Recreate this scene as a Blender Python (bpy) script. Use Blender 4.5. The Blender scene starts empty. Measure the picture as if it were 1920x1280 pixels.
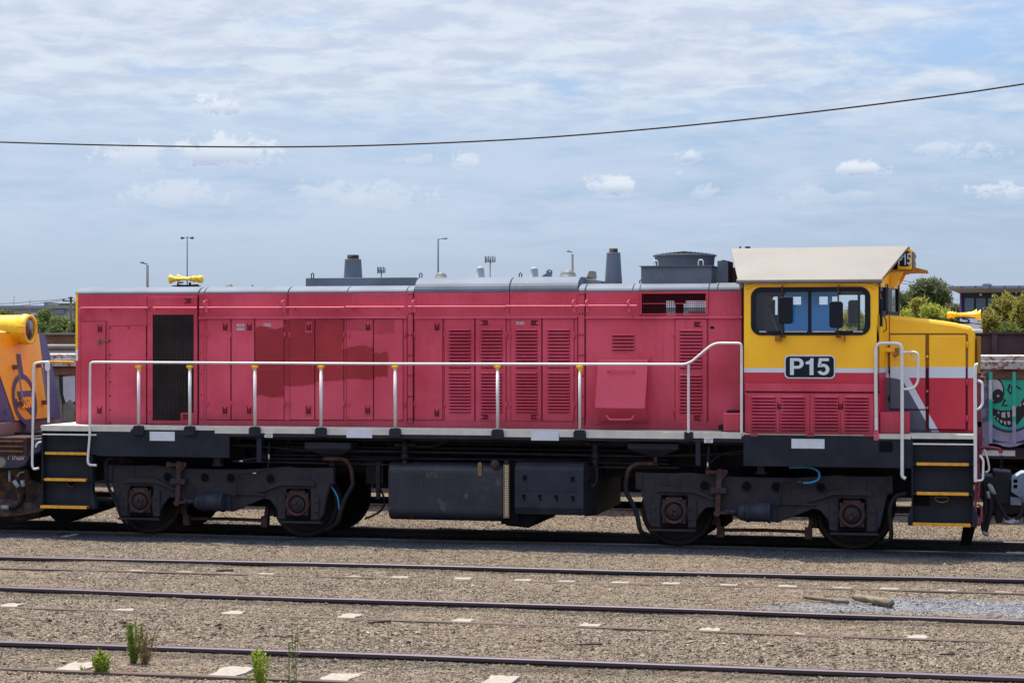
import bpy, bmesh, math, random
import numpy as np
from mathutils import Vector, Matrix
R = math.radians
random.seed(7); rng = np.random.default_rng(7)
scene = bpy.context.scene
col = scene.collection

# ------------------------------------------------------------------ camera
F = 3700.0; HORIZON = 638.0            # focal length in photo pixels, horizon row
YAW = math.atan(F/16460); CY = -28.1; CX = -CY*math.tan(YAW); CZ = 2.93
cam_d = bpy.data.cameras.new('camera'); cam = bpy.data.objects.new('camera', cam_d); col.objects.link(cam)
cam.location = (CX, CY, CZ); cam.rotation_euler = (R(90), 0, YAW)
cam_d.sensor_width = 36; cam_d.lens = F/1920*36; cam_d.shift_y = -2/1920
cam_d.clip_start = 0.1; cam_d.clip_end = 6000
scene.camera = cam

# ------------------------------------------------------------------ light
SUN_DIR = Vector((-0.25, 0.24, 1.0)).normalized()
sd = bpy.data.lights.new('sun', 'SUN'); sun = bpy.data.objects.new('sun', sd); col.objects.link(sun)
sd.energy = 3.3; sd.angle = R(0.55); sd.color = (1.0, 0.93, 0.82)
sun.rotation_euler = SUN_DIR.to_track_quat('Z', 'Y').to_euler(); sun.location = (0, 0, 30)
scene.view_settings.view_transform = 'Standard'; scene.view_settings.look = 'None'
scene.view_settings.exposure = 1.35; scene.view_settings.gamma = 1.0

# ------------------------------------------------------------------ node helper
class NB:
    def __init__(s, nt): s.nt = nt; s.n = nt.nodes; s.l = nt.links
    def new(s, t, **k):
        n = s.n.new(t)
        for a, b in k.items(): setattr(n, a, b)
        return n
    def put(s, sock, v):
        if isinstance(v, bpy.types.NodeSocket): s.l.new(v, sock)
        elif v is not None: sock.default_value = v
    def m(s, op, a, b=None, c=None, clamp=False):
        n = s.new('ShaderNodeMath', operation=op, use_clamp=clamp)
        s.put(n.inputs[0], a); s.put(n.inputs[1], b); s.put(n.inputs[2], c)
        return n.outputs[0]
    def mix(s, f, a, b, mode='MIX'):
        n = s.new('ShaderNodeMix', data_type='RGBA', blend_type=mode)
        s.put(n.inputs[0], f); s.put(n.inputs[6], rgba(a)); s.put(n.inputs[7], rgba(b))
        return n.outputs[2]
    def noise(s, vec, scale, detail=4, rough=0.55, dist=0.0):
        n = s.new('ShaderNodeTexNoise'); s.put(n.inputs['Vector'], vec)
        n.inputs['Scale'].default_value = scale; n.inputs['Detail'].default_value = detail
        n.inputs['Roughness'].default_value = rough; n.inputs['Distortion'].default_value = dist
        return n.outputs[0]
    def ramp(s, f, a, b):           # smooth 0..1 between a and b
        n = s.new('ShaderNodeMapRange', interpolation_type='SMOOTHSTEP')
        s.put(n.inputs[0], f); s.put(n.inputs[1], a); s.put(n.inputs[2], b)
        return n.outputs[0]
    def scalevec(s, v, sc):
        n = s.new('ShaderNodeVectorMath', operation='MULTIPLY'); s.put(n.inputs[0], v); n.inputs[1].default_value = sc
        return n.outputs[0]
    def sep(s, v):
        n = s.new('ShaderNodeSeparateXYZ'); s.put(n.inputs[0], v); return n.outputs
def rgba(c):
    if isinstance(c, (tuple, list)) and len(c) == 3: return (c[0], c[1], c[2], 1)
    return c

# ------------------------------------------------------------------ world: Nishita sky with a cloud deck
world = bpy.data.worlds.new('World'); scene.world = world; world.use_nodes = True
W = NB(world.node_tree); W.n.clear()
sky = W.new('ShaderNodeTexSky', sky_type='NISHITA'); sky.sun_disc = False
sky.sun_elevation = math.asin(SUN_DIR.z); sky.sun_rotation = math.atan2(SUN_DIR.x, SUN_DIR.y)
sky.air_density = 1.0; sky.dust_density = 1.2; sky.ozone_density = 1.5
tc = W.new('ShaderNodeTexCoord').outputs['Generated']
sx, sy, sz = W.sep(tc)
zc = W.m('ADD', W.m('MAXIMUM', sz, 0.0), 0.13)
px_ = W.m('DIVIDE', sx, zc); py_ = W.m('DIVIDE', sy, zc)
cb = W.new('ShaderNodeCombineXYZ'); W.put(cb.inputs[0], px_); W.put(cb.inputs[1], py_); cb.inputs[2].default_value = 3.1
base = cb.outputs[0]
n1 = W.noise(base, 3.2, 8, 0.60, 0.4)
n2 = W.noise(base, 1.0, 3, 0.5, 0.2)
n3 = W.noise(base, 9.0, 5, 0.6, 0.3)
dens = W.m('ADD', W.m('ADD', W.m('MULTIPLY', n1, 0.58), W.m('MULTIPLY', n2, 0.30)), W.m('MULTIPLY', n3, 0.16))
azim = W.m('ARCTAN2', sx, sy)
leftish = W.ramp(azim, 0.03, -0.40)
dens = W.m('ADD', dens, W.m('MULTIPLY', leftish, 0.14))
high = W.ramp(sz, 0.082, 0.135)
deck = W.m('MULTIPLY', W.ramp(dens, 0.40, 0.60), W.m('ADD', 0.0, high))
lowhaze = W.m('MULTIPLY', W.ramp(dens, 0.42, 0.70), W.m('SUBTRACT', 1.0, high))
lowhaze = W.m('MULTIPLY', lowhaze, W.ramp(sz, 0.02, 0.07))
def pix_dir(px, py):
    v = Vector(((px-960)/F, 1.0, (HORIZON-py)/F)).normalized()
    v = Matrix.Rotation(YAW, 3, 'Z') @ v
    return math.atan2(v.x, v.y), v.z
edge = W.noise(W.scalevec(tc, (1, 1, 1.4)), 85, 8, 0.7, 0.4)
edge = W.m('MULTIPLY', W.m('SUBTRACT', edge, 0.52), 6.0)
puff = None; under = None
PUFFS = [(408,203,46,24,.85),(420,290,104,36,.75),(262,302,86,30,.5),(330,368,100,28,.36),(610,362,60,26,.34),(700,372,130,28,.36),
         (872,306,34,17,.55),(785,300,40,14,.35),(1150,352,45,24,.8),(1292,294,40,17,.7),(1318,360,30,15,.45),(1613,319,43,20,.85),
         (1745,283,38,15,.4),(1832,287,52,24,.4),(1868,362,80,19,.6),(1545,368,90,20,.28),(1275,326,15,7,.4)]
for (px, py, rx, ry, st) in PUFFS:
    a0, z0 = pix_dir(px, py); rx *= 1.22; ry *= 1.25
    da = W.m('DIVIDE', W.m('SUBTRACT', azim, a0), rx/F)
    dz = W.m('DIVIDE', W.m('SUBTRACT', sz, z0), ry/F)
    # flat bottom: below the centre the distance grows faster
    dzb = W.m('MULTIPLY', dz, W.m('ADD', 1.0, W.m('MULTIPLY', W.m('LESS_THAN', dz, 0.0), 0.75)))
    d2 = W.m('ADD', W.m('MULTIPLY', da, da), W.m('MULTIPLY', dzb, dzb))
    v = W.m('SUBTRACT', W.m('ADD', 1.0, edge), d2)
    k = W.m('MULTIPLY', W.ramp(v, 0.0, 0.9), min(1.0, st*1.2))
    puff = k if puff is None else W.m('MAXIMUM', puff, k)
    u = W.m('MULTIPLY', k, W.ramp(dz, 0.35, -0.55))
    under = u if under is None else W.m('MAXIMUM', under, u)
# clear sky colour, pulled a little towards the milky summer haze near the horizon
tint = W.new('ShaderNodeMix', data_type='RGBA', blend_type='MULTIPLY'); tint.inputs[0].default_value = 1.0
W.put(tint.inputs[6], sky.outputs[0]); tint.inputs[7].default_value = (0.74, 0.92, 1.22, 1)
clear = tint.outputs[2]
clear = W.mix(W.m('MULTIPLY', W.ramp(sz, 0.55, 0.0), 0.95), clear, W.mix(W.ramp(sz, 0.0, 0.10), (1.98, 2.32, 2.88), (1.55, 2.08, 2.80)))
CL = (3.15, 3.48, 3.90)
cloudcol = W.mix(W.ramp(n3, 0.35, 0.65), (2.50, 2.83, 3.45), CL)
skyc = W.mix(W.m('MULTIPLY', lowhaze, 0.85), clear, (2.5, 2.92, 3.6))
skyc = W.mix(W.m('MULTIPLY', deck, 0.93), skyc, cloudcol)
puffcol = W.mix(W.m('MULTIPLY', under, 1.15, clamp=True), (3.45, 3.7, 4.05), (1.95, 2.32, 3.05))
skyc = W.mix(W.m('MULTIPLY', puff, 0.9), skyc, puffcol)
# sky above the view brightened with height, added as fill for shaded sides
gl = W.m('ADD', 1.0, W.m('MULTIPLY', W.ramp(sz, 0.24, 0.75), 1.1))
glv = W.new('ShaderNodeVectorMath', operation='SCALE'); W.put(glv.inputs[0], skyc); W.put(glv.inputs[3], gl); skyc = glv.outputs[0]
bg = W.new('ShaderNodeBackground'); W.put(bg.inputs[0], skyc); bg.inputs[1].default_value = 0.092
wo = W.new('ShaderNodeOutputWorld'); W.l.new(bg.outputs[0], wo.inputs[0])

# ------------------------------------------------------------------ materials
MATS = {}
def mat(name, c, rough=0.6, metal=0.0, var=0.12, vscale=3.0, bump=0.0, bscale=40.0, c2=None, patch=None,
        streak=0.0, streakc=(0.12, 0.09, 0.07), spec=0.4, coat=0.0):
    """procedural paint / metal: base colour with cloudy variation, optional second colour in patches, optional vertical run marks"""
    m = bpy.data.materials.new(name); m.use_nodes = True
    b = NB(m.node_tree); p = b.n['Principled BSDF']
    geo = b.new('ShaderNodeNewGeometry').outputs['Position']
    n = b.noise(geo, vscale, 6, 0.6)
    dark = tuple(max(0, x*(1-var)) for x in c); lite = tuple(min(1, x*(1+var)) for x in c)
    cc = b.mix(b.ramp(n, 0.3, 0.7), dark, lite)
    if c2 is not None:
        n4 = b.noise(geo, vscale*2.3, 8, 0.65)
        lo, hi = patch or (0.55, 0.66)
        cc = b.mix(b.ramp(n4, lo, hi), cc, c2)
    if streak > 0:
        sv = b.scalevec(geo, (9.0, 9.0, 0.55))
        n5 = b.noise(sv, 2.2, 6, 0.65)
        cc = b.mix(b.m('MULTIPLY', b.ramp(n5, 0.52, 0.78), streak), cc, streakc)
    b.put(p.inputs['Base Color'], cc)
    rr = b.m('ADD', rough-0.06, b.m('MULTIPLY', b.noise(geo, vscale*4, 4), 0.12))
    b.put(p.inputs['Roughness'], rr)
    p.inputs['Metallic'].default_value = metal
    p.inputs['Specular IOR Level'].default_value = spec
    p.inputs['Coat Weight'].default_value = coat; p.inputs['Coat Roughness'].default_value = 0.25
    if bump > 0:
        bn = b.new('ShaderNodeBump'); bn.inputs['Strength'].default_value = bump; bn.inputs['Distance'].default_value = 0.01
        b.put(bn.inputs['Height'], b.noise(geo, bscale, 5, 0.6)); b.put(p.inputs['Normal'], bn.outputs[0])
    MATS[name] = m
    return m
RED = (0.50, 0.034, 0.068)
def red_paint():
    m = bpy.data.materials.new('faded_red'); m.use_nodes = True; b = NB(m.node_tree); p = b.n['Principled BSDF']
    pos = b.new('ShaderNodeNewGeometry').outputs['Position']; s = b.sep(pos)
    n = b.noise(pos, 0.9, 7, 0.62); run = b.noise(b.scalevec(pos, (11, 11, 0.45)), 2.0, 7, 0.68); fine = b.noise(pos, 26, 5, 0.7)
    c = b.mix(b.ramp(n, .34, .68), (0.45, 0.036, 0.066), (0.61, 0.074, 0.124))
    c = b.mix(b.m('MULTIPLY', b.ramp(run, .5, .74), .35), c, (0.32, 0.030, 0.054))
    c = b.mix(b.m('MULTIPLY', b.ramp(b.noise(b.scalevec(pos, (7, 7, 0.7)), 3.1, 5), .56, .78), .30), c, (0.58, 0.10, 0.14))
    low = b.ramp(b.m('ADD', s[2], b.m('MULTIPLY', run, -.25)), 1.78, 1.50)         # splashed grime along the deck
    c = b.mix(b.m('MULTIPLY', low, .55), c, (0.16, 0.030, 0.036))
    c = b.mix(b.m('MULTIPLY', b.ramp(fine, .70, .74), .6), c, (0.13, 0.03, 0.03))
    b.put(p.inputs['Base Color'], c); b.put(p.inputs['Roughness'], b.m('ADD', .40, b.m('MULTIPLY', n, .2))); p.inputs['Specular IOR Level'].default_value = 0.3
    bn = b.new('ShaderNodeBump'); bn.inputs['Strength'].default_value = 0.25; bn.inputs['Distance'].default_value = 0.02
    b.put(bn.inputs['Height'], b.noise(pos, 2.6, 2)); b.put(p.inputs['Normal'], bn.outputs[0]); MATS['faded_red'] = m; return m
M_red2 = red_paint()
M_redfresh = mat('red', (0.42, 0.016, 0.032), 0.38, var=0.06, vscale=1.5, streak=0.1, streakc=(0.28, 0.02, 0.035))
M_rededge = mat('grimy_red', (0.17, 0.020, 0.034), 0.6, var=.2, vscale=6, c2=(.07, .02, .025))
M_fit = mat('dull_fitting', (0.24, 0.25, 0.26), 0.5)
M_redrail = mat('rail_red', (0.56, 0.085, 0.14), 0.5, var=0.1)
M_redgap = mat('dark_red', (0.075, 0.008, 0.014), 0.7, spec=0.12)
M_latch = mat('latch_red', (0.16, 0.008, 0.014), 0.6)
M_grey = mat('roof_grey', (0.118, 0.136, 0.172), 0.6, var=0.14, vscale=2, spec=0.15, c2=(0.135, 0.145, 0.168), streak=0.25, streakc=(0.135, 0.132, 0.13), bump=0.04, bscale=12)
M_navy = mat('navy_grey_sill', (0.019, 0.021, 0.030), 0.6, spec=0.12, var=0.22, vscale=2.5, c2=(0.029, 0.029, 0.034), patch=(0.56, 0.8), streak=0.4, streakc=(0.030, 0.031, 0.036), bump=0.04)
M_yel = mat('yellow', (0.94, 0.48, 0.012), 0.42, var=0.06, vscale=1.3, streak=0.4, streakc=(0.70, 0.35, 0.055), coat=0.1)
M_yel2 = mat('dark_yellow', (0.30, 0.13, 0.008), 0.6, var=0.15)
M_yelbright = mat('bright_yellow', (0.80, 0.46, 0.012), 0.4, var=0.08, vscale=8)
M_stepyel = mat('step_yellow', (0.66, 0.30, 0.02), 0.6, var=0.2, vscale=12, c2=(0.30, 0.16, 0.05), patch=(0.62, 0.75))
M_white = mat('white_paint', (0.60, 0.59, 0.57), 0.5, var=0.07, vscale=6, c2=(0.48, 0.40, 0.30), patch=(0.60, 0.72))
M_cream = mat('cream_stripe', (0.52, 0.49, 0.43), 0.6, var=0.1, vscale=5, c2=(0.34, 0.25, 0.16), patch=(0.62, 0.80), streak=0.3, streakc=(0.33, 0.27, 0.2))
M_stripe = mat('white_stripe', (0.58, 0.62, 0.68), 0.5, var=0.05)
M_plate = mat('pale_plate', (0.54, 0.57, 0.62), 0.6, var=0.05, vscale=9)
M_roofcream = mat('cab_roof_cream', (0.215, 0.193, 0.168), 0.65, var=0.07, vscale=1.2, spec=0.2, streak=0.25, streakc=(0.14, 0.125, 0.11), c2=(0.22, 0.208, 0.192), patch=(0.4, 0.7))
M_black = mat('black_rubber', (0.012, 0.014, 0.022), 0.5, spec=0.12, var=0.2)
M_void = mat('dark_void', (0.004, 0.004, 0.006), 0.9, spec=0.12, var=0.1)
M_bogie = mat('bogie_iron', (0.027, 0.025, 0.033), 0.62, spec=0.12, metal=0.0, var=0.25, vscale=3, c2=(0.040, 0.030, 0.028), patch=(0.45, 0.7), streak=0.35, streakc=(0.032, 0.027, 0.026), bump=0.25, bscale=30)
M_brown = mat('rust_brown', (0.055, 0.030, 0.027), 0.75, spec=0.12, var=0.3, vscale=8, c2=(0.035, 0.025, 0.026), bump=0.2)
M_wheel = mat('wheel_steel', (0.028, 0.020, 0.019), 0.6, spec=0.12, metal=0.1, var=0.25, vscale=5, c2=(0.045, 0.027, 0.022), patch=(0.5, 0.8))
M_tank = mat('tank_paint', (0.017, 0.020, 0.029), 0.45, spec=0.35, var=0.3, vscale=2, c2=(0.055, 0.05, 0.055), patch=(0.57, 0.66), streak=0.5, streakc=(0.05, 0.045, 0.045), bump=0.15, bscale=18)
M_box = mat('box_paint', (0.026, 0.028, 0.040), 0.5, spec=0.12, var=0.2, vscale=3, c2=(0.036, 0.032, 0.034), patch=(0.6, 0.75), streak=0.3, streakc=(0.04, 0.036, 0.036))
M_pipe = mat('pipe_dark', (0.018, 0.017, 0.021), 0.55, spec=0.12, var=0.3, vscale=6)
M_rust = mat('rust', (0.16, 0.075, 0.045), 0.85, var=0.35, vscale=3, c2=(0.07, 0.045, 0.04), bump=0.3, streak=0.5, streakc=(0.05, 0.03, 0.028))
M_gold = mat('old_brass', (0.22, 0.15, 0.07), 0.5, metal=0.5, var=0.2)
M_steel = mat('bright_steel', (0.5, 0.5, 0.52), 0.35, metal=0.9)
M_blue = mat('cab_blue', (0.075, 0.40, 0.95), 0.5, var=0.04)
M_hose = mat('hose_rubber', (0.016, 0.016, 0.018), 0.6, spec=0.12)
M_hoseb = mat('blue_hose', (0.02, 0.22, 0.42), 0.45)
M_seat = mat('seat_grey', (0.05, 0.06, 0.08), 0.7)
M_concrete = mat('sleeper_concrete', (0.25, 0.22, 0.18), 0.9, var=0.1, vscale=14, bump=0.3, bscale=60, c2=(0.19, 0.16, 0.13), patch=(0.52, 0.62))
M_tan = mat('tan_paint', (0.22, 0.20, 0.17), 0.7)
M_dome = mat('dome_green_grey', (0.10, 0.105, 0.10), 0.6)
def glass_mat(name, tintc, gloss=0.10):
    m = bpy.data.materials.new(name); m.use_nodes = True; b = NB(m.node_tree); b.n.clear()
    t = b.new('ShaderNodeBsdfTransparent'); t.inputs[0].default_value = rgba(tintc)
    g = b.new('ShaderNodeBsdfGlossy'); g.inputs['Roughness'].default_value = 0.04; g.inputs[0].default_value = (1, 1, 1, 1)
    lw = b.new('ShaderNodeLayerWeight'); lw.inputs[0].default_value = 0.35
    mx = b.new('ShaderNodeMixShader'); b.put(mx.inputs[0], b.m('ADD', gloss*0.4, b.m('MULTIPLY', lw.outputs['Fresnel'], gloss*3)))
    b.l.new(t.outputs[0], mx.inputs[1]); b.l.new(g.outputs[0], mx.inputs[2])
    o = b.new('ShaderNodeOutputMaterial'); b.l.new(mx.outputs[0], o.inputs[0]); return m
M_glass = glass_mat('window_glass', (0.86, 0.92, 0.95))
M_glassdark = glass_mat('dark_glass', (0.25, 0.30, 0.33), 0.2)
M_lens = mat('lamp_lens', (0.05, 0.05, 0.042), 0.2, spec=0.8, coat=0.6)

# ------------------------------------------------------------------ geometry helpers
def X(px, y):
    u = (px-960)/F; dy = y-CY; c, s = math.cos(YAW), math.sin(YAW)
    return CX + dy*(u*c-s)/(c+u*s)
def Z(px, py, y):
    d = -math.sin(YAW)*(X(px, y)-CX) + math.cos(YAW)*(y-CY)
    return CZ-(py-HORIZON)*d/F
def P(px, py, y): return (X(px, y), y, Z(px, py, y))
class G:
    """collects shapes and links them as one mesh object"""
    def __init__(s): s.v = []; s.f = []; s.mi = []; s.sm = []
    def add(s, vs, fs, mi=0, smooth=False):
        o = len(s.v); s.v += [tuple(v) for v in vs]; s.f += [tuple(i+o for i in f) for f in fs]
        s.mi += [mi]*len(fs); s.sm += [smooth]*len(fs); return s
    def box(s, x0, x1, y0, y1, z0, z1, mi=0):
        v = [(x, y, z) for z in (z0, z1) for y in (y0, y1) for x in (x0, x1)]
        return s.add(v, [(0,2,3,1),(4,5,7,6),(0,1,5,4),(2,6,7,3),(0,4,6,2),(1,3,7,5)], mi)
    def prism_y(s, pts, y0, y1, mi=0, smooth=False):       # polygon in x,z
        n = len(pts); v = [(x, y0, z) for x, z in pts]+[(x, y1, z) for x, z in pts]
        a = sum(pts[i][0]*pts[(i+1)%n][1]-pts[(i+1)%n][0]*pts[i][1] for i in range(n))
        f = [tuple(range(n)), tuple(range(2*n-1, n-1, -1))]+[(i, i+n, (i+1)%n+n, (i+1)%n) for i in range(n)]
        if a < 0: f = [tuple(reversed(q)) for q in f]
        return s.add(v, f, mi, smooth)
    def prism_x(s, pts, x0, x1, mi=0):                      # polygon in y,z
        n = len(pts); v = [(x0, y, z) for y, z in pts]+[(x1, y, z) for y, z in pts]
        a = sum(pts[i][0]*pts[(i+1)%n][1]-pts[(i+1)%n][0]*pts[i][1] for i in range(n))
        f = [tuple(range(n-1, -1, -1)), tuple(range(n, 2*n))]+[((i+1)%n, (i+1)%n+n, i+n, i) for i in range(n)]
        if a < 0: f = [tuple(reversed(q)) for q in f]
        return s.add(v, f, mi)
    def prism_z(s, pts, z0, z1, mi=0):
        n = len(pts); v = [(x, y, z0) for x, y in pts]+[(x, y, z1) for x, y in pts]
        a = sum(pts[i][0]*pts[(i+1)%n][1]-pts[(i+1)%n][0]*pts[i][1] for i in range(n))
        f = [tuple(range(n-1, -1, -1)), tuple(range(n, 2*n))]+[(i, (i+1)%n, (i+1)%n+n, i+n) for i in range(n)]
        if a < 0: f = [tuple(reversed(q)) for q in f]
        return s.add(v, f, mi)
    def hexa(s, pts, mi=0):                                 # 8 points: bottom 4, top 4
        return s.add(pts, [(0,3,2,1),(4,5,6,7),(0,1,5,4),(1,2,6,5),(2,3,7,6),(3,0,4,7)], mi)
    def cyl(s, a, b, r, r2=None, seg=16, mi=0, caps=True, smooth=True):
        a = Vector(a); b = Vector(b); r2 = r if r2 is None else r2
        d = (b-a).normalized(); u = d.orthogonal().normalized(); w = d.cross(u)
        v = []
        for c, rr in ((a, r), (b, r2)):
            for i in range(seg):
                t = 2*math.pi*i/seg; v.append(c+u*rr*math.cos(t)+w*rr*math.sin(t))
        s.add(v, [(i, (i+1)%seg, (i+1)%seg+seg, i+seg) for i in range(seg)], mi, smooth)
        if caps:
            o = len(s.v)-2*seg
            s.f += [tuple(o+i for i in range(seg-1, -1, -1)), tuple(o+seg+i for i in range(seg))]; s.mi += [mi]*2; s.sm += [False]*2
        return s
    def lathe(s, a, d, prof, seg=20, mi=0):                 # prof: (distance along d, radius)
        a = Vector(a); d = Vector(d).normalized(); u = d.orthogonal().normalized(); w = d.cross(u); v = []
        for t, r in prof:
            for i in range(seg):
                q = 2*math.pi*i/seg; v.append(a+d*t+(u*math.cos(q)+w*math.sin(q))*max(r, 1e-4))
        f = [(k*seg+i, k*seg+(i+1)%seg, (k+1)*seg+(i+1)%seg, (k+1)*seg+i) for k in range(len(prof)-1) for i in range(seg)]
        return s.add(v, f, mi, True)
    def tube(s, pts, r, seg=8, mi=0, round_=0.0):
        pts = [Vector(p) for p in pts]
        if round_ > 0 and len(pts) > 2:                     # round the corners
            q = [pts[0]]
            for i in range(1, len(pts)-1):
                a = pts[i-1]-pts[i]; b = pts[i+1]-pts[i]; k = min(round_, a.length*0.48, b.length*0.48)
                p0 = pts[i]+a.normalized()*k; p1 = pts[i]+b.normalized()*k
                for t in (0, .25, .5, .75, 1): q.append(p0*(1-t)**2+pts[i]*2*t*(1-t)+p1*t*t)
            pts = q+[pts[-1]]
        v = []; up = None
        for i, p in enumerate(pts):
            d = (pts[min(i+1, len(pts)-1)]-pts[max(i-1, 0)]).normalized()
            if up is None: up = d.orthogonal().normalized()
            else: up = (up-d*up.dot(d)).normalized()
            w = d.cross(up)
            for k in range(seg):
                t = 2*math.pi*k/seg; v.append(p+up*r*math.cos(t)+w*r*math.sin(t))
        n = len(pts)
        f = [(k*seg+i, k*seg+(i+1)%seg, (k+1)*seg+(i+1)%seg, (k+1)*seg+i) for k in range(n-1) for i in range(seg)]
        s.add(v, f, mi, True)
        s.add([v[i] for i in range(seg)], [tuple(range(seg-1, -1, -1))], mi); s.add([v[(n-1)*seg+i] for i in range(seg)], [tuple(range(seg))], mi)
        return s
    def ring(s, inner, outer, y0, y1, mi=0):                # same-length loops in x,z
        n = len(inner)
        v = [(x, y0, z) for x, z in inner]+[(x, y0, z) for x, z in outer]+[(x, y1, z) for x, z in inner]+[(x, y1, z) for x, z in outer]
        f = []
        for i in range(n):
            j = (i+1) % n
            f += [(i, n+i, n+j, j), (n+i, 3*n+i, 3*n+j, n+j), (2*n+i, i, j, 2*n+j), (3*n+i, 2*n+i, 2*n+j, 3*n+j)]
        return s.add(v, f, mi)
    def plate_hole(s, x0, x1, z0, z1, hole, y0, y1, k, mi=0):   # hole: rounded loop starting at the lower left corner arc, k points each corner
        cs = [(x0, z0), (x1, z0), (x1, z1), (x0, z1)]
        outer = []
        for q in range(4): outer += [cs[q]]*k
        return s.ring(hole, outer, y0, y1, mi)
    def build(s, name, m, parent=None, bevel=0.0, loc=None, label=None):
        me = bpy.data.meshes.new(name)
        off = Vector(loc) if loc is not None else None
        vs = s.v if off is None else [(v[0]-off.x, v[1]-off.y, v[2]-off.z) for v in s.v]
        me.from_pydata(vs, [], s.f)
        ms = m if isinstance(m, (list, tuple)) else [m]
        for q in ms: me.materials.append(q)
        me.polygons.foreach_set('material_index', s.mi); me.polygons.foreach_set('use_smooth', s.sm)
        me.validate(); me.update()
        bm = bmesh.new(); bm.from_mesh(me); bmesh.ops.dissolve_degenerate(bm, dist=1e-6, edges=bm.edges)
        bmesh.ops.recalc_face_normals(bm, faces=bm.faces); bm.to_mesh(me); bm.free()
        o = bpy.data.objects.new(name, me); col.objects.link(o)
        if off is not None: o.location = off
        if parent is not None:
            o.parent = parent; o.matrix_parent_inverse = world_of(parent).inverted()
        if label: o['label'] = label
        if bevel > 0:
            b = o.modifiers.new('bevel', 'BEVEL'); b.width = bevel; b.segments = 2; b.limit_method = 'ANGLE'; b.angle_limit = R(40)
        return o
def world_of(o):
    m = Matrix.Translation(o.location) @ o.rotation_euler.to_matrix().to_4x4()
    return m if o.parent is None else world_of(o.parent) @ o.matrix_parent_inverse @ m
def rrect(x0, x1, z0, z1, r, k=6):
    out = []
    for cx, cz, a in ((x0+r, z0+r, 180), (x1-r, z0+r, 270), (x1-r, z1-r, 0), (x0+r, z1-r, 90)):
        for i in range(k):
            t = R(a+90*i/(k-1)); out.append((cx+r*math.cos(t), cz+r*math.sin(t)))
    return out
def thing(name, label, cat, loc=(0, 0, 0), group=None, rz=0):
    o = bpy.data.objects.new(name, None); col.objects.link(o); o.location = loc; o.rotation_euler = (0, 0, rz)
    o.empty_display_size = 0.3; o['label'] = label; o['category'] = cat
    if group: o['group'] = group
    return o
def tag(o, label, cat, group=None):
    o['label'] = label; o['category'] = cat
    if group: o['group'] = group
    return o
def structure(o): o['kind'] = 'structure'; return o
def stuff(o, label, cat): o['kind'] = 'stuff'; o['label'] = label; o['category'] = cat; return o
def copy_tree(o, parent=None):
    c = o.copy(); col.objects.link(c)
    if parent is not None: c.parent = parent
    for ch in [k for k in list(o.children)]: copy_tree(ch, c)
    return c
def text_mesh(name, txt, size, m, parent, origin, right=(1, 0, 0), up=(0, 0, 1), depth=0.004, bold=0.0, squash=1.0, shear=0.0, spacing=1.0, align='CENTER'):
    cu = bpy.data.curves.new('t', 'FONT'); cu.body = txt; cu.size = size; cu.extrude = depth; cu.offset = bold
    cu.align_x = align; cu.align_y = 'CENTER'; cu.shear = shear; cu.space_character = spacing; cu.resolution_u = 6
    to = bpy.data.objects.new('t', cu); col.objects.link(to)
    dg = bpy.context.evaluated_depsgraph_get(); dg.update()
    me = bpy.data.meshes.new_from_object(to.evaluated_get(dg)); bpy.data.objects.remove(to)
    r = Vector(right).normalized(); u = Vector(up).normalized(); n = r.cross(u)
    for v in me.vertices:
        c = v.co.copy(); v.co = Vector(origin)+r*c.x*squash+u*c.y+n*c.z
    me.materials.clear(); me.materials.append(m); me.name = name
    o = bpy.data.objects.new(name, me); col.objects.link(o)
    if parent is not None: o.parent = parent; o.matrix_parent_inverse = world_of(parent).inverted()
    return o
def glyphs(name, size, m, parent, origin, depth=.003, squash=1.0):
    """P15 in a bold grotesque, drawn as thin raised shapes"""
    g = G(); ox, oy, oz = origin
    def T(pts, dx): return [(ox+(x*sx_+dx-1.165)*size*squash, oz+(z-.5)*size) for x, z in pts]
    def arc_strip(cx, cz, rx, rz, qx, qz, a0, a1, dx, n=18):
        for i in range(n):
            a, b = R(a0+(a1-a0)*i/n), R(a0+(a1-a0)*(i+1)/n)
            g.prism_y(T([(cx+rx*math.cos(a), cz+rz*math.sin(a)), (cx+rx*math.cos(b), cz+rz*math.sin(b)), (cx+qx*math.cos(b), cz+qz*math.sin(b)), (cx+qx*math.cos(a), cz+qz*math.sin(a))], dx), oy-depth, oy)
    def poly(pts, dx): g.prism_y(T(pts, dx), oy-depth, oy)
    sx_ = 1.12
    poly([(0, 0), (.205, 0), (.205, 1), (0, 1)], 0); poly([(.205, .83), (.41, .83), (.41, 1), (.205, 1)], 0); poly([(.205, .37), (.41, .37), (.41, .54), (.205, .54)], 0)
    arc_strip(.41, .685, .31, .315, .115, .145, -90, 90, 0)
    sx_ = 1.12
    poly([(0, .64), (.20, .64), (.20, 0), (.41, 0), (.41, 1), (.26, 1), (.22, .90), (.14, .82), (0, .79)], .93)
    sx_ = 1.06
    poly([(.10, 1), (.66, 1), (.66, .83), (.25, .83), (.225, .62), (.22, .47), (.03, .47)], 1.60); arc_strip(.345, .33, .345, .335, .14, .165, 128, -158, 1.60, 26)
    return g.build(name, m, parent)
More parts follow.
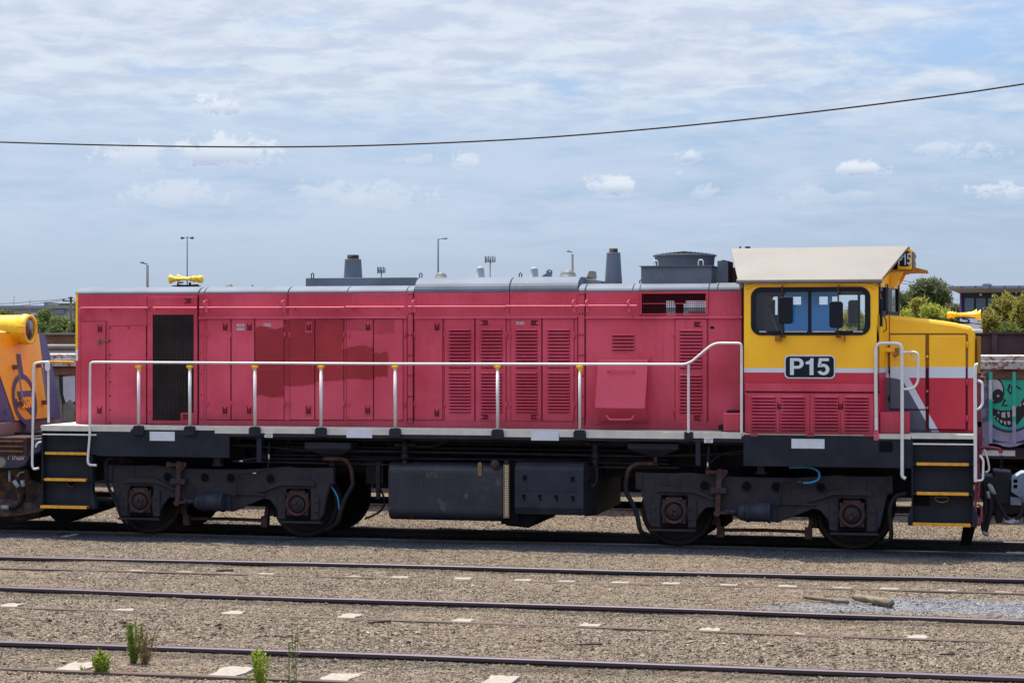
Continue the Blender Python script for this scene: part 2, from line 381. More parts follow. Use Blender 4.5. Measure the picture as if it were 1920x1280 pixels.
#PART2
# ================================================================== THE SETTING
RAILS = [  # (far rail through (x0,y0)-(x1,y1), near rail likewise)
    ((-6.41, -3.36, 7.14, -3.02), (-5.74, -4.72, 7.09, -4.45)),
    ((-4.82, -6.50, 7.02, -6.66), (-3.99, -8.10, 6.97, -8.27)),
    ((-2.81, -10.35, 6.90, -10.28), (-2.01, -11.90, 6.9, -11.86))]
def ly(l, x): return l[1]+(l[3]-l[1])*(x-l[0])/(l[2]-l[0])
LOCO = ((-10, 1.6, 10, 1.6), (-10, 0.0, 10, 0.0)); BACK = ((-10, 7.5, 10, 7.5), (-10, 5.9, 10, 5.9))
HEAD = 0.072
def smooth(a, b, t):
    t = np.clip((t-a)/(b-a), 0, 1); return t*t*(3-2*t)
WAVES = [(rng.uniform(0.3, 6, 2)*rng.choice([-1, 1], 2), rng.uniform(0, 6.28)) for _ in range(26)]
def ground_z(x, y):
    x = np.asarray(x, float); y = np.asarray(y, float); z = np.full(x.shape, -0.028)
    for k, (f, n) in enumerate(RAILS+[LOCO, BACK]):
        fy = ly(f, x); ny = ly(n, x); t = (y-ny)/(fy-ny)
        deep = 0.060 if k < 3 else 0.12
        inside = smooth(0.02, 0.12, t)*(1-smooth(0.985, 1.02, t))
        if k < 3: z = z-inside*(0.004+0.032*smooth(0.55, 0.95, t))
        else: z = z-inside*deep
        z = z+0.016*np.exp(-((y-ny+0.09)/0.09)**2)*(k < 3)
    w = np.zeros(x.shape)
    for (fr, ph) in WAVES: w += np.sin(fr[0]*x+fr[1]*y+ph)/(1+np.hypot(*fr))
    near = np.exp(-(np.abs(y+4)/60)**2)
    z = z+w*0.0085*near
    for l in [r for pr in RAILS+[LOCO, BACK] for r in pr]:     # keep clear of the rail heads
        d = np.abs(y-ly(l, x)); z = np.where(d < 0.12, np.minimum(z, -0.010), z)
    return z
def axis(fine0, fine1, step, far):
    a = list(np.arange(fine0, fine1, step)); s = step; p = fine0; lo = []
    while p > -far: s *= 1.35; p -= s; lo.append(p)
    s = step; p = a[-1]; hi = []
    while p < far: s *= 1.35; p += s; hi.append(p)
    return np.array(lo[::-1]+a+hi)
gx = axis(-13, 11, 0.065, 2500); gy = axis(-15.5, 9, 0.05, 2500)
GX, GY = np.meshgrid(gx, gy)
GZ = ground_z(GX, GY)+rng.normal(0, 0.0035, GX.shape)*(np.abs(GY+3) < 14)
nx, ny_ = len(gx), len(gy)
co = np.stack([GX.ravel(), GY.ravel(), GZ.ravel()], 1)
ii = np.arange(nx*ny_).reshape(ny_, nx)
fa = np.stack([ii[:-1, :-1].ravel(), ii[:-1, 1:].ravel(), ii[1:, 1:].ravel(), ii[1:, :-1].ravel()], 1)
def np_mesh(name, co, fa, m, smooth_=False):
    me = bpy.data.meshes.new(name); k = fa.shape[1]
    me.vertices.add(len(co)); me.vertices.foreach_set('co', co.astype(np.float32).ravel())
    me.loops.add(fa.size); me.loops.foreach_set('vertex_index', fa.astype(np.int32).ravel())
    me.polygons.add(len(fa)); me.polygons.foreach_set('loop_start', np.arange(0, fa.size, k, dtype=np.int32))
    me.polygons.foreach_set('use_smooth', np.full(len(fa), smooth_))
    me.update(calc_edges=True); me.materials.append(m)
    o = bpy.data.objects.new(name, me); col.objects.link(o); return o
def gravel_mat(name, island):
    m = bpy.data.materials.new(name); m.use_nodes = True; b = NB(m.node_tree); p = b.n['Principled BSDF']
    gn = b.new('ShaderNodeNewGeometry'); pos = gn.outputs['Position']
    big = b.noise(pos, 0.5, 5, 0.6); mid = b.noise(pos, 2.6, 5, 0.65)
    if island: cell = gn.outputs['Random Per Island']; cell2 = b.m('FRACT', b.m('MULTIPLY', cell, 37.7))
    else:
        v = b.new('ShaderNodeTexVoronoi'); b.put(v.inputs['Vector'], pos); v.inputs['Scale'].default_value = 55
        s = b.sep(v.outputs['Color']); cell = s[0]; cell2 = s[1]
    r = b.new('ShaderNodeValToRGB'); b.put(r.inputs[0], cell); e = r.color_ramp.elements
    cols = [(0.0, (0.038, 0.031, 0.026)), (0.2, (0.090, 0.072, 0.055)), (0.5, (0.155, 0.123, 0.090)), (0.75, (0.225, 0.181, 0.133)), (0.9, (0.29, 0.242, 0.187)), (0.968, (0.19, 0.10, 0.065)), (1.0, (0.40, 0.35, 0.28))]
    e[0].position = 0; e[0].color = rgba(cols[0][1]); e[1].position = 1; e[1].color = rgba(cols[-1][1])
    for q, c in cols[1:-1]: el = e.new(q); el.color = rgba(c)
    c = r.outputs[0]
    c = b.mix(b.m('MULTIPLY', b.ramp(big, 0.45, 0.62), 0.45), c, (0.205, 0.155, 0.108))
    c = b.mix(b.m('MULTIPLY', b.ramp(mid, 0.5, 0.70), 0.42), c, (0.10, 0.08, 0.062))
    # shade of the gravel slope inside each far rail, painted as a dark band
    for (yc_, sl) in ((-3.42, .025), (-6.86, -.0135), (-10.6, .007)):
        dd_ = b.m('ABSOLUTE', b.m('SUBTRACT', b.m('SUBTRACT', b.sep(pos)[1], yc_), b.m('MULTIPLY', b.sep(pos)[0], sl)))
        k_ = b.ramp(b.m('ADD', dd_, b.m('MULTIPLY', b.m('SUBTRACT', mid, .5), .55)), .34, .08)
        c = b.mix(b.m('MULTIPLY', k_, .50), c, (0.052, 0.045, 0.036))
    # the heap of fresh blue-grey stone between two tracks at the right
    ps = b.sep(pos)
    def blob(cx, cy, rx, ry):
        a = b.m('DIVIDE', b.m('SUBTRACT', ps[0], cx), rx); q = b.m('DIVIDE', b.m('SUBTRACT', ps[1], cy), ry)
        d = b.m('SQRT', b.m('ADD', b.m('MULTIPLY', a, a), b.m('MULTIPLY', q, q)))
        return b.ramp(b.m('ADD', d, b.m('MULTIPLY', b.m('SUBTRACT', b.noise(pos, 3.5, 4), 0.5), 1.1)), 1.15, 0.75)
    bm_ = b.m('MAXIMUM', blob(6.6, -5.65, 1.75, 0.70), blob(5.0, -6.10, 0.9, 0.20))
    bm_ = b.m('MULTIPLY', bm_, b.m('ADD', 0.55, b.m('MULTIPLY', cell2, 0.45)))
    c = b.mix(bm_, c, b.mix(cell2, (0.085, 0.09, 0.10), (0.26, 0.275, 0.295)))
    # locomotive's shadow deepened in the colour of the gravel beside and beneath it
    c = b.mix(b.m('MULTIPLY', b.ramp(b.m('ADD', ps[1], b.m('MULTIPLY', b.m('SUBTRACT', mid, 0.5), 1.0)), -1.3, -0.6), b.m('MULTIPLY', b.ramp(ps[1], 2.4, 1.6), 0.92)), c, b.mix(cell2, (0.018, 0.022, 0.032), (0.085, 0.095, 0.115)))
    b.put(p.inputs['Base Color'], c); p.inputs['Roughness'].default_value = 0.92; p.inputs['Specular IOR Level'].default_value = 0.08
    if not island:
        bn = b.new('ShaderNodeBump'); bn.inputs['Strength'].default_value = 0.9; bn.inputs['Distance'].default_value = 0.02
        b.put(bn.inputs['Height'], b.m('ADD', v.outputs['Distance'], b.m('MULTIPLY', b.noise(pos, 130, 3), 0.5))); b.put(p.inputs['Normal'], bn.outputs[0])
    return m
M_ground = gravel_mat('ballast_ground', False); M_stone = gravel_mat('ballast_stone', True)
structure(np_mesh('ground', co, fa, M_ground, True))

# loose stones: thousands of small faceted pebbles lying on the ground
def stones(n, xr, yr, smin, smax, keep=None):
    x = rng.uniform(*xr, n); y = rng.uniform(*yr, n)
    dep = -math.sin(YAW)*(x-CX)+math.cos(YAW)*(y-CY); rt = math.cos(YAW)*(x-CX)+math.sin(YAW)*(y-CY)
    k = (np.abs(rt/dep) < 0.275) & (dep > 13.8)
    for l in [r for pr in RAILS+[LOCO, BACK] for r in pr]: k &= np.abs(y-ly(l, x)) > HEAD/2+0.012
    if keep is not None: k &= keep(x, y)
    return x[k], y[k], smin*(smax/smin)**(rng.random(k.sum())**1.7)
OCT = np.array([(1, 0, 0), (-1, 0, 0), (0, 1, 0), (0, -1, 0), (0, 0, 1), (0, 0, -1)], float)
OF = np.array([(0, 2, 4), (2, 1, 4), (1, 3, 4), (3, 0, 4), (2, 0, 5), (1, 2, 5), (3, 1, 5), (0, 3, 5)])
sets = [stones(190000, (-6, 8.5), (-15.2, -8.2), 0.007, 0.020), stones(130000, (-9, 9.5), (-8.3, -2.9), 0.008, 0.018),
        stones(60000, (-10.5, 9), (-3.0, 0.0), 0.008, 0.016), stones(42000, (-11, 9), (1.7, 5.8), 0.010, 0.020),
        stones(1500, (-9, 9), (-15, -1.0), 0.020, 0.042), stones(1100, (-4, 8), (-9.9, -8.7), 0.022, 0.045)]
sxx = np.concatenate([s[0] for s in sets]); syy = np.concatenate([s[1] for s in sets]); ssz = np.concatenate([s[2] for s in sets])
SLEEPERS = []   # (px of the middle, width m, depth m, row)
for px in (255, 342, 498, 660, 751, 868, 979, 1062, 1162, 1258, 1365, 1476, 1578, 1668, 1777, 1882): SLEEPERS.append((px, 0.21, 0.22, 0))
SLEEPERS.append((421, 0.22, 0.22, 0))
for px in (20, 229, 441, 656, 867, 1107, 1330, 1720): SLEEPERS.append((px, 0.20, 0.32, 1))
SLEEPERS += [(1499, 0.10, 0.20, 1)]
for px in (140, 430, 632, 932): SLEEPERS.append((px, 0.27, 0.62, 2))
SLEEPERS += [(1195, 0.22, 0.15, 2)]
TROW = [1067, 1150, 1262]
slist = []
for (px, w, d, row) in SLEEPERS:
    n = RAILS[row][1]
    y = -4.5 if row == 0 else (-8.1 if row == 1 else -11.8)
    for _ in range(3): y = ly(n, X(px, y))
    y0 = y+0.045; x = X(px, y0+d/2); slist.append((x, y0, w, d, row))
def on_sleeper(x, y):
    k = np.zeros(len(x), bool)
    for (cx, y0, w, d, row) in slist: k |= (np.abs(x-cx) < w/2+0.02) & (y > y0-0.02) & (y < y0+d+0.01)
    return k
k = on_sleeper(sxx, syy) & (rng.random(len(sxx)) > 0.13)
sxx, syy, ssz = sxx[~k], syy[~k], ssz[~k]
N = len(sxx)
szz = ground_z(sxx, syy)+ssz*rng.uniform(-0.15, 0.35, N)
V = OCT[None]*np.stack([rng.uniform(.75, 1.3, N), rng.uniform(.6, 1.05, N), rng.uniform(.45, .8, N)], 1)[:, None, :]
V = V*(1+rng.uniform(-.28, .28, (N, 6, 1)))*ssz[:, None, None]
an = rng.uniform(0, 6.283, N); c, s_ = np.cos(an)[:, None], np.sin(an)[:, None]
tl = rng.normal(0, .45, N); ct, st_ = np.cos(tl)[:, None], np.sin(tl)[:, None]
a0, b0, c0 = V[..., 0], V[..., 1], V[..., 2]
b1 = b0*ct-c0*st_; c1 = b0*st_+c0*ct
V = np.stack([a0*c-b1*s_, a0*s_+b1*c, c1], -1)+np.stack([sxx, syy, szz], 1)[:, None, :]
FC = (OF[None]+np.arange(N)[:, None, None]*6).reshape(-1, 3)
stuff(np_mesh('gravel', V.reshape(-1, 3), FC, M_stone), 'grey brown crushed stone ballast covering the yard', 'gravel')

# ---- rails
def rail_mat(name, side, top, trough=0.3):
    m = bpy.data.materials.new(name); m.use_nodes = True; b = NB(m.node_tree); p = b.n['Principled BSDF']
    g = b.new('ShaderNodeNewGeometry'); nz = b.sep(g.outputs['Normal'])[2]
    n = b.noise(b.scalevec(g.outputs['Position'], (0.7, 6, 6)), 1.5, 6, 0.65)
    up = b.ramp(nz, 0.55, 0.9)
    shine = b.m('MULTIPLY', up, b.m('SUBTRACT', 1.0, b.m('MULTIPLY', b.ramp(n, 0.5, 0.8), 0.5)))
    b.put(p.inputs['Base Color'], b.mix(up, b.mix(n, side, tuple(v*0.6 for v in side)), top))
    b.put(p.inputs['Metallic'], b.m('MULTIPLY', shine, 0.85)); b.put(p.inputs['Roughness'], b.m('SUBTRACT', 0.72, b.m('MULTIPLY', shine, trough)))
    return m
M_railA = rail_mat('worn_rail', (0.046, 0.028, 0.032), (0.21, 0.175, 0.205), 0.46)
M_railB = rail_mat('buried_rail', (0.085, 0.058, 0.046), (0.12, 0.082, 0.062), 0.10)
M_railC = rail_mat('dark_rail', (0.05, 0.035, 0.032), (0.20, 0.18, 0.18), 0.42)
def rail(line, label, m, z=0.0, zo=0.0):
    g = G(); h = HEAD/2*(0.5 if m is M_railB else 1)
    xs = list(np.arange(-14, 12.1, 1.0)); xs = [-70, -40, -25]+xs+[20, 40, 70]
    prof = [(-h, z-0.012), (-h+0.012, z), (h-0.012, z), (h, z-0.012), (h, z-0.040), (0.010, z-0.055), (0.010, z-0.13), (0.066, z-0.15), (0.066, z-0.16), (-0.066, z-0.16), (-0.066, z-0.15), (-0.010, z-0.13), (-0.010, z-0.055), (-h, z-0.040)]
    v = []; n = len(prof)
    for i, x in enumerate(xs):
        wob = 0.010*math.sin(x*0.9+line[1])+0.006*math.sin(x*2.3)
        for (dy, pz) in prof: v.append((x, ly(line, x)+dy+wob, pz+0.005*math.sin(x*0.7+line[1]*3)))
    f = [(k*n+i, k*n+(i+1) % n, (k+1)*n+(i+1) % n, (k+1)*n+i) for k in range(len(xs)-1) for i in range(n)]
    g.add(v, f); o = g.build('rail', m); tag(o, label, 'rail', 'steel rails of the yard tracks')
    return o
rail(RAILS[0][0], 'shiny steel rail nearest to the locomotive among the foreground tracks', M_railA)
rail(RAILS[0][1], 'thin rusty rail sunk in gravel just in front of the small pale slabs', M_railB, 0.004)
rail(RAILS[1][0], 'worn steel rail running just below the driftwood pieces', M_railA)
rail(RAILS[1][1], 'thin rusty rail sunk in gravel between the driftwood and the weeds', M_railB, 0.005)
rail(RAILS[2][0], 'polished steel rail passing behind the green and brown weeds', M_railA)
rail(RAILS[2][1], 'thin rusty rail at the very bottom of the picture in front of the round weed', M_railB, 0.010)
rail(LOCO[1], 'dark rail under the near wheels of the red locomotive', M_railC)
rail(LOCO[0], 'dark rail under the far wheels of the red locomotive', M_railC)
rail(BACK[1], 'bright topped near rail under the graffiti covered wagons', M_railC)
rail(BACK[0], 'far rail under the graffiti covered wagons', M_railC)
# the loco track also has sleepers, showing faintly in the shade
g = G()
# ---- exposed concrete sleeper ends
ORD = {0: 'of the pale slabs nearest the locomotive', 1: 'of the middle row of pale slabs', 2: 'of the large foreground slabs'}
rows = {0: [], 1: [], 2: []}
for s in slist: rows[s[4]].append(s)
ordn = ['first', 'second', 'third', 'fourth', 'fifth', 'sixth', 'seventh', 'eighth', 'ninth', 'tenth', 'eleventh', 'twelfth', 'thirteenth', 'fourteenth', 'fifteenth', 'sixteenth', 'seventeenth', 'eighteenth']
for row in rows:
    for i, (x, y0, w, d, _) in enumerate(sorted(rows[row])):
        g = G(); pts = []; nn = 14; rr = random.Random(int(x*100))
        zt = float(ground_z(np.array([x]), np.array([y0+d/2]))[0])+0.020
        jag = 0.05 if row else 0.03
        pts.append((x-w/2, y0)); pts.append((x+w/2, y0))
        for q in range(1, 4): pts.append((x+w/2+rr.uniform(-jag, jag)*.5, y0+d*q/4))
        for q in range(6): pts.append((x+w/2-w*q/5, y0+d+rr.uniform(-jag*1.8, jag*.6)))
        for q in range(3, 0, -1): pts.append((x-w/2+rr.uniform(-jag, jag)*.5, y0+d*q/4))
        g.prism_z([(a-x, b-y0) for a, b in pts], -0.12, 0)
        o = g.build('concrete_sleeper', M_concrete, bevel=0.004); o.location = (x, y0, zt)
        o.rotation_euler = (R(rr.uniform(-1.0, 1.0)), 0, 0)
        tag(o, '%s from the left %s' % (ordn[i], ORD[row]), 'sleeper', 'exposed concrete sleeper ends between the rails')

# ---- driftwood and scraps
def stick(name, a, b, r, m, label, cat, seed=1, fork=False):
    rr = random.Random(seed); a = Vector(a); b = Vector(b); n = 12; g = G(); pr = []
    ax = (b-a); L = ax.length
    prof = [(0, r*0.15)]
    for i in range(n+1): prof.append((L*i/n, r*(0.80+0.16*rr.random())*min(1, .6+i*.2)))
    prof.append((L+0.002, 0))
    g.lathe(a, ax, prof, 9)
    g.v = [(x+rr.uniform(-r, r)*0.22, y+rr.uniform(-r, r)*0.22, z*1.0+rr.uniform(-r, r)*0.15) for x, y, z in g.v]
    if fork: g.cyl(a+ax*0.35, a+ax*0.62+Vector((0, 0.03, r*1.6)), r*0.5, r*0.15, 6)
    return tag(g.build(name, m), label, cat)
M_wood = mat('weathered_wood', (0.15, 0.115, 0.082), 0.9, var=0.25, vscale=9, c2=(0.10, 0.075, 0.055), patch=(0.5, 0.65), bump=0.6, bscale=50)
M_stickm = mat('dark_stick', (0.05, 0.035, 0.028), 0.9)
ya = -5.55
stick('driftwood', (X(1598, ya), ya, 0.045), (X(1672, ya-.35), ya-.38, 0.030), 0.048, M_wood, 'thick grey brown log on the gravel beside the blue grey stones', 'driftwood', 3)
stick('driftwood', (X(1506, ya), ya+.05, 0.02), (X(1592, ya-.1), ya-.22, 0.012), 0.026, M_wood, 'thinner splintered wood piece left of the thick log', 'driftwood', 5, True)
stick('stick', (X(693, -8.35), -8.42, 0.0), (X(733, -8.3), -8.30, 0.01), 0.014, M_stickm, 'short dark stick beside the middle row of slabs', 'stick', 8)
stick('stick', (X(1082, -9.3), -9.4, 0.0), (X(1130, -9.3), -9.38, 0.012), 0.012, M_stickm, 'short dark stick on the gravel in front of the sixth pale middle slab', 'stick', 9)
stick('stick', (X(406, -4.4), -4.40, 0.0), (X(436, -4.4), -4.38, 0.012), 0.018, M_stickm, 'dark bar lying across a pale slab in the row closest to the locomotive', 'stick', 10)

# ---- weeds
def leafmat(name, c, c2, tr=0.35, rough=0.6):
    m = bpy.data.materials.new(name); m.use_nodes = True; b = NB(m.node_tree); p = b.n['Principled BSDF']
    g = b.new('ShaderNodeNewGeometry'); n = b.noise(g.outputs['Position'], 1.3, 3)
    f = b.m('ADD', b.m('MULTIPLY', g.outputs['Random Per Island'], 0.6), b.m('MULTIPLY', n, 0.5), clamp=True)
    cc = b.mix(f, c, c2); b.put(p.inputs['Base Color'], cc); p.inputs['Roughness'].default_value = rough; p.inputs['Specular IOR Level'].default_value = 0.25
    t = b.new('ShaderNodeBsdfTranslucent'); b.put(t.inputs[0], cc)
    mx = b.new('ShaderNodeMixShader'); mx.inputs[0].default_value = tr
    b.l.new(p.outputs[0], mx.inputs[1]); b.l.new(t.outputs[0], mx.inputs[2]); b.l.new(mx.outputs[0], b.n['Material Output'].inputs[0]); return m
M_wgreen = leafmat('weed_green', (0.13, 0.19, 0.012), (0.32, 0.38, 0.045))
M_wdark = leafmat('weed_dark_green', (0.08, 0.12, 0.02), (0.24, 0.28, 0.06))
M_wbrown = leafmat('weed_brown', (0.10, 0.05, 0.03), (0.26, 0.20, 0.07), 0.2)
M_wthin = leafmat('weed_olive', (0.09, 0.13, 0.03), (0.20, 0.24, 0.07))
def weed(px, py, h, w, nstem, m, label, leaf=0.02, dens=26, upright=0.5, seed=1, tip=None):
    rr = random.Random(seed)
    dd = F*CZ/(py-HORIZON); rt = (px-960)/F*dd
    bx = CX+rt*math.cos(YAW)-dd*math.sin(YAW); by = CY+rt*math.sin(YAW)+dd*math.cos(YAW)
    g = G(); gs = G()
    for s in range(nstem):
        a = rr.uniform(0, 6.28); sp = rr.random()**0.7*w/2; hh = h*rr.uniform(0.55, 1.0)*(1-0.35*sp/(w/2+1e-6)*(1-upright))
        p0 = Vector((rr.uniform(-.2, .2)*w*.4, rr.uniform(-.2, .2)*w*.4, -0.03)); p1 = Vector((math.cos(a)*sp, math.sin(a)*sp, hh))
        mid = (p0+p1)/2+Vector((math.cos(a)*sp*.25, math.sin(a)*sp*.25, -hh*0.02))
        pts = [p0, (p0+mid)/2, mid, (mid+p1)/2+Vector((rr.uniform(-.01, .01), 0, 0)), p1]
        gs.tube(pts, 0.0022+0.0012*rr.random(), 4)
        for k in range(int(dens*hh/h)):
            t = rr.uniform(0.08, 1.0); i = min(3, int(t*4)); q = pts[i].lerp(pts[i+1], t*4-i)
            L = leaf*rr.uniform(.6, 1.4); b = rr.uniform(0, 6.28); d = Vector((math.cos(b), math.sin(b), rr.uniform(0.2, 1.6))).normalized()
            sd_ = d.cross(Vector((rr.uniform(-1, 1), rr.uniform(-1, 1), .3))).normalized()*L*0.17
            g.add([q, q+d*L*.5+sd_, q+d*L, q+d*L*.5-sd_], [(0, 1, 2, 3)])
    t = thing('weed', label, 'weed', (bx, by, float(ground_z(np.array([bx]), np.array([by]))[0])))
    for gg, nm, mm in ((gs, 'stem', m), (g, 'foliage', tip or m)):
        o = gg.build(nm, mm); o.parent = t
weed(190, 1259, 0.24, 0.17, 46, M_wgreen, 'round bright green weed at the left, beside a large pale slab', 0.030, 62, 0.15, 2)
weed(155, 1258, 0.10, 0.05, 7, M_wgreen, 'tiny pale green sprig beside the left edge of the round weed', 0.02, 14, 0.6, 12)
weed(251, 1236, 0.40, 0.15, 13, M_wdark, 'tall narrow leafy green weed crossing the polished rail', 0.036, 90, 0.9, 3)
weed(272, 1238, 0.37, 0.26, 26, M_wbrown, 'brown dried bushy weed with reddish stems beside the tall green weed', 0.024, 36, 0.8, 4)
weed(488, 1282, 0.36, 0.20, 12, M_wgreen, 'feathery light green weed at the bottom edge', 0.036, 75, 0.6, 5)
weed(541, 1284, 0.50, 0.03, 2, M_wthin, 'thin single stalk weed left of the taller stalk', 0.03, 24, 1, 6)
weed(556, 1286, 0.62, 0.10, 3, M_wthin, 'tallest thin stalk weed rising over the polished rail', 0.032, 26, 1, 17)
weed(466, 1286, 0.12, 0.05, 8, M_wgreen, 'small green shoot at the bottom left of the feathery weed', 0.02, 14, 0.6, 8)
#PART3
# ================================================================== THE RED LOCOMOTIVE
YH, YS, YC, YB = -0.12, -0.62, -0.58, -0.38      # planes of the hood side, the sill, the cab side, the bogie frames
ROOT = thing('diesel_locomotive', 'faded red and yellow diesel locomotive marked P15, parked side on', 'locomotive', (X(930, 0.8), 0.8, 0.0))
ZW = 1.652                                         # walkway top
def zz(px, py, y=YH): return Z(px, py, y)
ZP = zz(640, 549.3)                                # top of the pink on the low hood
ZR = zz(640, 535.6, 0.02)
ZP2 = zz(900, 547.5); ZR2 = zz(900, 519.0, 0.05)
ZD1, ZD0 = zz(640, 597), zz(640, 786)              # hood door top and bottom
def XX(px): return X(px, YH)
def roof_profile(zp, zr, inset=0.30, ys=YH):
    pts = [(ys, zp)]
    for i in range(1, 9):
        t = i/8*math.pi/2; pts.append((ys+inset*(1-math.cos(t)), zp+(zr-zp)*math.sin(t)))
    return pts+[(1.6-a, b) for a, b in reversed(pts)]
hood_x = [XX(147), XX(372.5), XX(540), XX(766), XX(775), XX(955), XX(1083), XX(1096), XX(1200), XX(1328), XX(1392)]
# hood body: long boxes, open where the radiator grille looks through
HZ0 = ZW
body = G()
ch = 0.055
xe0 = XX(138.5)
body.prism_z([(xe0, 0.0), (xe0+.012, YH+.045), (xe0+.05, YH), (XX(1200), YH), (XX(1200), 1.6-YH), (xe0+.05, 1.6-YH), (xe0, 1.58)], HZ0, ZP)
GZ0, GZ1 = zz(1262, 590), zz(1262, 548)
body.box(XX(1200), XX(1328), YH, 1.6-YH, HZ0, GZ0-0.005)
body.box(XX(1328), XX(1392), YH, 1.6-YH, HZ0, ZP)
body.build('hood', M_red2, ROOT, bevel=0.006)
zy = zz(145, 655)
for z0_, z1_, m_ in ((zy+.001, ZP+.03, M_yelbright), (zz(145, 676), zy, M_stripe)):
    g = G(); g.prism_z([(xe0-.004, .02), (xe0+.008, YH+.043), (xe0+.048, YH-.004), (XX(146.3), YH-.004), (XX(146.3), YH+.01), (xe0+.02, .02)], z0_, z1_)
    g.build('corner_trim', m_, ROOT)
# roof sections with rounded shoulders
def roof(px0, px1, zp, zr, inset=0.30, name='hood_roof', ys=YH):
    g = G(); g.prism_x(roof_profile(zp, zr, inset, ys), XX(px0), XX(px1)); return g.build(name, M_grey, ROOT, bevel=0.008)
for a, b in ((141, 371.5), (373.5, 382.5), (383.5, 539.4), (541, 650.5), (651.5, 762), (763, 775.5)): roof(a, b, ZP, ZR)
for a, b in ((776.5, 954.4), (955.8, 1083)): roof(a, b, ZP2, ZR2, 0.36)
g = G(); g.box(XX(776.5), XX(1083), YH, 1.6-YH, ZP, ZP2-0.001); g.build('hood_band', M_red2, ROOT)
for a, b in ((1084, 1096.5), (1098, 1186), (1187, 1199)): roof(a, b, zz(1100, 547.5), zz(1100, 531.5, 0.02))
for a, b in ((1200, 1328.5), (1329.5, 1345), (1346, 1393)): roof(a, b, zz(1300, 545.5), zz(1300, 530, 0.02), 0.26)
g = G(); g.box(XX(1083.5), XX(1199.5), YH, 1.6-YH, ZP-0.01, zz(1100, 547.5)-0.001); g.box(XX(1328), XX(1392), YH, 1.6-YH, ZP-0.001, zz(1350, 545.5)-0.001)
g.box(XX(1199.5), XX(1328), YH+0.01, 1.6-YH, GZ1+0.001, zz(1300, 545.5)-0.001); g.build('hood_band', M_red2, ROOT)
# panel joints: narrow dark gaps standing in front of the wall
for px, a, b, w in ((372, 552, 797, .022), (275.5, 556, 796, .006), (764, 596, 790, .014), (775.2, 549, 792, .02), (1083.5, 594, 792, .016), (1097, 549, 797, .022), (540, 550, 590, .012), (955.5, 549, 588, .008), (1392, 540, 800, .03)):
    g = G(); g.box(X(px, YH)-w/2, X(px, YH)+w/2, YH-0.003, YH+0.02, zz(px, b), zz(px, a)); g.build('panel_joint', M_redgap, ROOT)
# vertical cover strips with paired bolts
def bolts(g, pts, y, r=0.013, mi=0):
    for x, z in pts: g.cyl((x, y, z), (x, y-0.012, z), r, r*0.8, 8, mi)
for px0, px1 in ((764.8, 774.2), (1084.5, 1096)):
    g = G(); x0, x1 = XX(px0), XX(px1)
    g.box(x0, x1, YH-0.016, YH, zz(px0, 793), zz(px0, 549.5)); cx = (x0+x1)/2
    o = g.build('cover_strip', M_red2, ROOT, bevel=0.003)
    g = G(); bolts(g, [(cx+s*0.022, zz(px0, p)) for s in (-1, 1) for p in (551, 588, 628, 666, 704, 743, 785)], YH-0.016); g.build('bolt', M_latch, o)
g = G(); x0, x1 = XX(374.5), XX(382); g.box(x0, x1, YH-0.008, YH, zz(378, 795), zz(378, 550)); o = g.build('cover_strip', M_red2, ROOT, bevel=0.002)
g = G(); bolts(g, [(XX(377.5), zz(377, p)) for p in (557, 591, 601, 630, 662, 701, 740, 786)], YH-0.008, 0.008); g.build('bolt', M_latch, o)
# drip ledge over the doors, lower sill rail
g = G()
for a, b in ((373.5, 762.5), (777, 1083), (1098, 1186), (1187, 1392)):
    x0, x1 = XX(a), XX(b); zl = zz((a+b)/2, 595.0 if a > 700 else 595.5)
    g.hexa([(x0, YH-0.004, zl-0.014), (x1, YH-0.004, zl-0.014), (x1, YH+0.01, zl-0.014), (x0, YH+0.01, zl-0.014),
            (x0, YH-0.004, zl+0.026), (x1, YH-0.004, zl+0.026), (x1, YH+0.01, zl+0.026), (x0, YH+0.01, zl+0.026)])
    g.hexa([(x0, YH-0.040, zl-0.014), (x1, YH-0.040, zl-0.014), (x1, YH-0.004, zl-0.014), (x0, YH-0.004, zl-0.014),
            (x0, YH-0.034, zl-0.004), (x1, YH-0.034, zl-0.004), (x1, YH-0.004, zl+0.020), (x0, YH-0.004, zl+0.020)])
g.build('drip_ledge', M_red2, ROOT)
g = G()
for a, b in ((373.5, 763), (776.5, 1083), (1098, 1392)):
    g.box(XX(a), XX(b), YH-0.012, YH, ZW+0.002, zz((a+b)/2, 789.5))
g.build('hood_skirt', M_red2, ROOT, bevel=0.003)

def latch(px, py, parent, horiz=False, flip=1, y=YH-0.016, big=True):
    x, z = X(px, y), Z(px, py, y); g = G(); w, h = (0.036, 0.052)
    def bx(a, b, c, d, y0, y1, mi):
        if horiz: g.box(x+min(c*flip, d*flip), x+max(c*flip, d*flip), y0, y1, z+a, z+b, mi)
        else: g.box(x+a, x+b, y0, y1, z+c, z+d, mi)
    bx(-0.050, 0.050, -0.085, 0.075, y-0.005, y+0.002, 0)        # mounting plate
    bx(-w, w, -h, h*0.55, y-0.0065, y, 1)                        # dark cup
    bx(-w*.8, w*.8, -h*.9, -h*.55, y-0.014, y-0.004, 2)          # pull lip
    bx(-w*.55, w*.55, -h*.35, h*.45, y-0.012, y-0.004, 2)        # paddle
    bx(-w*.95, -w*.65, h*.5, h*1.15, y-0.010, y-0.004, 1); bx(w*.65, w*.95, h*.5, h*1.15, y-0.010, y-0.004, 1)
    return g.build('latch', [M_red2, M_redgap, M_latch], parent)
def hinge(px, py, parent, y=YH-0.016, m=None):
    x, z = X(px, y), Z(px, py, y); g = G()
    g.cyl((x, y-0.008, z-0.045), (x, y-0.008, z+0.045), 0.009, seg=8); g.box(x-0.012, x+0.012, y-0.006, y+0.002, z-0.035, z+0.035)
    return g.build('hinge', m or M_red2, parent)
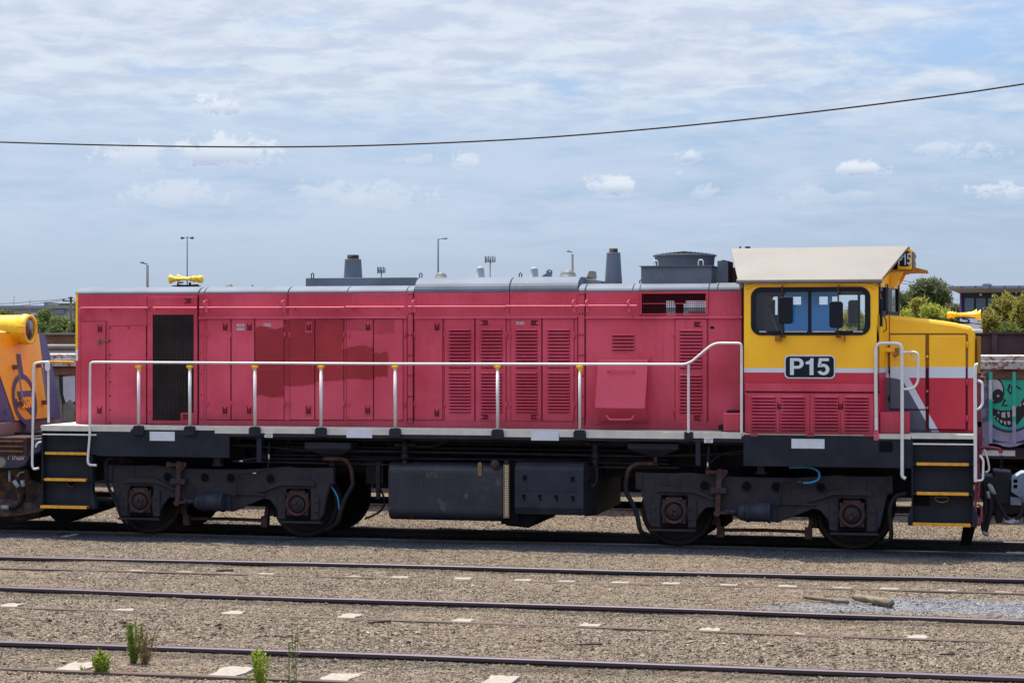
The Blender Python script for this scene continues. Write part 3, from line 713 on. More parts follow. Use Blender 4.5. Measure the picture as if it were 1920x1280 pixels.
def louvres(px0, px1, rows, y, parent, m=None, proj=0.034, h=0.030):
    """rows of pressed louvres: sloping hood above, open shadowed slot below"""
    g = G(); x0, x1 = X(px0, y), X(px1, y); pc = (px0+px1)/2; e = 0.018
    for py in rows:
        z = Z(pc, py, y)                       # lower lip
        v = [(x0+e, y, z+h), (x1-e, y, z+h), (x0, y, z), (x1, y, z), (x0+e*.6, y-proj, z+0.002), (x1-e*.6, y-proj, z+0.002), (x0+e*.6, y-proj, z-0.003), (x1-e*.6, y-proj, z-0.003)]
        g.add(v, [(0, 4, 5, 1), (0, 2, 4), (1, 5, 3), (4, 6, 7, 5)], 0)
        g.box(x0+e*.6, x1-e*.6, y-0.003, y+0.001, z-0.017, z+0.003, 1)
    return g.build('louvres', [m or M_red2, M_redgap], parent)
def door(px0, px1, pt, pb, m=None, y=YH, th=0.016, name='hood_door', parent=None):
    g = G(); x0, x1 = XX(px0), XX(px1)
    g.box(x0+0.004, x1-0.004, y-th, y+0.001, zz(px0, pb), zz(px0, pt))
    d = g.build(name, m or M_red2, parent or ROOT, bevel=0.003)
    g = G(); g.box(x0-.003, x1+.003, y-th+.009, y+.001, zz(px0, pb)-.007, zz(px0, pt)+.007); g.build('door_seam', M_redgap, d)
    return d
# fresh paint over the faded red on four doors: the paint has its own ragged outline
def patch_red():
    m = bpy.data.materials.new('repainted_red'); m.use_nodes = True; b = NB(m.node_tree); p = b.n['Principled BSDF']
    pos = b.new('ShaderNodeNewGeometry').outputs['Position']; s = b.sep(pos)
    wob = b.m('MULTIPLY', b.m('SUBTRACT', b.noise(pos, 5.0, 5, 0.6), 0.5), 0.16)
    xs = b.m('ADD', s[0], wob); zs = b.m('ADD', s[2], wob); mask = None
    for (a0, a1, t0, t1) in ((479, 534, 614, 690), (478.5, 533, 690, 743), (471, 500, 712, 741), (533, 591, 598, 722), (591, 646, 598, 716), (646, 703, 650, 712), (695, 727, 661, 708), (646, 702, 600, 620), (700, 743, 596, 625)):
        x0, x1, z0, z1 = XX(a0), XX(a1), zz(a0, t1), zz(a0, t0)
        dx = b.m('SUBTRACT', b.m('ABSOLUTE', b.m('SUBTRACT', xs, (x0+x1)/2)), (x1-x0)/2); dz = b.m('SUBTRACT', b.m('ABSOLUTE', b.m('SUBTRACT', zs, (z0+z1)/2)), (z1-z0)/2)
        k = b.m('SUBTRACT', 1.0, b.ramp(b.m('MAXIMUM', dx, dz), -0.012, 0.012))
        if t0 in (600, 596): k = b.m('MULTIPLY', k, 0.5)
        mask = k if mask is None else b.m('MAXIMUM', mask, k)
    n = b.noise(pos, 1.2, 6, 0.6)
    base = b.mix(b.ramp(n, .3, .7), (0.46, 0.037, 0.068), (0.58, 0.065, 0.112)); run = b.noise(b.scalevec(pos, (11, 11, 0.45)), 2.0, 7, 0.68); base = b.mix(b.m('MULTIPLY', b.ramp(run, .5, .74), .3), base, (0.32, 0.02, 0.04))
    fresh = b.mix(b.ramp(b.noise(pos, 1.6, 4), 0.35, 0.68), (0.25, 0.007, 0.015), (0.32, 0.015, 0.026))
    b.put(p.inputs['Base Color'], b.mix(b.m('MULTIPLY', mask, 0.96), base, fresh))
    b.put(p.inputs['Roughness'], b.m('SUBTRACT', 0.5, b.m('MULTIPLY', mask, 0.15))); p.inputs['Specular IOR Level'].default_value = 0.4
    return m
M_repaint = patch_red()
# left end: hinged door, bolted panel, grille door
d = door(152, 199, 603, 796, name='end_door'); latch(187.5, 616, d); latch(186.5, 769, d); hinge(150.5, 633, d); hinge(150.5, 759, d)
g = G(); hx, hz = X(193, YH-.03), zz(193, 638)
g.box(hx-0.07, hx+0.09, YH-0.03, YH-0.014, hz-0.012, hz+0.012); g.cyl((hx-0.06, YH-0.045, hz+0.02), (hx-0.06, YH-0.045, hz-0.03), 0.012, seg=8)
g.box(hx-0.085, hx-0.045, YH-0.055, YH-0.03, hz-0.06, hz-0.015); g.build('padlock', M_gold, d)
d = door(205, 274.5, 611, 796, name='bolted_panel', th=0.01)
g = G(); bolts(g, [(XX(p), zz(p, q)) for p in (207, 275) for q in (614, 639, 665, 690, 716, 742, 768, 793)]+[(XX(241), zz(241, 614))], YH-0.01, 0.014); g.build('bolt', M_latch, d)
g = G(); GX0, GX1, GT, GB = XX(287), XX(364), zz(325, 590), zz(325, 788)
x0, x1 = XX(278.5), XX(370.5); nt = 0.18
g.box(x0, GX0, YH-0.02, YH, zz(325, 795), zz(325, 557)); g.box(GX1, x1, YH-0.02, YH, zz(325, 795), zz(325, 557))
g.box(GX0, GX1, YH-0.02, YH, GT, zz(325, 557)); g.box(GX0, GX1, YH-0.02, YH, zz(325, 795), GB)
g.box(XX(339.5), GX1, YH-0.019, YH, GB-0.001, zz(352, 773.5))
gd = g.build('grille_door', M_red2, ROOT, bevel=0.003); latch(352.5, 564, gd, True, -1, YH-0.02); latch(349, 781, gd, True, 1, YH-0.02); hinge(281, 576, gd); hinge(281, 671, gd); hinge(281, 770, gd)
g = G(); g.box(GX0, GX1, YH-0.004, YH-0.001, GB, GT, 0)
nxg, nzg = 26, 66
for i in range(1, nxg): x = GX0+(GX1-GX0)*i/nxg; g.box(x-0.003, x+0.003, YH-0.012, YH-0.006, GB, GT, 1)
for i in range(1, nzg): z = GB+(GT-GB)*i/nzg; g.box(GX0, GX1, YH-0.011, YH-0.007, z-0.0028, z+0.0028, 1)
M_mesh = mat('mesh_brown', (0.030, 0.018, 0.017), 0.7, var=0.4, vscale=3)
g.build('grille_mesh', [M_void, M_mesh], gd)
# engine room doors
DOORS = [(388, 433, M_red2), (434.5, 477.5, M_red2), (479, 533, M_repaint), (543.5, 590.3, M_repaint), (591.5, 645, M_repaint), (650, 700.2, M_repaint), (701.4, 756, M_repaint)]
g = G(); g.box(XX(478), XX(757), YH-0.0045, YH, ZD0-0.01, ZD1+0.01); g.build('door_surround', M_repaint, ROOT)
dd = []
for a, b, m in DOORS: dd.append(door(a, b, 598, 786, m))
for i, (px, py) in {0: (422.5, 613), 1: (468, 613), 3: (579, 613), 5: (690, 613)}.items(): latch(px, py, dd[i]); latch(px-0.5, 769, dd[i])
for px, i in ((389, 0), (433.5, 1), (534, 2), (543, 3), (645.5, 4), (655, 5), (759, 6)): hinge(px, 628, dd[i]); hinge(px, 757, dd[i])
# turbo section doors with louvres
T1 = [619+i*6.25 for i in range(12)]; T2 = [700+i*5.95 for i in range(13)]
d = door(778, 830.5, 597, 787); latch(819.5, 613, d); latch(819.3, 774, d); hinge(777.5, 628, d); hinge(777.5, 757, d)
for a, b, l0, l1, lx, fl in ((833.5, 890, 841, 883.5, None, 1), (892, 949, 901, 942.5, 909, -1), (958, 1015.5, 966, 1008.5, 1002, 1), (1017.5, 1076.5, 1026, 1069, None, 1)):
    d = door(a, b, 597, 789); louvres(l0, l1, T1+T2, YH-0.0165, d)
    if lx: latch(lx, 605, d, True, fl); latch(lx, 781.5, d, True, fl)
    hx_ = a+0.5 if lx is None and a < 900 or lx == 1002 else b+0.3
    hinge(hx_, 628, d); hinge(hx_, 759, d)
# radiator section
pn = door(1099, 1264.5, 597, 795, name='side_panel', th=0.006); louvres(1147, 1190, [628.5+i*6.6 for i in range(5)], YH-0.0065, pn)
d = door(1266, 1326, 598, 795); louvres(1273.5, 1317.5, [620+i*6.25 for i in range(12)]+[704+i*6.2 for i in range(12)], YH-0.0165, d)
latch(1308, 608, d, True, 1); latch(1308, 783.5, d, True, 1); hinge(1265, 627, d); hinge(1264.5, 770, d)
d = door(1328.5, 1391, 597, 797, name='side_panel', th=0.005)
g = G(); bolts(g, [(XX(p), zz(p, q)) for p in (1353, 1390) for q in (640, 682, 725, 745, 770)]+[(XX(p), zz(p, q)) for p in (1350, 1364) for q in (549, 586)], YH-0.005, 0.008)
g.build('bolt', M_redrail, d)
g = G(); g.box(XX(1332), XX(1339), YH-0.012, YH-0.004, zz(1335, 616), zz(1335, 612)); g.build('socket', M_void, d)
# short boards near the top: written labels
for (px, py, t, w) in ((451, 609.5, 'WATER', .115), (451, 616.8, 'ACC OIL', .115), (501, 608.7, 'ENG OUT', .115), (975, 605.6, 'COMP OIL', .12)):
    g = G(); x, z = X(px, YH-.018), zz(px, py); g.box(x-w/2, x+w/2, YH-0.020, YH-0.0155, z-0.017, z+0.017); o = g.build('label_plate', M_plate, ROOT)
    text_mesh('lettering', t, 0.026, M_black, o, (x, YH-0.021, z), depth=0.0008, bold=0.0006)
# see-through radiator opening with wire mesh on both sides
g = G()
rx0, rx1, rt, rb = XX(1203.5), XX(1323.5), zz(1262, 550.5), zz(1262, 587.5)
for ya_, yb_ in ((1.6-YH, 1.6-YH+0.018), (YH-0.018, YH)):
    g = G()
    g.box(XX(1200), rx0, ya_, yb_, GZ0, GZ1); g.box(rx1, XX(1328), ya_, yb_, GZ0, GZ1)
    g.box(rx0, rx1, ya_, yb_, rt, GZ1); g.box(rx0, rx1, ya_, yb_, GZ0, rb)
    if ya_ > 1: g.build('grille_frame', M_red2, ROOT)
g.box(rx0, rx1, YH-0.022, YH-0.006, (rt+rb)/2-0.006, (rt+rb)/2+0.006)
gf = g.build('grille_frame', M_red2, ROOT, bevel=0.002)
for yy in (YH-0.006, 1.6-YH+0.006):
    g = G()
    for i in range(1, 34): x = rx0+(rx1-rx0)*i/34; g.box(x-0.0028, x+0.0028, yy-0.002, yy+0.002, rb, rt)
    for i in range(1, 10): z = rb+(rt-rb)*i/10; g.box(rx0, rx1, yy-0.0035, yy+0.0005, z-0.0028, z+0.0028)
    g.build('grille_mesh', M_redgap, gf)
g = G()       # radiator machinery inside, leaving two gaps of daylight
ym = 0.5
g.box(XX(1202), X(1247, .1), .02, .2, GZ0, GZ1); g.build('radiator', M_void, ROOT); g = G(); g.box(X(1268, .4), X(1281, .4), 0.35, 0.45, GZ0, GZ1); g.box(X(1247, .3), XX(1328), 0.25, 0.4, Z(1285, 563.5, .3), GZ1+0.02)
g.cyl((X(1266, ym), 0.45, Z(1280, 566, ym)), (X(1286, ym), 0.45, Z(1280, 563, ym)), 0.05, seg=10)
g.build('radiator', M_void, ROOT)
# the big filter box on the side
g = G(); by = YH-0.36
x0, x1, xt0, xt1 = XX(1118), XX(1213), XX(1121), XX(1212)
zt, zb, zk = zz(1165, 673), zz(1165, 791), zz(1165, 765)
g.box(XX(1114.5), XX(1220), YH-0.028, YH-0.004, zz(1165, 795), zz(1165, 666))
bp = g.build('filter_box', M_red2, ROOT, bevel=0.004)
zk2 = Z(1165, 765, by); zt2 = Z(1165, 673, YH-.05); zb2 = Z(1165, 791, YH-.05)
xl0, xl1 = X(1113.5, by), X(1210.5, by)
g = G(); v = []
for x0_, x1_ in ((xl0, xl0), (xl1, xl1)):
    pass
prof = [(YH-0.028, zt2), (YH-0.06, zt2), (by, zk2), (YH-0.06, zb2), (YH-0.028, zb2)]
g.prism_x(prof, xl0+0.01, xl1-0.01)
cv = g.build('filter_cover', mat('cover_red', (0.52, 0.045, 0.082), 0.5, var=0.1, vscale=1.5), bp, bevel=0.006)
def handle(pts, parent, m, r=0.011): return G().tube(pts, r, 8, round_=0.03).build('handle', m, parent)
def onc(py): # y on the upper slope for a pixel row
    t = (py-673)/(765-673); return YH-0.06+(by-YH+0.06)*t
y1_, y2_ = onc(697), onc(693)
handle([(X(1139, y1_), y1_, Z(1139, 698, y1_)), (X(1143, y1_-.05), y1_-.05, Z(1143, 693, y1_-.05)), (X(1186, y1_-.05), y1_-.05, Z(1186, 693, y1_-.05)), (X(1190, y1_), y1_, Z(1190, 698, y1_))], cv, M_redrail)
yq = by+0.06
handle([(X(1137, yq), yq, Z(1137, 778, yq)), (X(1143, yq-.03), yq-.05, Z(1143, 786, yq-.03)), (X(1184, yq-.03), yq-.05, Z(1184, 786, yq-.03)), (X(1189, yq), yq, Z(1189, 778, yq))], cv, M_redrail)
# grab rails running along the hood top
YR = YH-0.075
def grab(px0, px1, py, legs, bend=None):
    g = G(); z = lambda p: Z(p, py, YR)
    pts = [(X(px0, YR), YR, z(px0)), (X(px1, YR), YR, z(px1))]
    if bend: pts = [(X(px0+2, YH), YH, Z(px0+2, py+22, YH)), (X(px0, YR), YR, Z(px0, py+14, YR)), (X(px0, YR), YR, z(px0)), (X(px1, YR), YR, z(px1))]
    g.tube(pts, 0.0125, 8, round_=0.09)
    for p in legs:
        x = X(p, YR); g.hexa([(x-0.05, YH, z(p)-0.03), (x-0.03, YH, z(p)-0.03), (x-0.03, YH, z(p)+0.005), (x-0.05, YH, z(p)+0.005), (x-0.01, YR, z(p)-0.012), (x+0.01, YR, z(p)-0.012), (x+0.01, YR, z(p)+0.004), (x-0.01, YR, z(p)+0.004)])
    return g.build('grab_rail', M_redrail, ROOT)
grab(149, 277, 577, (165, 207, 272), True); grab(287, 369, 577, (296, 345)); grab(374, 536, 576.7, ()); grab(537, 645, 576.5, (553, 632)); grab(648, 758, 575.5, (664, 747)); grab(765, 948, 575, (948,)); grab(949, 1084, 574, ()); grab(1085, 1194, 573.2, ())
for px in (387.5, 533, 777, 1077, 1101.5, 1180):
    g = G(); x = XX(px); z = zz(px, 573); g.box(x-0.022, x+0.022, YH-0.012, YH, z-0.10, z+0.10)
    g.tube([(x-0.008, YH-0.01, z-0.02), (x-0.012, YH-0.09, z), (x-0.012, YH-0.09, z+0.055), (x+0.004, YH-0.05, z+0.075), (x+0.008, YH-0.01, z+0.06)], 0.010, 6, round_=0.02)
    g.build('hook', M_redrail, ROOT)
# ---- walkway, sills, side stripes
g = G(); XL, XRR = X(76, YS), X(1830, YS)
g.box(XL, XRR, YS+0.001, 1.6-YS, ZW-0.05, ZW-0.001); g.build('walkway', M_cream, ROOT)
XB0, XB1 = X(430, YS), X(1394, YS)
zs1 = Z(800, 814, YS); zs0 = Z(800, 822.5, YS)
g = G()
g.box(X(181, YS), X(430, YS), YS, YS+0.03, Z(300, 856, YS), ZW-0.052)        # deep part at the left
g.box(X(430, YS)+0.0005, X(1394, YS), YS, YS+0.05, zs0, ZW-0.052)            # shallow beam
g.box(X(1394, YS), X(1709, YS), YS-0.003, YS+0.04, Z(1500, 874.5, YS), ZW-0.052 if False else Z(1500, 815.5, YS))
g.box(X(481, YS), X(489.5, YS), YS+0.004, YS+0.05, Z(485, 866, YS), zs0); g.box(X(1304, YS), X(1313, YS), YS+0.004, YS+0.05, Z(1308, 873, YS), zs0)
g.box(X(181, YS)-0.14, X(181, YS), YS+0.006, YS+0.035, Z(175, 852, YS), ZW-0.052)
sill = g.build('side_sill', M_navy, ROOT, bevel=0.004)
for a, b in ((78, 245), (403, 470), (489, 593), (612, 650), (697, 733), (752, 923), (945, 996), (1049, 1077), (1099, 1284), (1300, 1390), (1643, 1708), (1709.5, 1828)):
    g = G(); g.box(X(a, YS), X(b, YS), YS-0.004, YS-0.0006, Z((a+b)/2, 808 if a < 245 else (812.5 if a < 600 else (815 if a < 900 else (819 if a < 1090 else 821.5))), YS) if a < 1600 else Z((a+b)/2, 822.5, YS), ZW-0.012 if a < 1600 else Z((a+b)/2, 814.5, YS))
    g.build('cream_stripe', M_cream, ROOT)
for a, b, t, c in ((281, 328, 809, 826), (650, 698, 803.5, 820.5), (996, 1048, 808, 825.5), (1484, 1546, 822.5, 840.5)):
    g = G(); g.box(X(a, YS), X(b, YS), YS-0.009, YS-0.0045, Z((a+b)/2, c, YS), Z((a+b)/2, t, YS))
    g.build('blank_plate', M_plate, ROOT, bevel=0.002)
for px, py in ((504, 815.5), (1328.5, 825)):
    g = G(); x, z = X(px, YS), Z(px, py, YS); g.box(x-0.062, x+0.062, YS-0.010, YS-0.001, z-0.034, z+0.034); o = g.build('data_plate', M_white, ROOT)
    text_mesh('lettering', 'BRAKE CUT OUT' if px < 900 else 'HAND BRAKE', 0.016, M_black, o, (x, YS-0.011, z+0.014), depth=0.0008, bold=0.0004)
    text_mesh('lettering', 'RELEASE', 0.018, M_black, o, (x, YS-0.011, z-0.013), depth=0.0008, bold=0.0004)
# underframe behind the sill
g = G(); g.box(X(190, YS), X(1700, YS), 0.25, 1.35, 1.10, ZW-0.06); g.box(XL+0.1, XRR-0.1, -0.35, 1.95, 1.46, ZW-0.055)
g.box(X(60, 0.8), X(200, 0.8), 0.2, 1.4, 0.75, 1.5); g.box(X(190, YS), X(1700, YS), .5, 1.1, .93, 1.11); g.box(X(1650, .8), X(1825, .8), .2, 1.4, .72, 1.5); g.build('underframe', M_pipe, ROOT)
g = G()
for px in np.arange(455, 1390, 47.0):
    g = G(); x = X(px, 0); g.hexa([(x, YS+0.06, zs0-0.01), (x+.02, YS+0.06, zs0-0.01), (x+.02, 0.24, zs0-0.01), (x, 0.24, zs0-0.01), (x, YS+0.06, zs0+.1), (x+.02, YS+0.06, zs0+.1), (x+.02, 0.24, ZW-.06), (x, 0.24, ZW-.06)]); g.build('bracket', M_pipe, ROOT); g = G(); g.hexa([(x-.03, 0.1, 1.14), (x+.03, 0.1, 1.14), (x+.03, 0.24, 1.14), (x-.03, 0.24, 1.14), (x-.1, -.2, zs0+.1), (x-.04, -.2, zs0+.1), (x-.04, 0.2, ZW-.06), (x-.1, 0.2, ZW-.06)]); g.build('bracket', M_pipe, ROOT)
g = G()
rp = random.Random(4)
for k in range(7):
    yy = -0.30+0.05*k; z = 1.13+0.052*k+rp.uniform(-.01, .01); a = rp.uniform(430, 520); b = rp.uniform(1200, 1385)
    g.tube([(X(a, yy), yy, z), (X(a+60, yy), yy, z), (X((a+b)/2, yy), yy, z+rp.uniform(-.03, .03)), (X(b, yy), yy, z)], rp.choice([.014, .02, .026]), 8)
g.tube([P(372, 833, -.3), P(470, 834, -.3), P(560, 843, -.3), P(900, 849, -.3), P(1200, 855, -.3), P(1390, 850, -.3)], 0.022, 8)
g.tube([P(1330, 868, -.35), P(1350, 851, -.35), P(1395, 845, -.35)], 0.016, 8, round_=.1)
g.tube([P(740, 836, -.35), P(815, 837, -.35), P(838, 824, -.35), P(1100, 832, -.35), P(1180, 834, -.35)], 0.014, 8, round_=.1)
g.build('pipe', M_pipe, ROOT)
# vertical drain valves
for px, py in ((759, 836), (1116, 834)):
    g = G(); y = -0.42; x = X(px, y); z = Z(px, py, y)
    g.cyl((x, y, z-0.12), (x, y, z+0.07), 0.045, seg=12); g.cyl((x, y, z-0.19), (x, y, z-0.10), 0.058, 0.05, 12); g.cyl((x, y, z-0.30), (x, y, z-0.19), 0.036, seg=10)
    g.cyl((x-0.16, y, z+0.02), (x+0.16, y, z+0.02), 0.022, seg=8); g.cyl((x-.11, y, z+.02), (x-.07, y, z+.02), .034, seg=8); g.build('drain_valve', M_pipe, ROOT)
# sand boxes
for pa, pb, pt, pm, pbm in ((571, 657, 829, 840, 866), (1177, 1272, 831, 841, 857)):
    y = -0.5; x0, x1 = X(pa, y), X(pb, y); xm = (x0+x1)/2+0.02; z0, z1, z2 = Z((pa+pb)/2, pt, y), Z((pa+pb)/2, pm+1, y), Z((pa+pb)/2, 857.5 if pa > 900 else 858, y)
    g = G(); g.box(x0, x1, y, 0.1, z1, z0)
    g.hexa([(xm-0.08, y+0.18, z2), (xm+0.05, y+0.18, z2), (xm+0.05, y+0.34, z2), (xm-0.08, y+0.34, z2), (x0, y, z1-0.001), (x1, y, z1-0.001), (x1, 0.1, z1-0.001), (x0, 0.1, z1-0.001)])
    o = g.build('sand_box', M_box, ROOT, bevel=0.006)
    g = G(); yy = y+0.2; g.cyl((xm-.015, yy, z2), (xm-.015, yy, z2-0.10), 0.03, seg=10); g.cyl((xm-.015, yy, z2-0.10), (xm-.015, yy, z2-0.13), 0.042, seg=10); g.build('valve', M_brown, o)
# air hoses hanging by the wheels
def hose(pts, r, m, rnd=0.12, name='sand_hose'): return G().tube(pts, r, 8, round_=rnd).build(name, m, ROOT)
yy = -0.42
hose([P(606, 860, yy), P(648, 860, yy), P(659, 878, yy), P(661, 900, yy)], 0.030, M_brown); hose([P(661, 898, yy), P(662, 908, yy), P(646, 936, yy), P(638, 960, yy), P(634, 980, yy-.0), P(612, 995, yy+.2)], 0.034, M_hose)
hose([P(1225, 869, yy), P(1190, 869, yy), P(1177, 882, yy), P(1175, 897, yy)], 0.030, M_brown); hose([P(1175, 895, yy), P(1172, 920, yy), P(1190, 950, yy), P(1197, 975, yy), P(1200, 996, yy), P(1230, 1010, yy+.2)], 0.034, M_hose)
hose([P(214, 857, yy), P(199, 860, yy), P(197, 890, yy), P(204, 915, yy), P(217, 940, yy), P(226, 968, yy), P(243, 992, yy+.2)], 0.024, M_pipe)
hose([P(1700, 925, yy), P(1680, 928, yy), P(1668, 950, yy), P(1670, 985, yy), P(1672, 1012, yy), P(1648, 1018, yy+.2)], 0.032, M_hose)
hose([P(1480, 876, -.46), P(1520, 875, -.46), P(1537, 884, -.47), P(1536, 899, -.47), P(1520, 905, -.47), P(1506, 905, -.47)], 0.016, M_hoseb, 0.1, 'blue_hose')
hose([P(606, 905, -.3), P(619, 908, -.3), P(634, 930, -.3), P(636, 955, -.3)], 0.012, M_hoseb, 0.1, 'blue_hose')
hose([P(505, 826, -.45), P(504, 845, -.45), P(504, 870, -.45), P(500, 880, -.45), P(470, 887, -.46), P(448, 888, -.46), P(444, 900, -.46), P(445, 928, -.46), P(428, 930, -.46)], 0.013, M_pipe, 0.06, 'brake_pipe')
hose([P(1329, 836, -.45), P(1328, 850, -.45), P(1327, 872, -.45)], 0.02, M_pipe, 0.06, 'brake_pipe')
hose([P(1506, 905, -.47), P(1468, 904, -.47), P(1463, 912, -.47), P(1463, 946, -.47), P(1444, 948, -.47)], 0.012, M_pipe, 0.06, 'brake_pipe')
hose([P(436, 864, -.45), P(452, 863, -.45), P(500, 856, -.45)], 0.014, M_pipe, 0.06, 'brake_pipe')
g = G()
for px, py, dx in ((504, 856, 0), (452, 864, 1), (477, 886.5, 1), (1327, 872, 0), (1499, 904, 1), (1515, 905, 1), (1484, 876, 1)):
    a = P(px, py, -.455); g.cyl((a[0]-.03*dx, a[1], a[2]-.045*(1-dx)), (a[0]+.03*dx, a[1], a[2]+.045*(1-dx)), 0.017, seg=8)
g.build('hose_fitting', M_steel, ROOT)
# ---- fuel tank and equipment box
TY = -0.50
g = G(); x0, x1 = X(727, TY), X(945, TY); zt, zb = Z(830, 868, TY), Z(830, 976.5, TY)
r = 0.2; prof = [(TY+r*(1-math.sin(t)), zb+r*0.6*(1-math.cos(t))) for t in [i*math.pi/12 for i in range(7)]][::1]
prof = []
for i in range(7): t = i*math.pi/12; prof.append((TY+0.16*(1-math.sin(t)), zb+0.16*(1-math.cos(t))))
for i in range(7): t = i*math.pi/12; prof.append((TY+0.14*(1-math.cos(t)), zt-0.14*(1-math.sin(t))))
prof += [(1.6-a, b) for a, b in reversed(prof)]
g.prism_x(prof, x0, x1); tank = g.build('fuel_tank', M_tank, ROOT, bevel=0.03)
g = G(); a = P(900, 879, TY-.004); g.prism_y([(a[0]+x, a[2]+z) for x, z in rrect(-0.03, 0.03, -0.10, 0.10, 0.028)], TY-0.018, TY-0.002)
for k in range(5): g.cyl((a[0]-.019, TY-.018, a[2]-.08+.04*k), (a[0]-.019, TY-.024, a[2]-.08+.04*k), .005, seg=6); g.cyl((a[0]+.019, TY-.018, a[2]-.08+.04*k), (a[0]+.019, TY-.024, a[2]-.08+.04*k), .005, seg=6)
g.box(a[0]-.005, a[0]+.005, TY-.02, TY-.017, a[2]-.07, a[2]+.07); g.build('sight_glass', M_gold, tank)
a = P(928, 869, TY-.03); g = G(); g.cyl((a[0], TY+.12, a[2]-.06), (a[0], TY-.05, a[2]+.0), .06, seg=14); g.cyl((a[0], TY-.05, a[2]), (a[0], TY-.075, a[2]+.01), .052, .046, 14); g.cyl((a[0], TY-.075, a[2]+.01), (a[0], TY-.09, a[2]+.015), .016, seg=8); g.build('filler_cap', M_brown, tank)
g = G(); xg = X(950, TY); z0, z1 = Z(950, 968, TY), Z(950, 870, TY); g.box(xg-.045, xg+.035, TY-.01, TY+.1, z0-.02, z1)
for k in range(22): z = z0+(z1-z0)*(k+.4)/22.5; g.box(xg-.018, xg-.002, TY-.014, TY-.0095, z, z+.018, 1); g.box(xg+.004, xg+.02, TY-.014, TY-.0095, z, z+.018, 1)
g.cyl((xg, TY-.02, z1+.03), (xg, TY+.03, z1+.03), .035, seg=12, mi=2); g.build('level_gauge', [M_gold, M_cream, M_pipe], tank)
g = G(); g.box(X(944, TY)-.05, X(964, TY)+.05, TY+.06, 1.9, Z(950, 983, TY), Z(950, 868, TY))
g.hexa([(X(946, TY), TY+.1, Z(950, 986, TY)), (X(988, TY), TY+.1, Z(970, 990, TY)), (X(988, TY), 1.5, Z(970, 990, TY)), (X(946, TY), 1.5, Z(950, 986, TY)), (X(946, TY), TY+.1, .6), (X(1030, TY), TY+.1, .6), (X(1030, TY), 1.5, .6), (X(946, TY), 1.5, .6)]); g.build('tank_frame', M_void, ROOT)
g = G(); EY = -0.52; x0, x1 = X(965, EY), X(1094, EY); zt, zb, zm = Z(1030, 868, EY), Z(1030, 965, EY), Z(1030, 951, EY)
prof = [(EY+.05, zb), (EY, zm), (EY, zt-.10), (EY+.03, zt-.045), (EY+.09, zt), (1.6-EY, zt), (1.6-EY, zb)]
g.prism_x(prof, x0, x1); eb = g.build('battery_box', M_box, ROOT, bevel=0.008)
g = G(); g.box(x0+.01, x1-.01, EY-.006, EY, Z(1030, 920.5, EY), Z(1030, 919, EY)); g.box(x0+.01, x1-.01, EY-.004, EY+.001, Z(1030, 952, EY), Z(1030, 950.5, EY))
for px, py in ((983, 895), (1073, 897.5)): a = P(px, py, EY); g.box(a[0]-.045, a[0]+.045, EY-.008, EY, a[2]-.045, a[2]+.045, 0); g.box(a[0]-.02, a[0]+.035, EY-.011, EY-.004, a[2]-.035, a[2]+.035, 1)
for px, py in ((982, 929), (1012, 929.5), (1043, 930.5), (1074, 932)): a = P(px, py, EY); g.cyl((a[0], EY-.01, a[2]), (a[0], EY+.01, a[2]), .026, seg=10, mi=1); g.cyl((a[0]+.01, EY-.01, a[2]-.045), (a[0]+.01, EY+.01, a[2]-.045), .018, seg=8, mi=1)
for px, py in ((981, 917), (1073, 918.5)): a = P(px, py, EY); g.box(a[0]-.045, a[0]+.045, EY-.014, EY, a[2]-.02, a[2]+.03, 0)
g.build('box_fittings', [M_box, M_void], eb)
g = G(); x2 = X(1118, -.2); g.hexa([(x1+.002, EY+.08, zb-.02), (x2, EY+.35, zb-.02), (x2, 1.9, zb-.02), (x1+.002, 1.9, zb-.02), (x1+.002, EY+.06, zt), (x2, EY+.35, zt-.05), (x2, 1.9, zt-.05), (x1+.002, 1.9, zt)]); g.build('air_reservoir', M_pipe, ROOT)
hose([P(1118, 868, -.4), P(1120, 900, -.4), P(1112, 915, -.4), P(1109, 905, -.4)], 0.02, M_hose, .1, 'air_hose')
# dark pieces between tank and left bogie
g = G(); yy = .1; g.box(X(690, yy), X(722, yy), 0.0, 1.5, Z(700, 905, yy), 1.2); g.box(X(705, -.3), X(712, -.3), -.3, -.25, Z(708, 935, -.3), 1.15); g.build('hanger', M_pipe, ROOT)
hose([P(712, 915, -.2), P(722, 935, -.2), P(718, 955, -.2), P(700, 966, -.2), P(684, 972, -.2)], 0.016, M_hose, .15, 'loose_hose')
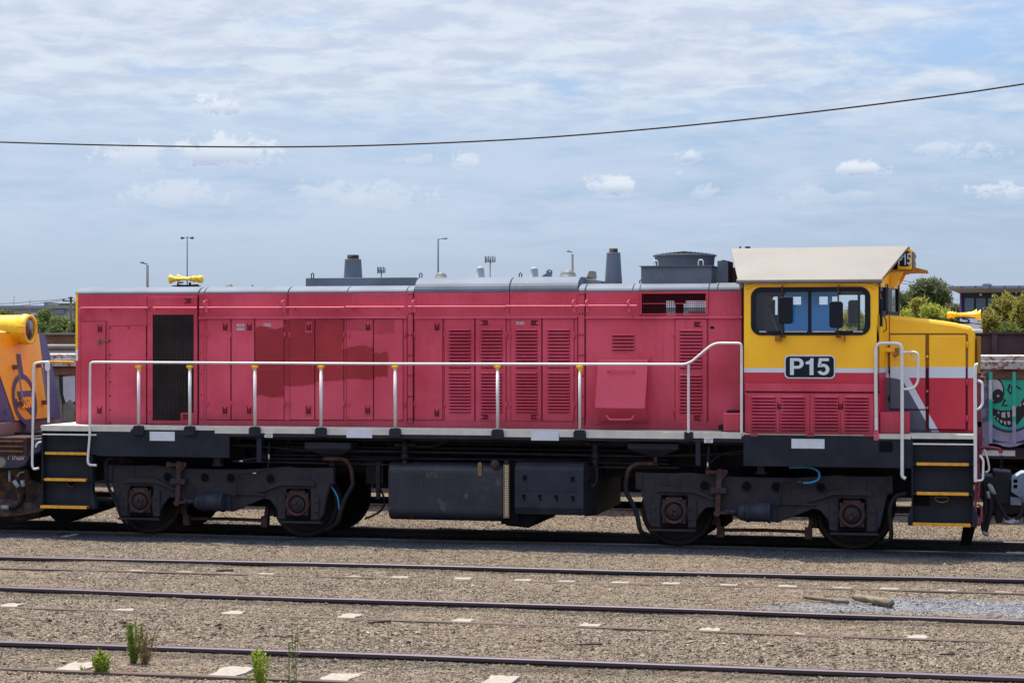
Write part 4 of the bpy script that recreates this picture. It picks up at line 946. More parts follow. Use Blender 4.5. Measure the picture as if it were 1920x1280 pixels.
# ---- bogies
def bogie(pxc):
    cx = X(pxc, YB)
    def q(pts): return [(cx+x, z) for x, z in pts]
    half = [(0.0, .40), (.22, .385), (.38, .455), (.70, .585), (.80, .57), (.90, .45), (.965, .275), (1.055, .275), (1.055, .735), (1.425, .735), (1.425, .275), (1.56, .275), (1.62, .36), (1.715, .78), (1.755, .81), (1.765, .84), (1.765, 1.055), (1.23, 1.05), (1.05, 1.065), (.75, 1.04), (.45, 1.015), (0, 1.015)]
    right = half; left = [(-x, z) for x, z in reversed(half)]
    f = G(); f.prism_y(q(right[:-1]+[(0, 1.015)]+left[1:-1]), YB-.0, YB+0.11)
    # holes need real depth: sunk cups of dark void in front of the plate
    fr = f.build('bogie', M_bogie, ROOT, bevel=0.012)
    for dx in (-.81, -.22, .19, .81):
        g = G()
        g.cyl((cx+dx, YB-0.004, .885), (cx+dx, YB+0.02, .885), .062, seg=18, mi=1)
        g.lathe((cx+dx, YB+.006, .885), (0, -1, 0), [(0, .064), (.014, .066), (.018, .072), (.012, .080), (0, .082)], 18, 0)
        g.build('lightening_hole', [M_bogie, M_void], fr)
    g = G()   # raised ribs and end plates of the cast frame
    for s in (-1, 1):
        rib = [(1.50, .775), (1.44, .79), (.98, .79), (.70, .69), (.62, .70), (.95, .845), (1.0, .865), (1.46, .865), (1.52, .84)]
        g.prism_y(q([(s*a, b) for a, b in rib]), YB-.045, YB+.001)
        g.box(cx+min(s*1.35, s*1.42)-.01, cx+max(s*1.35, s*1.42)+.01, YB-.016, YB+.001, .80, 1.045)
        g.box(cx+min(s*1.70, s*1.79), cx+max(s*1.70, s*1.79), YB-.02, YB+.1, .82, 1.06)
        for z in (.85, .91, .97, 1.03):
            for dx in (1.385, 1.745): g.cyl((cx+s*dx, YB-.012, z), (cx+s*dx, YB-.030, z), .009, seg=6)
        for dx, w in ((.985, .09), (1.50, .09)):
            g.prism_y(q([(s*(dx-w*.6), .30), (s*(dx+w*.6), .30), (s*(dx+w*.75), .42), (s*(dx+w*.75), .60), (s*(dx+w*.2), .68), (s*(dx-w*.6), .68)]), YB-.028, YB+.001)
            for z in (.41, .56): g.cyl((cx+s*(dx+.02), YB-.028, z), (cx+s*(dx+.02), YB-.05, z), .020, seg=6)
        g.box(cx+min(s*.94, s*1.60), cx+max(s*.94, s*1.60), YB-.035, YB+.13, .235, .268)      # tie bar under the axle box
    g.box(cx-.18, cx+.75, YB-.03, YB+.001, .635, .66)
    g.build('frame_rib', M_bogie, fr, bevel=0.006)
    for s in (-1, 1):
        ax = cx+s*1.24; y0 = YB-.035
        g = G(); g.box(ax-.175, ax+.175, YB-.02, YB+.09, .30, .74, 1)
        g.box(ax-.12, ax+.12, YB-.05, YB+.0, .68, .715, 0)
        g.prism_y([(ax+x, .515+z) for x, z in [(-.165, -.165), (.165, -.165), (.165, -.10), (.19, 0), (.165, .10), (.165, .165), (-.165, .165), (-.165, .10), (-.19, 0), (-.165, -.10)]], y0, y0+.05, 0)
        g.lathe((ax, y0, .515), (0, -1, 0), [(0, .178), (.03, .172), (.035, .150), (.012, .134), (-.002, .130), (-.002, .0)], 28, 0)
        g.lathe((ax, y0+.0, .515), (0, -1, 0), [(0.003, .126), (.006, .12), (.008, 0)], 24, 1)
        g.lathe((ax, y0+.0, .515), (0, -1, 0), [(0.012, .112), (.022, .104), (.024, 0)], 24, 2)
        th0 = random.uniform(0, 2)
        tri = [(ax+.068*math.cos(th0+k*2.094), y0-.03, .515+.068*math.sin(th0+k*2.094)) for k in range(3)]
        g.tube(tri+[tri[0], tri[1]], 0.009, 6, 3, round_=.05)
        for k in range(3): c = tri[k]; v = Vector((c[0]-ax, 0, c[2]-.515))*.62; g.cyl((ax+v.x, y0-.024, .515+v.z), (ax+v.x, y0-.045, .515+v.z), .022, seg=10, mi=0)
        for k in range(4): a = math.pi/4+k*math.pi/2; g.cyl((ax+.195*math.cos(a), y0, .515+.195*math.sin(a)), (ax+.195*math.cos(a), y0-.016, .515+.195*math.sin(a)), .016, seg=6)
        g.box(ax-.16, ax-.10, YB-.02, YB+.08, .70, .745, 1); g.box(ax+.10, ax+.16, YB-.02, YB+.08, .70, .745, 1)
        g.build('axle_box', [M_brown, M_void, M_bogie, M_bogie], fr)
        # wheels and axle: tyre, rim step, web, flange
        for yc, d in ((-.07, 1), (1.67, -1)):
            g = G(); g.lathe((ax, yc, .508), (0, d, 0), [(0.0, .0), (0.04, .0), (0.04, .14), (.05, .40), (.035, .43), (0.0, .45), (-.002, .500), (.01, .508), (.10, .512), (.118, .538), (.135, .545), (.142, .53), (.142, .44), (.10, .42), (.09, .14), (.14, .12), (.14, 0)], 48)
            g.build('wheel', M_wheel, fr)
        g = G(); g.cyl((ax, -.02, .508), (ax, 1.62, .508), .09, seg=14); g.box(ax-.35*s-.3, ax-.35*s+.3, .35, 1.25, .25, .85); g.build('axle', M_void, fr)
        # brake shoe and hanger on the inner side
        g = G(); bx = ax-s*.60; pts = []
        for k in range(7): a = math.radians(150+k*8.5) if s > 0 else math.radians(30-k*8.5); pts.append((ax+.52*math.cos(a), .508+.52*math.sin(a)))
        for k in range(6, -1, -1): a = math.radians(150+k*8.5) if s > 0 else math.radians(30-k*8.5); pts.append((ax+.60*math.cos(a), .508+.60*math.sin(a)))
        g.prism_y(pts, -.06, .05); a = (ax-s*.62, .55); g.hexa([(a[0]-.03, -.12, .18), (a[0]+.03, -.12, .18), (a[0]+.03, -.06, .18), (a[0]-.03, -.06, .18), (a[0]-.03+s*.10, -.12, .75), (a[0]+.03+s*.10, -.12, .75), (a[0]+.03+s*.10, -.06, .75), (a[0]-.03+s*.10, -.06, .75)])
        g.cyl((ax-s*.62, -.09, .24), (cx, -.09, .25), .025, seg=8); g.box(ax-s*.62-.05, ax-s*.62+.05, -.14, -.02, .14, .30); g.build('brake_shoe', M_brown, fr)
    g = G(); g.box(cx-.9, cx+.9, YB+.13, 1.9, .46, .80); g.box(cx-.35, cx+.35, 0.1, 1.5, .55, 1.12); g.build('bolster', M_void, fr)
    g = G()   # far side frame
    g.prism_y(q(right[:-1]+[(0, 1.015)]+left[1:-1]), 1.88, 1.98); g.build('far_frame', M_bogie, fr)
    # brake cylinder and lever
    yb = YB-.10; g = G(); x0 = cx-.43; z = .53
    g.lathe((cx-.33, yb, z), (1, 0, 0), [(0, 0), (0, .085), (.05, .115), (.13, .12), (.13, .142), (.155, .142), (.155, .128), (.42, .132), (.42, .146), (.45, .146), (.455, .12), (.47, 0)], 26)
    g.cyl((cx-.50, yb, z+.0), (cx-.33, yb, z), .036, seg=12); g.cyl((cx-.50, yb, z), (cx-.46, yb, z), .048, seg=12)
    g.cyl((cx-.26, yb-.12, z), (cx-.26, yb-.14, z), .022, seg=8); g.box(cx-.2, cx+.2, YB-.04, YB+.01, .40, .62); g.build('brake_cylinder', M_box, fr)
    g = G(); xl = cx-.615
    g.hexa([(xl-.035, yb-.02, .50), (xl+.03, yb-.02, .50), (xl+.03, yb+.03, .50), (xl-.035, yb+.03, .50), (xl-.01, yb-.02, 1.07), (xl+.06, yb-.02, 1.07), (xl+.06, yb+.03, 1.07), (xl-.01, yb+.03, 1.07)])
    g.cyl((xl-.01, yb-.03, .51), (xl-.01, yb+.04, .51), .045, seg=12); g.cyl((xl+.03, yb-.035, 1.08), (xl+.03, yb+.05, 1.08), .055, seg=12); g.box(xl, xl+.14, yb-.012, yb+.03, .50, .54)
    g.prism_y([(xl+.05, 1.12), (xl+.13, 1.12), (xl+.145, 1.08), (xl+.05, .96)], yb-.01, yb+.02); g.cyl((xl-.14, yb, 1.08), (xl-.02, yb, 1.08), .03, seg=8); g.box(xl-.17, xl-.11, yb-.03, yb+.05, 1.05, 1.12)
    g.build('brake_lever', M_brown, fr)
    g = G(); g.box(xl-.10, xl+.13, yb-.045, YB, .79, .87); g.cyl((xl+.015, yb-.045, .83), (xl+.015, yb-.06, .83), .026, seg=12); g.build('lever_guide', M_bogie, fr, bevel=0.006)
    g = G(); xs = cx-.02; g.box(xs-.12, xs+.12, YB-.05, YB+.1, 1.19, 1.215); g.box(xs-.05, xs+.05, YB-.04, YB+.08, 1.07, 1.19); g.box(xs-.07, xs+.07, YB-.045, YB+.09, 1.065, 1.09); g.build('side_bearer', M_bogie, fr)
bogie(410.5); bogie(1429.5)
# ---- end steps
def steps(pa, pb, rows, ptop, pbot, pflare, left):
    ys = [-.30, -.34, -.42, -.52]
    g = G(); x0, x1 = X(pa, YS), X(pb, YS); yb_ = YS+0.02
    z0 = Z((pa+pb)/2, pbot, YS); g.box(x0+.02, x1-.02, YS+.10, YS+.13, z0, ZW-.052)
    for xe, s in ((x0, -1), (x1, 1)):
        fl = (.10 if left else .05) if s < 0 else .05
        zk = Z(pa, pflare, YS); t = .02
        p = [(xe-s*t, z0), (xe+s*fl, z0), (xe+s*fl, z0+.10), (xe, z0+.28), (xe, ZW-.052), (xe-s*t, ZW-.052)]
        g.prism_y(p, YS, YS+.12)
    st = g.build('step_well', M_navy, ROOT, bevel=0.003)
    for i, py in enumerate(rows):
        z = Z((pa+pb)/2, py, YS); e = .0 if i < len(rows)-1 else .05
        g = G(); g.box(x0-e+.02, x1+e*.6-.02, YS-.02-.03*i, YS+.10, z-.030, z-.004, 0); g.box(x0-e+.07, x1-.07+e*.5, YS-.028-.03*i, YS-.012-.03*i, z-.032, z+.008, 1)
        g.box(x0-e+.07, x1-.07+e*.5, YS-.02-.03*i, YS+.02, z-.0035, z+.006, 1); g.build('step', [M_navy, M_stepyel], st)
    g = G(); z = Z((pa+pb)/2, 814.5 if left else 832.5, YS); g.tube([(x0+.02, YS-.01, z), (x1+(.08 if left else 0), YS-.01, z)], .012, 8); g.build('crossbar', M_white, st)
    return st
st = steps(78, 172, (848, 897, 948), 801, 953, 880, True)
g = G(); a = P(135, 908, YS+.09); g.prism_y([(a[0]-.06, a[2]+.03), (a[0]+.06, a[2]+.03), (a[0]+.05, a[2]-.02), (a[0], a[2]-.035), (a[0]-.06, a[2]-.01)], YS+.085, YS+.1); g.build('torn_hole', M_void, st)
g = G(); g.tube([(a[0]-.08, YS+.08, a[2]+.03), (a[0]-.04, YS+.05, a[2]-.015), (a[0]+.03, YS+.05, a[2]-.03), (a[0]+.06, YS+.08, a[2]+.02)], .006, 6); g.build('marker_lamp', M_gold, st)
st = steps(1709, 1826, (868, 923, 981), 826, 985, 905, False)
g = G(); a = P(1727, 938, YS+.09); g.prism_y([(a[0]+x, a[2]+z) for x, z in rrect(-.115, .115, -.07, .07, .03)], YS+.088, YS+.101); g.build('opening', M_void, st)
g = G(); a = P(1766, 936, YS+.07); g.tube([(a[0]-.09, YS+.07, a[2]+.04), (a[0]-.08, YS+.05, a[2]-.02), (a[0], YS+.04, a[2]-.04), (a[0]+.08, YS+.05, a[2]-.02), (a[0]+.09, YS+.07, a[2]+.04), (a[0]-.08, YS+.06, a[2]+.03)], .008, 6, round_=.03); g.build('marker_lamp', M_gold, st)
g = G(); a = P(1661, 837, YS-.004); g.prism_y([(a[0]+x, a[2]+z) for x, z in rrect(-.092, .092, -.075, .075, .03)], YS-.006, YS-.002); g.build('jacking_hole', M_void, sill)
g = G(); g.hexa([(X(1800, 0), -.15, .10), (X(1820, 0), -.15, .10), (X(1820, 0), .05, .10), (X(1800, 0), .05, .10), (X(1808, 0), -.15, .45), (X(1832, 0), -.15, .45), (X(1832, 0), .05, .45), (X(1808, 0), .05, .45)]); g.build('rail_guard', M_void, ROOT); g = G()
g.hexa([(X(118, .2), 0, .12), (X(128, .2), 0, .12), (X(128, .2), .5, .12), (X(118, .2), .5, .12), (X(85, .2), 0, .40), (X(200, .2), 0, .40), (X(200, .2), 1.6, .40), (X(85, .2), 1.6, .40)]); g.build('rail_guard', M_void, ROOT)
# ---- handrails, stanchions, clamps
YR2 = YS-.02
zh = 2.602
def hr(pxs, name='handrail', r=.0185, m=None, rnd=.10, y=YR2): return G().tube([P(a, b, y) for a, b in pxs], r, 10, round_=rnd).build(name, m or M_white, ROOT)
hr([(181, 872), (166, 871), (164.5, 862), (168.5, 815), (169, 700), (169.5, 679.3), (180, 678.8), (700, 681.8), (1291, 683), (1338, 643.2), (1389.5, 643.4), (1390.5, 655), (1390.5, 812)])
hr([(1291, 683), (1291, 811)])
for i, px in enumerate((260, 356, 478, 602, 741, 933, 1087)):
    x = X(px, YR2); zt = Z(px, 690, YR2)
    g = G(); g.cyl((x, YR2, ZW-.02), (x, YR2, zt), (.023 if px < 1000 else .020), seg=12); st = g.build('stanchion', M_white, ROOT)
    g = G(); z = Z(px, 685.5, YR2); g.box(x-.048, x+.048, YR2-.026, YR2+.026, z-.030, z+.008); g.cyl((x, YR2, z-.05), (x, YR2, z), .032, seg=12)
    if px in (260, 1087): g.box(x-.02, x+.036, YR2-.02, YR2+.02, z-.085, z-.02)
    g.build('clamp', M_yelbright, st, bevel=.006)
    g = G(); z = Z(px, 800 if px < 700 else 802, YR2); w = .085
    zc = ZW-.01; g.box(x-w, x+w, YS-.055, YS-.004, zc-.115, zc); g.box(x-w*.85, x+w*.85, YS-.05, YS+.02, zc, zc+.02)
    g.build('bracket', M_navy, st, bevel=.005)
x = X(1291, YR2); g = G(); g.box(x-.06, x+.06, YS-.02, YS-.004, ZW-.11, ZW-.0); bolts(g, [(x-.04, ZW-.04), (x+.04, ZW-.04)], YS-.02, .012); g.build('bracket', M_navy, ROOT)
# end railings
hr([(73, 877), (63, 880), (60.5, 872), (63, 700), (64, 681), (76, 679), (92, 678)], y=-.6); G().tube([P(92, 678, -.6), P(138, 679, -.25)], .02, 10).build('handrail', M_stepyel, ROOT)
hr([(90.5, 690), (91, 792)], y=-.45); hr([(67, 838), (70, 830), (78, 828)], r=.014, y=-.6)
g = G(); a = P(91, 685, -.6); g.prism_y([(a[0]+x, a[2]+z) for x, z in rrect(-.04, .04, -.08, .06, .035)], -.64, -.625); g.build('rail_socket', M_white, ROOT, bevel=.004)
hr([(1643, 806), (1642, 700), (1642.5, 643.5), (1666, 643.3), (1691, 643.8), (1691.5, 700), (1691.5, 893), (1698, 897)], r=.024)
hr([(1691, 660.5), (1722, 659.5), (1721.5, 716), (1712, 729), (1693, 729.5)], r=.018, rnd=.08)
G().tube([P(1717, 672, YR2), P(1708, 664, YR2), P(1712, 668, YR2), P(1709, 672, YR2), P(1714, 676, YR2)], .007, 6).build('chain_hook', M_cream, ROOT)
g = G(); a = P(1643, 812, YR2); g.prism_y([(a[0]+x, a[2]+z) for x, z in rrect(-.035, .035, -.10, .05, .03)], YS-.02, YS-.005); bolts(g, [(a[0], a[2]+.01), (a[0], a[2]-.06)], YS-.02, .016); g.build('rail_foot', M_redrail, ROOT)
hr([(1834, 683), (1829.5, 684), (1828.5, 700), (1829, 903)], r=.024, rnd=.05); hr([(1833, 713), (1842, 717), (1842.5, 757), (1838, 765), (1830, 768)], r=.018, rnd=.06)
hr([(1837, 853), (1844, 862), (1843, 898), (1838, 901), (1830, 900)], r=.016, rnd=.05)
# ---- cab
cx0, cx1 = X(1395, YC), X(1648, YC); ze = Z(1520, 531, YC); zcb = Z(1520, 737, YC)
YF = 1.6-YC            # far side
xw0, xw1, wz1, wz0 = X(1408, YC), X(1632, YC), Z(1520, 538, YC), Z(1520, 628.5, YC)
zs_a, zs_b = Z(1520, 690, YC), Z(1520, 698.3, YC)
def livery(name, z1, z2, diag=None):
    m = bpy.data.materials.new(name); m.use_nodes = True; b = NB(m.node_tree); p = b.n['Principled BSDF']
    pos = b.new('ShaderNodeNewGeometry').outputs['Position']; s = b.sep(pos)
    n = b.noise(pos, 1.1, 6, 0.6); st = b.noise(b.scalevec(pos, (9, 9, .5)), 2.0, 6, 0.65)
    yel = b.mix(b.ramp(n, .3, .7), (0.91, 0.43, 0.010), (0.97, 0.53, 0.014)); yel = b.mix(b.m('MULTIPLY', b.ramp(st, .5, .78), .4), yel, (.82, .44, .09))
    red = b.mix(b.ramp(n, .3, .7), (0.46, 0.018, 0.040), (0.52, 0.028, 0.056)); whi = (0.56, 0.60, 0.66)
    c = b.mix(b.m('GREATER_THAN', s[2], z2), red, whi)
    if diag:
        (xa_, za_), (xb_, zb_), w, gcol, xl = diag     # band centre line from top to bottom; grey to its left
        dx, dz = xb_-xa_, zb_-za_; L = math.hypot(dx, dz)
        side = b.m('DIVIDE', b.m('SUBTRACT', b.m('MULTIPLY', b.m('SUBTRACT', s[0], xa_), dz), b.m('MULTIPLY', b.m('SUBTRACT', s[2], za_), dx)), L)
        # rounded shoulder of the grey field
        rx, rz = b.m('DIVIDE', b.m('MAXIMUM', b.m('SUBTRACT', s[0], xl), 0.0), xa_-xl+.02), b.m('DIVIDE', b.m('MAXIMUM', b.m('SUBTRACT', s[2], za_-.12), 0.0), (z2-za_)+.12)
        rr = b.m('ADD', b.m('MULTIPLY', rx, rx), b.m('MULTIPLY', rz, rz))
        inband = b.m('LESS_THAN', b.m('ABSOLUTE', side), w); left = b.m('GREATER_THAN', side, 0.0)
        low = b.m('LESS_THAN', s[2], z2)
        c = b.mix(b.m('MULTIPLY', b.m('MULTIPLY', left, low), 1.0), c, gcol)
        corner = b.m('MULTIPLY', b.m('GREATER_THAN', rr, 1.0), b.m('MULTIPLY', b.m('GREATER_THAN', s[2], za_-.12), left)); c = b.mix(b.m('MULTIPLY', corner, low), c, whi)
        c = b.mix(b.m('MULTIPLY', inband, low), c, whi)
    c = b.mix(b.m('GREATER_THAN', s[2], z1), c, yel)
    b.put(p.inputs['Base Color'], c); p.inputs['Roughness'].default_value = 0.42; p.inputs['Specular IOR Level'].default_value = 0.4
    return m
M_livcab = livery('cab_livery', zs_a, zs_b)
g = G(); wh = rrect(xw0+.02, xw1-.02, wz0+.02, wz1-.02, .13, 8)
g.plate_hole(cx0, cx1, zcb, ze, wh, YC, YC+.04, 8); cab = g.build('cab_side', M_livcab, ROOT)
g = G(); g.plate_hole(cx0, cx1, 1.7, ze, wh, YF-.04, YF, 8); g.build('cab_side', M_livcab, ROOT)
g = G()
g.box(cx0, cx0+.04, YC+.04, YF-.04, 1.7, 2.95); g.box(cx0, cx0+.04, YC+.04, -.1, 2.95, ze); g.box(cx0, cx0+.04, 1.7, YF-.04, 2.95, ze)
g.box(cx0+.04, cx1+.2, YC+.04, YF-.04, 1.72, 1.76); g.build('cab_rear', M_seat, ROOT)
# raked front of the cab with its windows
fx = lambda y: cx1+0.055+.24*(1-abs((y-.8)/1.38)**1.0) if True else cx1
g = G(); zfs = Z(1655, 590, 0)
for ya_, yb_ in ((YC, -.1), (-.1, .8), (.8, 1.7), (1.7, YF)):
    xa_, xb_ = fx(ya_)-.055, fx(yb_)-.055
    g.hexa([(xa_-.03, ya_, ZW), (xa_, ya_, ZW), (xb_, yb_, ZW), (xb_-.03, yb_, ZW), (xa_-.03, ya_, zfs), (xa_, ya_, zfs), (xb_, yb_, zfs), (xb_-.03, yb_, zfs)], 0)
    g.hexa([(xa_-.03, ya_, ze-.05), (xa_, ya_, ze-.05), (xb_, yb_, ze-.05), (xb_-.03, yb_, ze-.05), (xa_-.03, ya_, ze+(.03 if ya_ < -.2 else .33)), (xa_, ya_, ze+(.03 if ya_ < -.2 else .33)), (xb_, yb_, ze+(.03 if yb_ > 1.8 else .33)), (xb_-.03, yb_, ze+(.03 if yb_ > 1.8 else .33))], 0)
g.build('cab_front', M_livcab, ROOT)
for ya_, yb_ in ((YC+.04, -.12), (-.06, .77), (.83, 1.66), (1.72, YF-.04)):
    g = G(); xa_, xb_ = fx(ya_)-.06, fx(yb_)-.06; t = .04
    for k, (u0, u1) in enumerate(((0, .09), (.91, 1))):
        pa_, pb_ = (xa_+(xb_-xa_)*u0, ya_+(yb_-ya_)*u0), (xa_+(xb_-xa_)*u1, ya_+(yb_-ya_)*u1)
        g.hexa([(pa_[0]-t, pa_[1], zfs), (pa_[0]+.012, pa_[1], zfs), (pb_[0]+.012, pb_[1], zfs), (pb_[0]-t, pb_[1], zfs), (pa_[0]-t, pa_[1], ze), (pa_[0]+.012, pa_[1], ze), (pb_[0]+.012, pb_[1], ze), (pb_[0]-t, pb_[1], ze)])
    g.hexa([(xa_-t, ya_, zfs-.02), (xa_+.012, ya_, zfs-.02), (xb_+.012, yb_, zfs-.02), (xb_-t, yb_, zfs-.02), (xa_-t, ya_, zfs+.05), (xa_+.012, ya_, zfs+.05), (xb_+.012, yb_, zfs+.05), (xb_-t, yb_, zfs+.05)])
    wf = g.build('front_window', M_black, ROOT)
    g = G(); g.add([(xa_-.01, ya_, zfs), (xb_-.01, yb_, zfs), (xb_-.01, yb_, ze), (xa_-.01, ya_, ze)], [(0, 1, 2, 3)]); g.build('pane', M_glass, wf)
g = G()           # wiper, hinge line and cable on the cab corner
g.tube([P(1652, 592, -.45), P(1656, 565, -.45), P(1653, 545, -.45)], .014, 6); g.tube([P(1651, 560, -.5), P(1651, 612, -.5)], .03, 8); g.tube([P(1655, 588, -.3), P(1661, 600, -.3), P(1662, 618, -.3), P(1656, 622, -.3)], .008, 6)
g.build('wiper', M_black, ROOT)
g = G(); g.box(cx1-.004, cx1+.004, YC-.006, YC+.01, zcb, ze); g.build('corner_seam', M_redgap, ROOT); g = G(); g.box(cx0-.012, cx0, YC, YC+.3, zcb-.6, ze); g.build('corner_seam', M_redgap, ROOT)
# side window: rubber surround, mullion, panes
g = G(); g.ring(rrect(xw0+.070, xw1-.075, wz0+.062, wz1-.068, .07, 8), rrect(xw0, xw1, wz0, wz1, .14, 8), YC-.014, YC+.012)
g.box(X(1515, YC), X(1521.5, YC), YC-.006, YC+.012, wz0+.05, wz1-.05)
win = g.build('side_window', M_black, ROOT, bevel=.004)
g = G(); g.add([(xw0+.05, YC+.005, wz0+.05), (xw1-.05, YC+.005, wz0+.05), (xw1-.05, YC+.005, wz1-.05), (xw0+.05, YC+.005, wz1-.05)], [(0, 1, 2, 3)]); g.build('pane', M_glass, win)
g = G(); zq = wz0+.055
for a, b in ((1424, 1437), (1471, 1513), (1523, 1566), (1600, 1618)): g.box(X(a, YC), X(b, YC), YC-.016, YC-.010, zq-.012, zq+.004)
g.build('worn_edge', M_cream, win)
g = G(); g.ring(rrect(xw0+.05, xw1-.05, wz0+.05, wz1-.05, .07, 8), rrect(xw0, xw1, wz0, wz1, .14, 8), YF-.01, YF+.014); g.box(X(1608, YF), X(1613, YF), YF-.01, YF+.01, wz0, wz1)
win2 = g.build('side_window', M_black, ROOT)
# inside the cab
yi = -.22
def ZI(px, py): return Z(px, py, yi)
g = G()
xA, xB = X(1471, yi), X(1571, yi); H1 = [(1487, 1502), (1536, 1552), (1560, 1571)]
zl, zh_ = ZI(1520, 571), ZI(1520, 556)
g.box(xA, xB, yi, yi+.03, 1.76, zl); g.box(xA, xB, yi, yi+.03, zh_, ze)
ed = [xA]+[X(p, yi) for h in H1 for p in h]+[xB]
for i in range(0, len(ed)-1, 2): g.box(ed[i], max(ed[i+1], ed[i]+.001), yi, yi+.03, zl, zh_)
g.build('partition', M_blue, ROOT)
g = G()
yi = .9; xs0, xs1 = X(1404, yi), X(1470, yi)
g.box(xs0, X(1433, yi), yi, yi+.05, 1.76, ze); g.box(X(1458, yi), xs1, yi, yi+.05, 1.76, ze); g.box(X(1433, yi), X(1458, yi), yi, yi+.05, 1.76, ZI(1445, 590)); g.box(X(1433, yi), X(1458, yi), yi, yi+.05, ZI(1445, 556), ze)
g.box(X(1445, .9), X(1453, .9), .9, .95, 2.9, Z(1448, 562, .9)); g.box(X(1441, .9), X(1452, .9), .88, .9, Z(1448, 577, .9), Z(1448, 571, .9)); g.build('control_stand', M_seat, ROOT)
g = G(); ysx = .1
g.prism_y([(X(a, ysx), Z(a, b, ysx)) for a, b in ((1429, 580), (1434, 576), (1440, 580), (1450, 604), (1456, 622), (1458, 650), (1436, 650), (1432, 620), (1430, 595))], ysx, ysx+.4)
g.prism_y([(X(a, ysx), Z(a, b, ysx)) for a, b in ((1424, 552), (1432, 549), (1436, 556), (1433, 572), (1426, 576), (1422, 566))], ysx+.05, ysx+.35); g.build('driver_seat', M_seat, ROOT, bevel=.02)
# rain gutter over the window
g = G(); yy = YC-.02; g.tube([P(1401, 540, yy), P(1407, 535, yy), P(1416, 532.8, yy), P(1520, 532.5, yy), P(1622, 533, yy), P(1632, 535, yy), P(1639, 540, yy)], .015, 8); g.build('rain_gutter', M_yel, ROOT)
# mirrors on rods
for pr, a, b, t, c in ((1466.5, 1460.5, 1487, 556.5, 607), (1571.5, 1555, 1581, 565, 615)):
    y = YC-.19; x = X(pr, y)
    g = G(); zt_, zb_ = Z(pr, 537, y), Z(pr, 630, y); g.tube([(x, y, zb_), (x, y, zt_)], .011, 8); g.tube([(x, YC, zt_+.03), (x, y, zt_)], .011, 8); g.box(x-.035, x+.035, YC-.2, YC, zb_-.015, zb_)
    g.box(x-.02+(-.09 if pr < 1500 else .09), x+.06+(-.09 if pr < 1500 else .03), YC-.05, YC, zb_-.07, zb_+.01, 1); o = g.build('mirror_rod', [M_brown, M_yel2], ROOT)
    g = G(); g.prism_y([(p, q) for p, q in rrect(X(a, y), X(b, y), Z(pr, c, y), Z(pr, t, y), .045)], y-.045, y-.012); g.build('mirror', M_black, o, bevel=.012)
g = G(); y = YF+.15; g.prism_y([(p, q) for p, q in rrect(X(1590, y), X(1612, y), Z(1600, 607, y), Z(1600, 562, y), .045)], y, y+.04); g.build('mirror', M_seat, win2, bevel=.01)
# roof of the cab: sloping cream sides, overhanging both ends
yr = .05; zr = Z(1540, 463.5, yr)
A0, A1 = (X(1383, YC-.03), YC-.03, ze), (X(1653, YC-.03), YC-.03, ze)
B0, B1 = (X(1370, yr), yr, Z(1370, 466, yr)), (X(1705, yr), yr, Z(1705, 461, yr)); zz_ = ze+.045
g = G()
v = [A0, A1, (A1[0], 1.6-A1[1], ze), (A0[0], 1.6-A0[1], ze), (A0[0], A0[1], zz_), (A1[0], A1[1], zz_), (A1[0], 1.6-A1[1], zz_), (A0[0], 1.6-A0[1], zz_)]
g.add(v, [(0, 3, 2, 1), (0, 1, 5, 4), (2, 3, 7, 6), (1, 2, 6, 5), (3, 0, 4, 7)])
v = [v[4], v[5], v[6], v[7], B0, B1, (B1[0], 1.6-B1[1], B1[2]), (B0[0], 1.6-B0[1], B0[2])]
g.add(v, [(0, 1, 5, 4), (1, 2, 6, 5), (2, 3, 7, 6), (3, 0, 4, 7), (4, 5, 6, 7)])
rf = g.build('cab_roof', M_roofcream, ROOT, bevel=.012)
g = G(); g.tube([(A0[0]-.01, A0[1]-.015, ze+.03), (A1[0]+.01, A1[1]-.015, ze+.03)], .034, 10); g.build('roof_edge', M_roofcream, rf)
g = G(); a = P(1401, 464, .3); g.box(a[0]-.03, a[0]+.04, .3, .36, a[2]-.03, a[2]+.015); g.cyl((a[0]-.1, .3, a[2]-.03), (a[0]-.1, .3, a[2]+.02), .012, seg=8); g.build('aerial', M_black, rf)
# number box and headlamp housing on the cab front, peak and gusset
yn = .12
g = G(); g.box(X(1683, yn), X(1709, yn), yn, 1.6-yn, Z(1695, 505, yn), Z(1695, 466, yn)-.01)
nbx = g.build('number_box', M_yel, ROOT, bevel=.008)
g = G(); g.prism_y([(a, b) for a, b in rrect(X(1684.5, yn), X(1707.5, yn), Z(1695, 499.5, yn), Z(1695, 471, yn), .045)], yn-.006, yn-.001); g.build('number_glass', M_black, nbx)
glyphs('lettering', .165, M_stripe, nbx, (X(1696.2, yn), yn-.0065, Z(1695, 485.5, yn)), .002, .45)
g = G(); g.prism_y([(X(a, yn), Z(a, b, yn)) for a, b in ((1709, 468), (1715, 472), (1715.5, 477), (1713, 480), (1715, 490), (1713, 499), (1709, 502))], .35, 1.25); g.build('headlamp', M_tan, ROOT, bevel=.01)
g = G(); g.prism_y([(X(a, yn), Z(a, b, yn)) for a, b in ((1706, 500), (1715, 500.5), (1728, 504), (1739, 506.5), (1738, 507.5), (1715, 507), (1700, 508), (1690, 507.5))], .2, 1.4)
g.prism_y([(X(a, yn), Z(a, b, yn)) for a, b in ((1666, 505), (1700, 505), (1700, 508.5), (1666, 509))], .1, 1.5); g.build('visor', M_yel2, ROOT)
g = G(); g.prism_y([(X(a, yn), Z(a, b, yn)) for a, b in ((1667, 508), (1695, 508), (1688, 522), (1678, 538), (1675, 541), (1671, 540), (1669, 530))], .12, .17); g.build('gusset', M_yel, ROOT, bevel=.006); g = G()
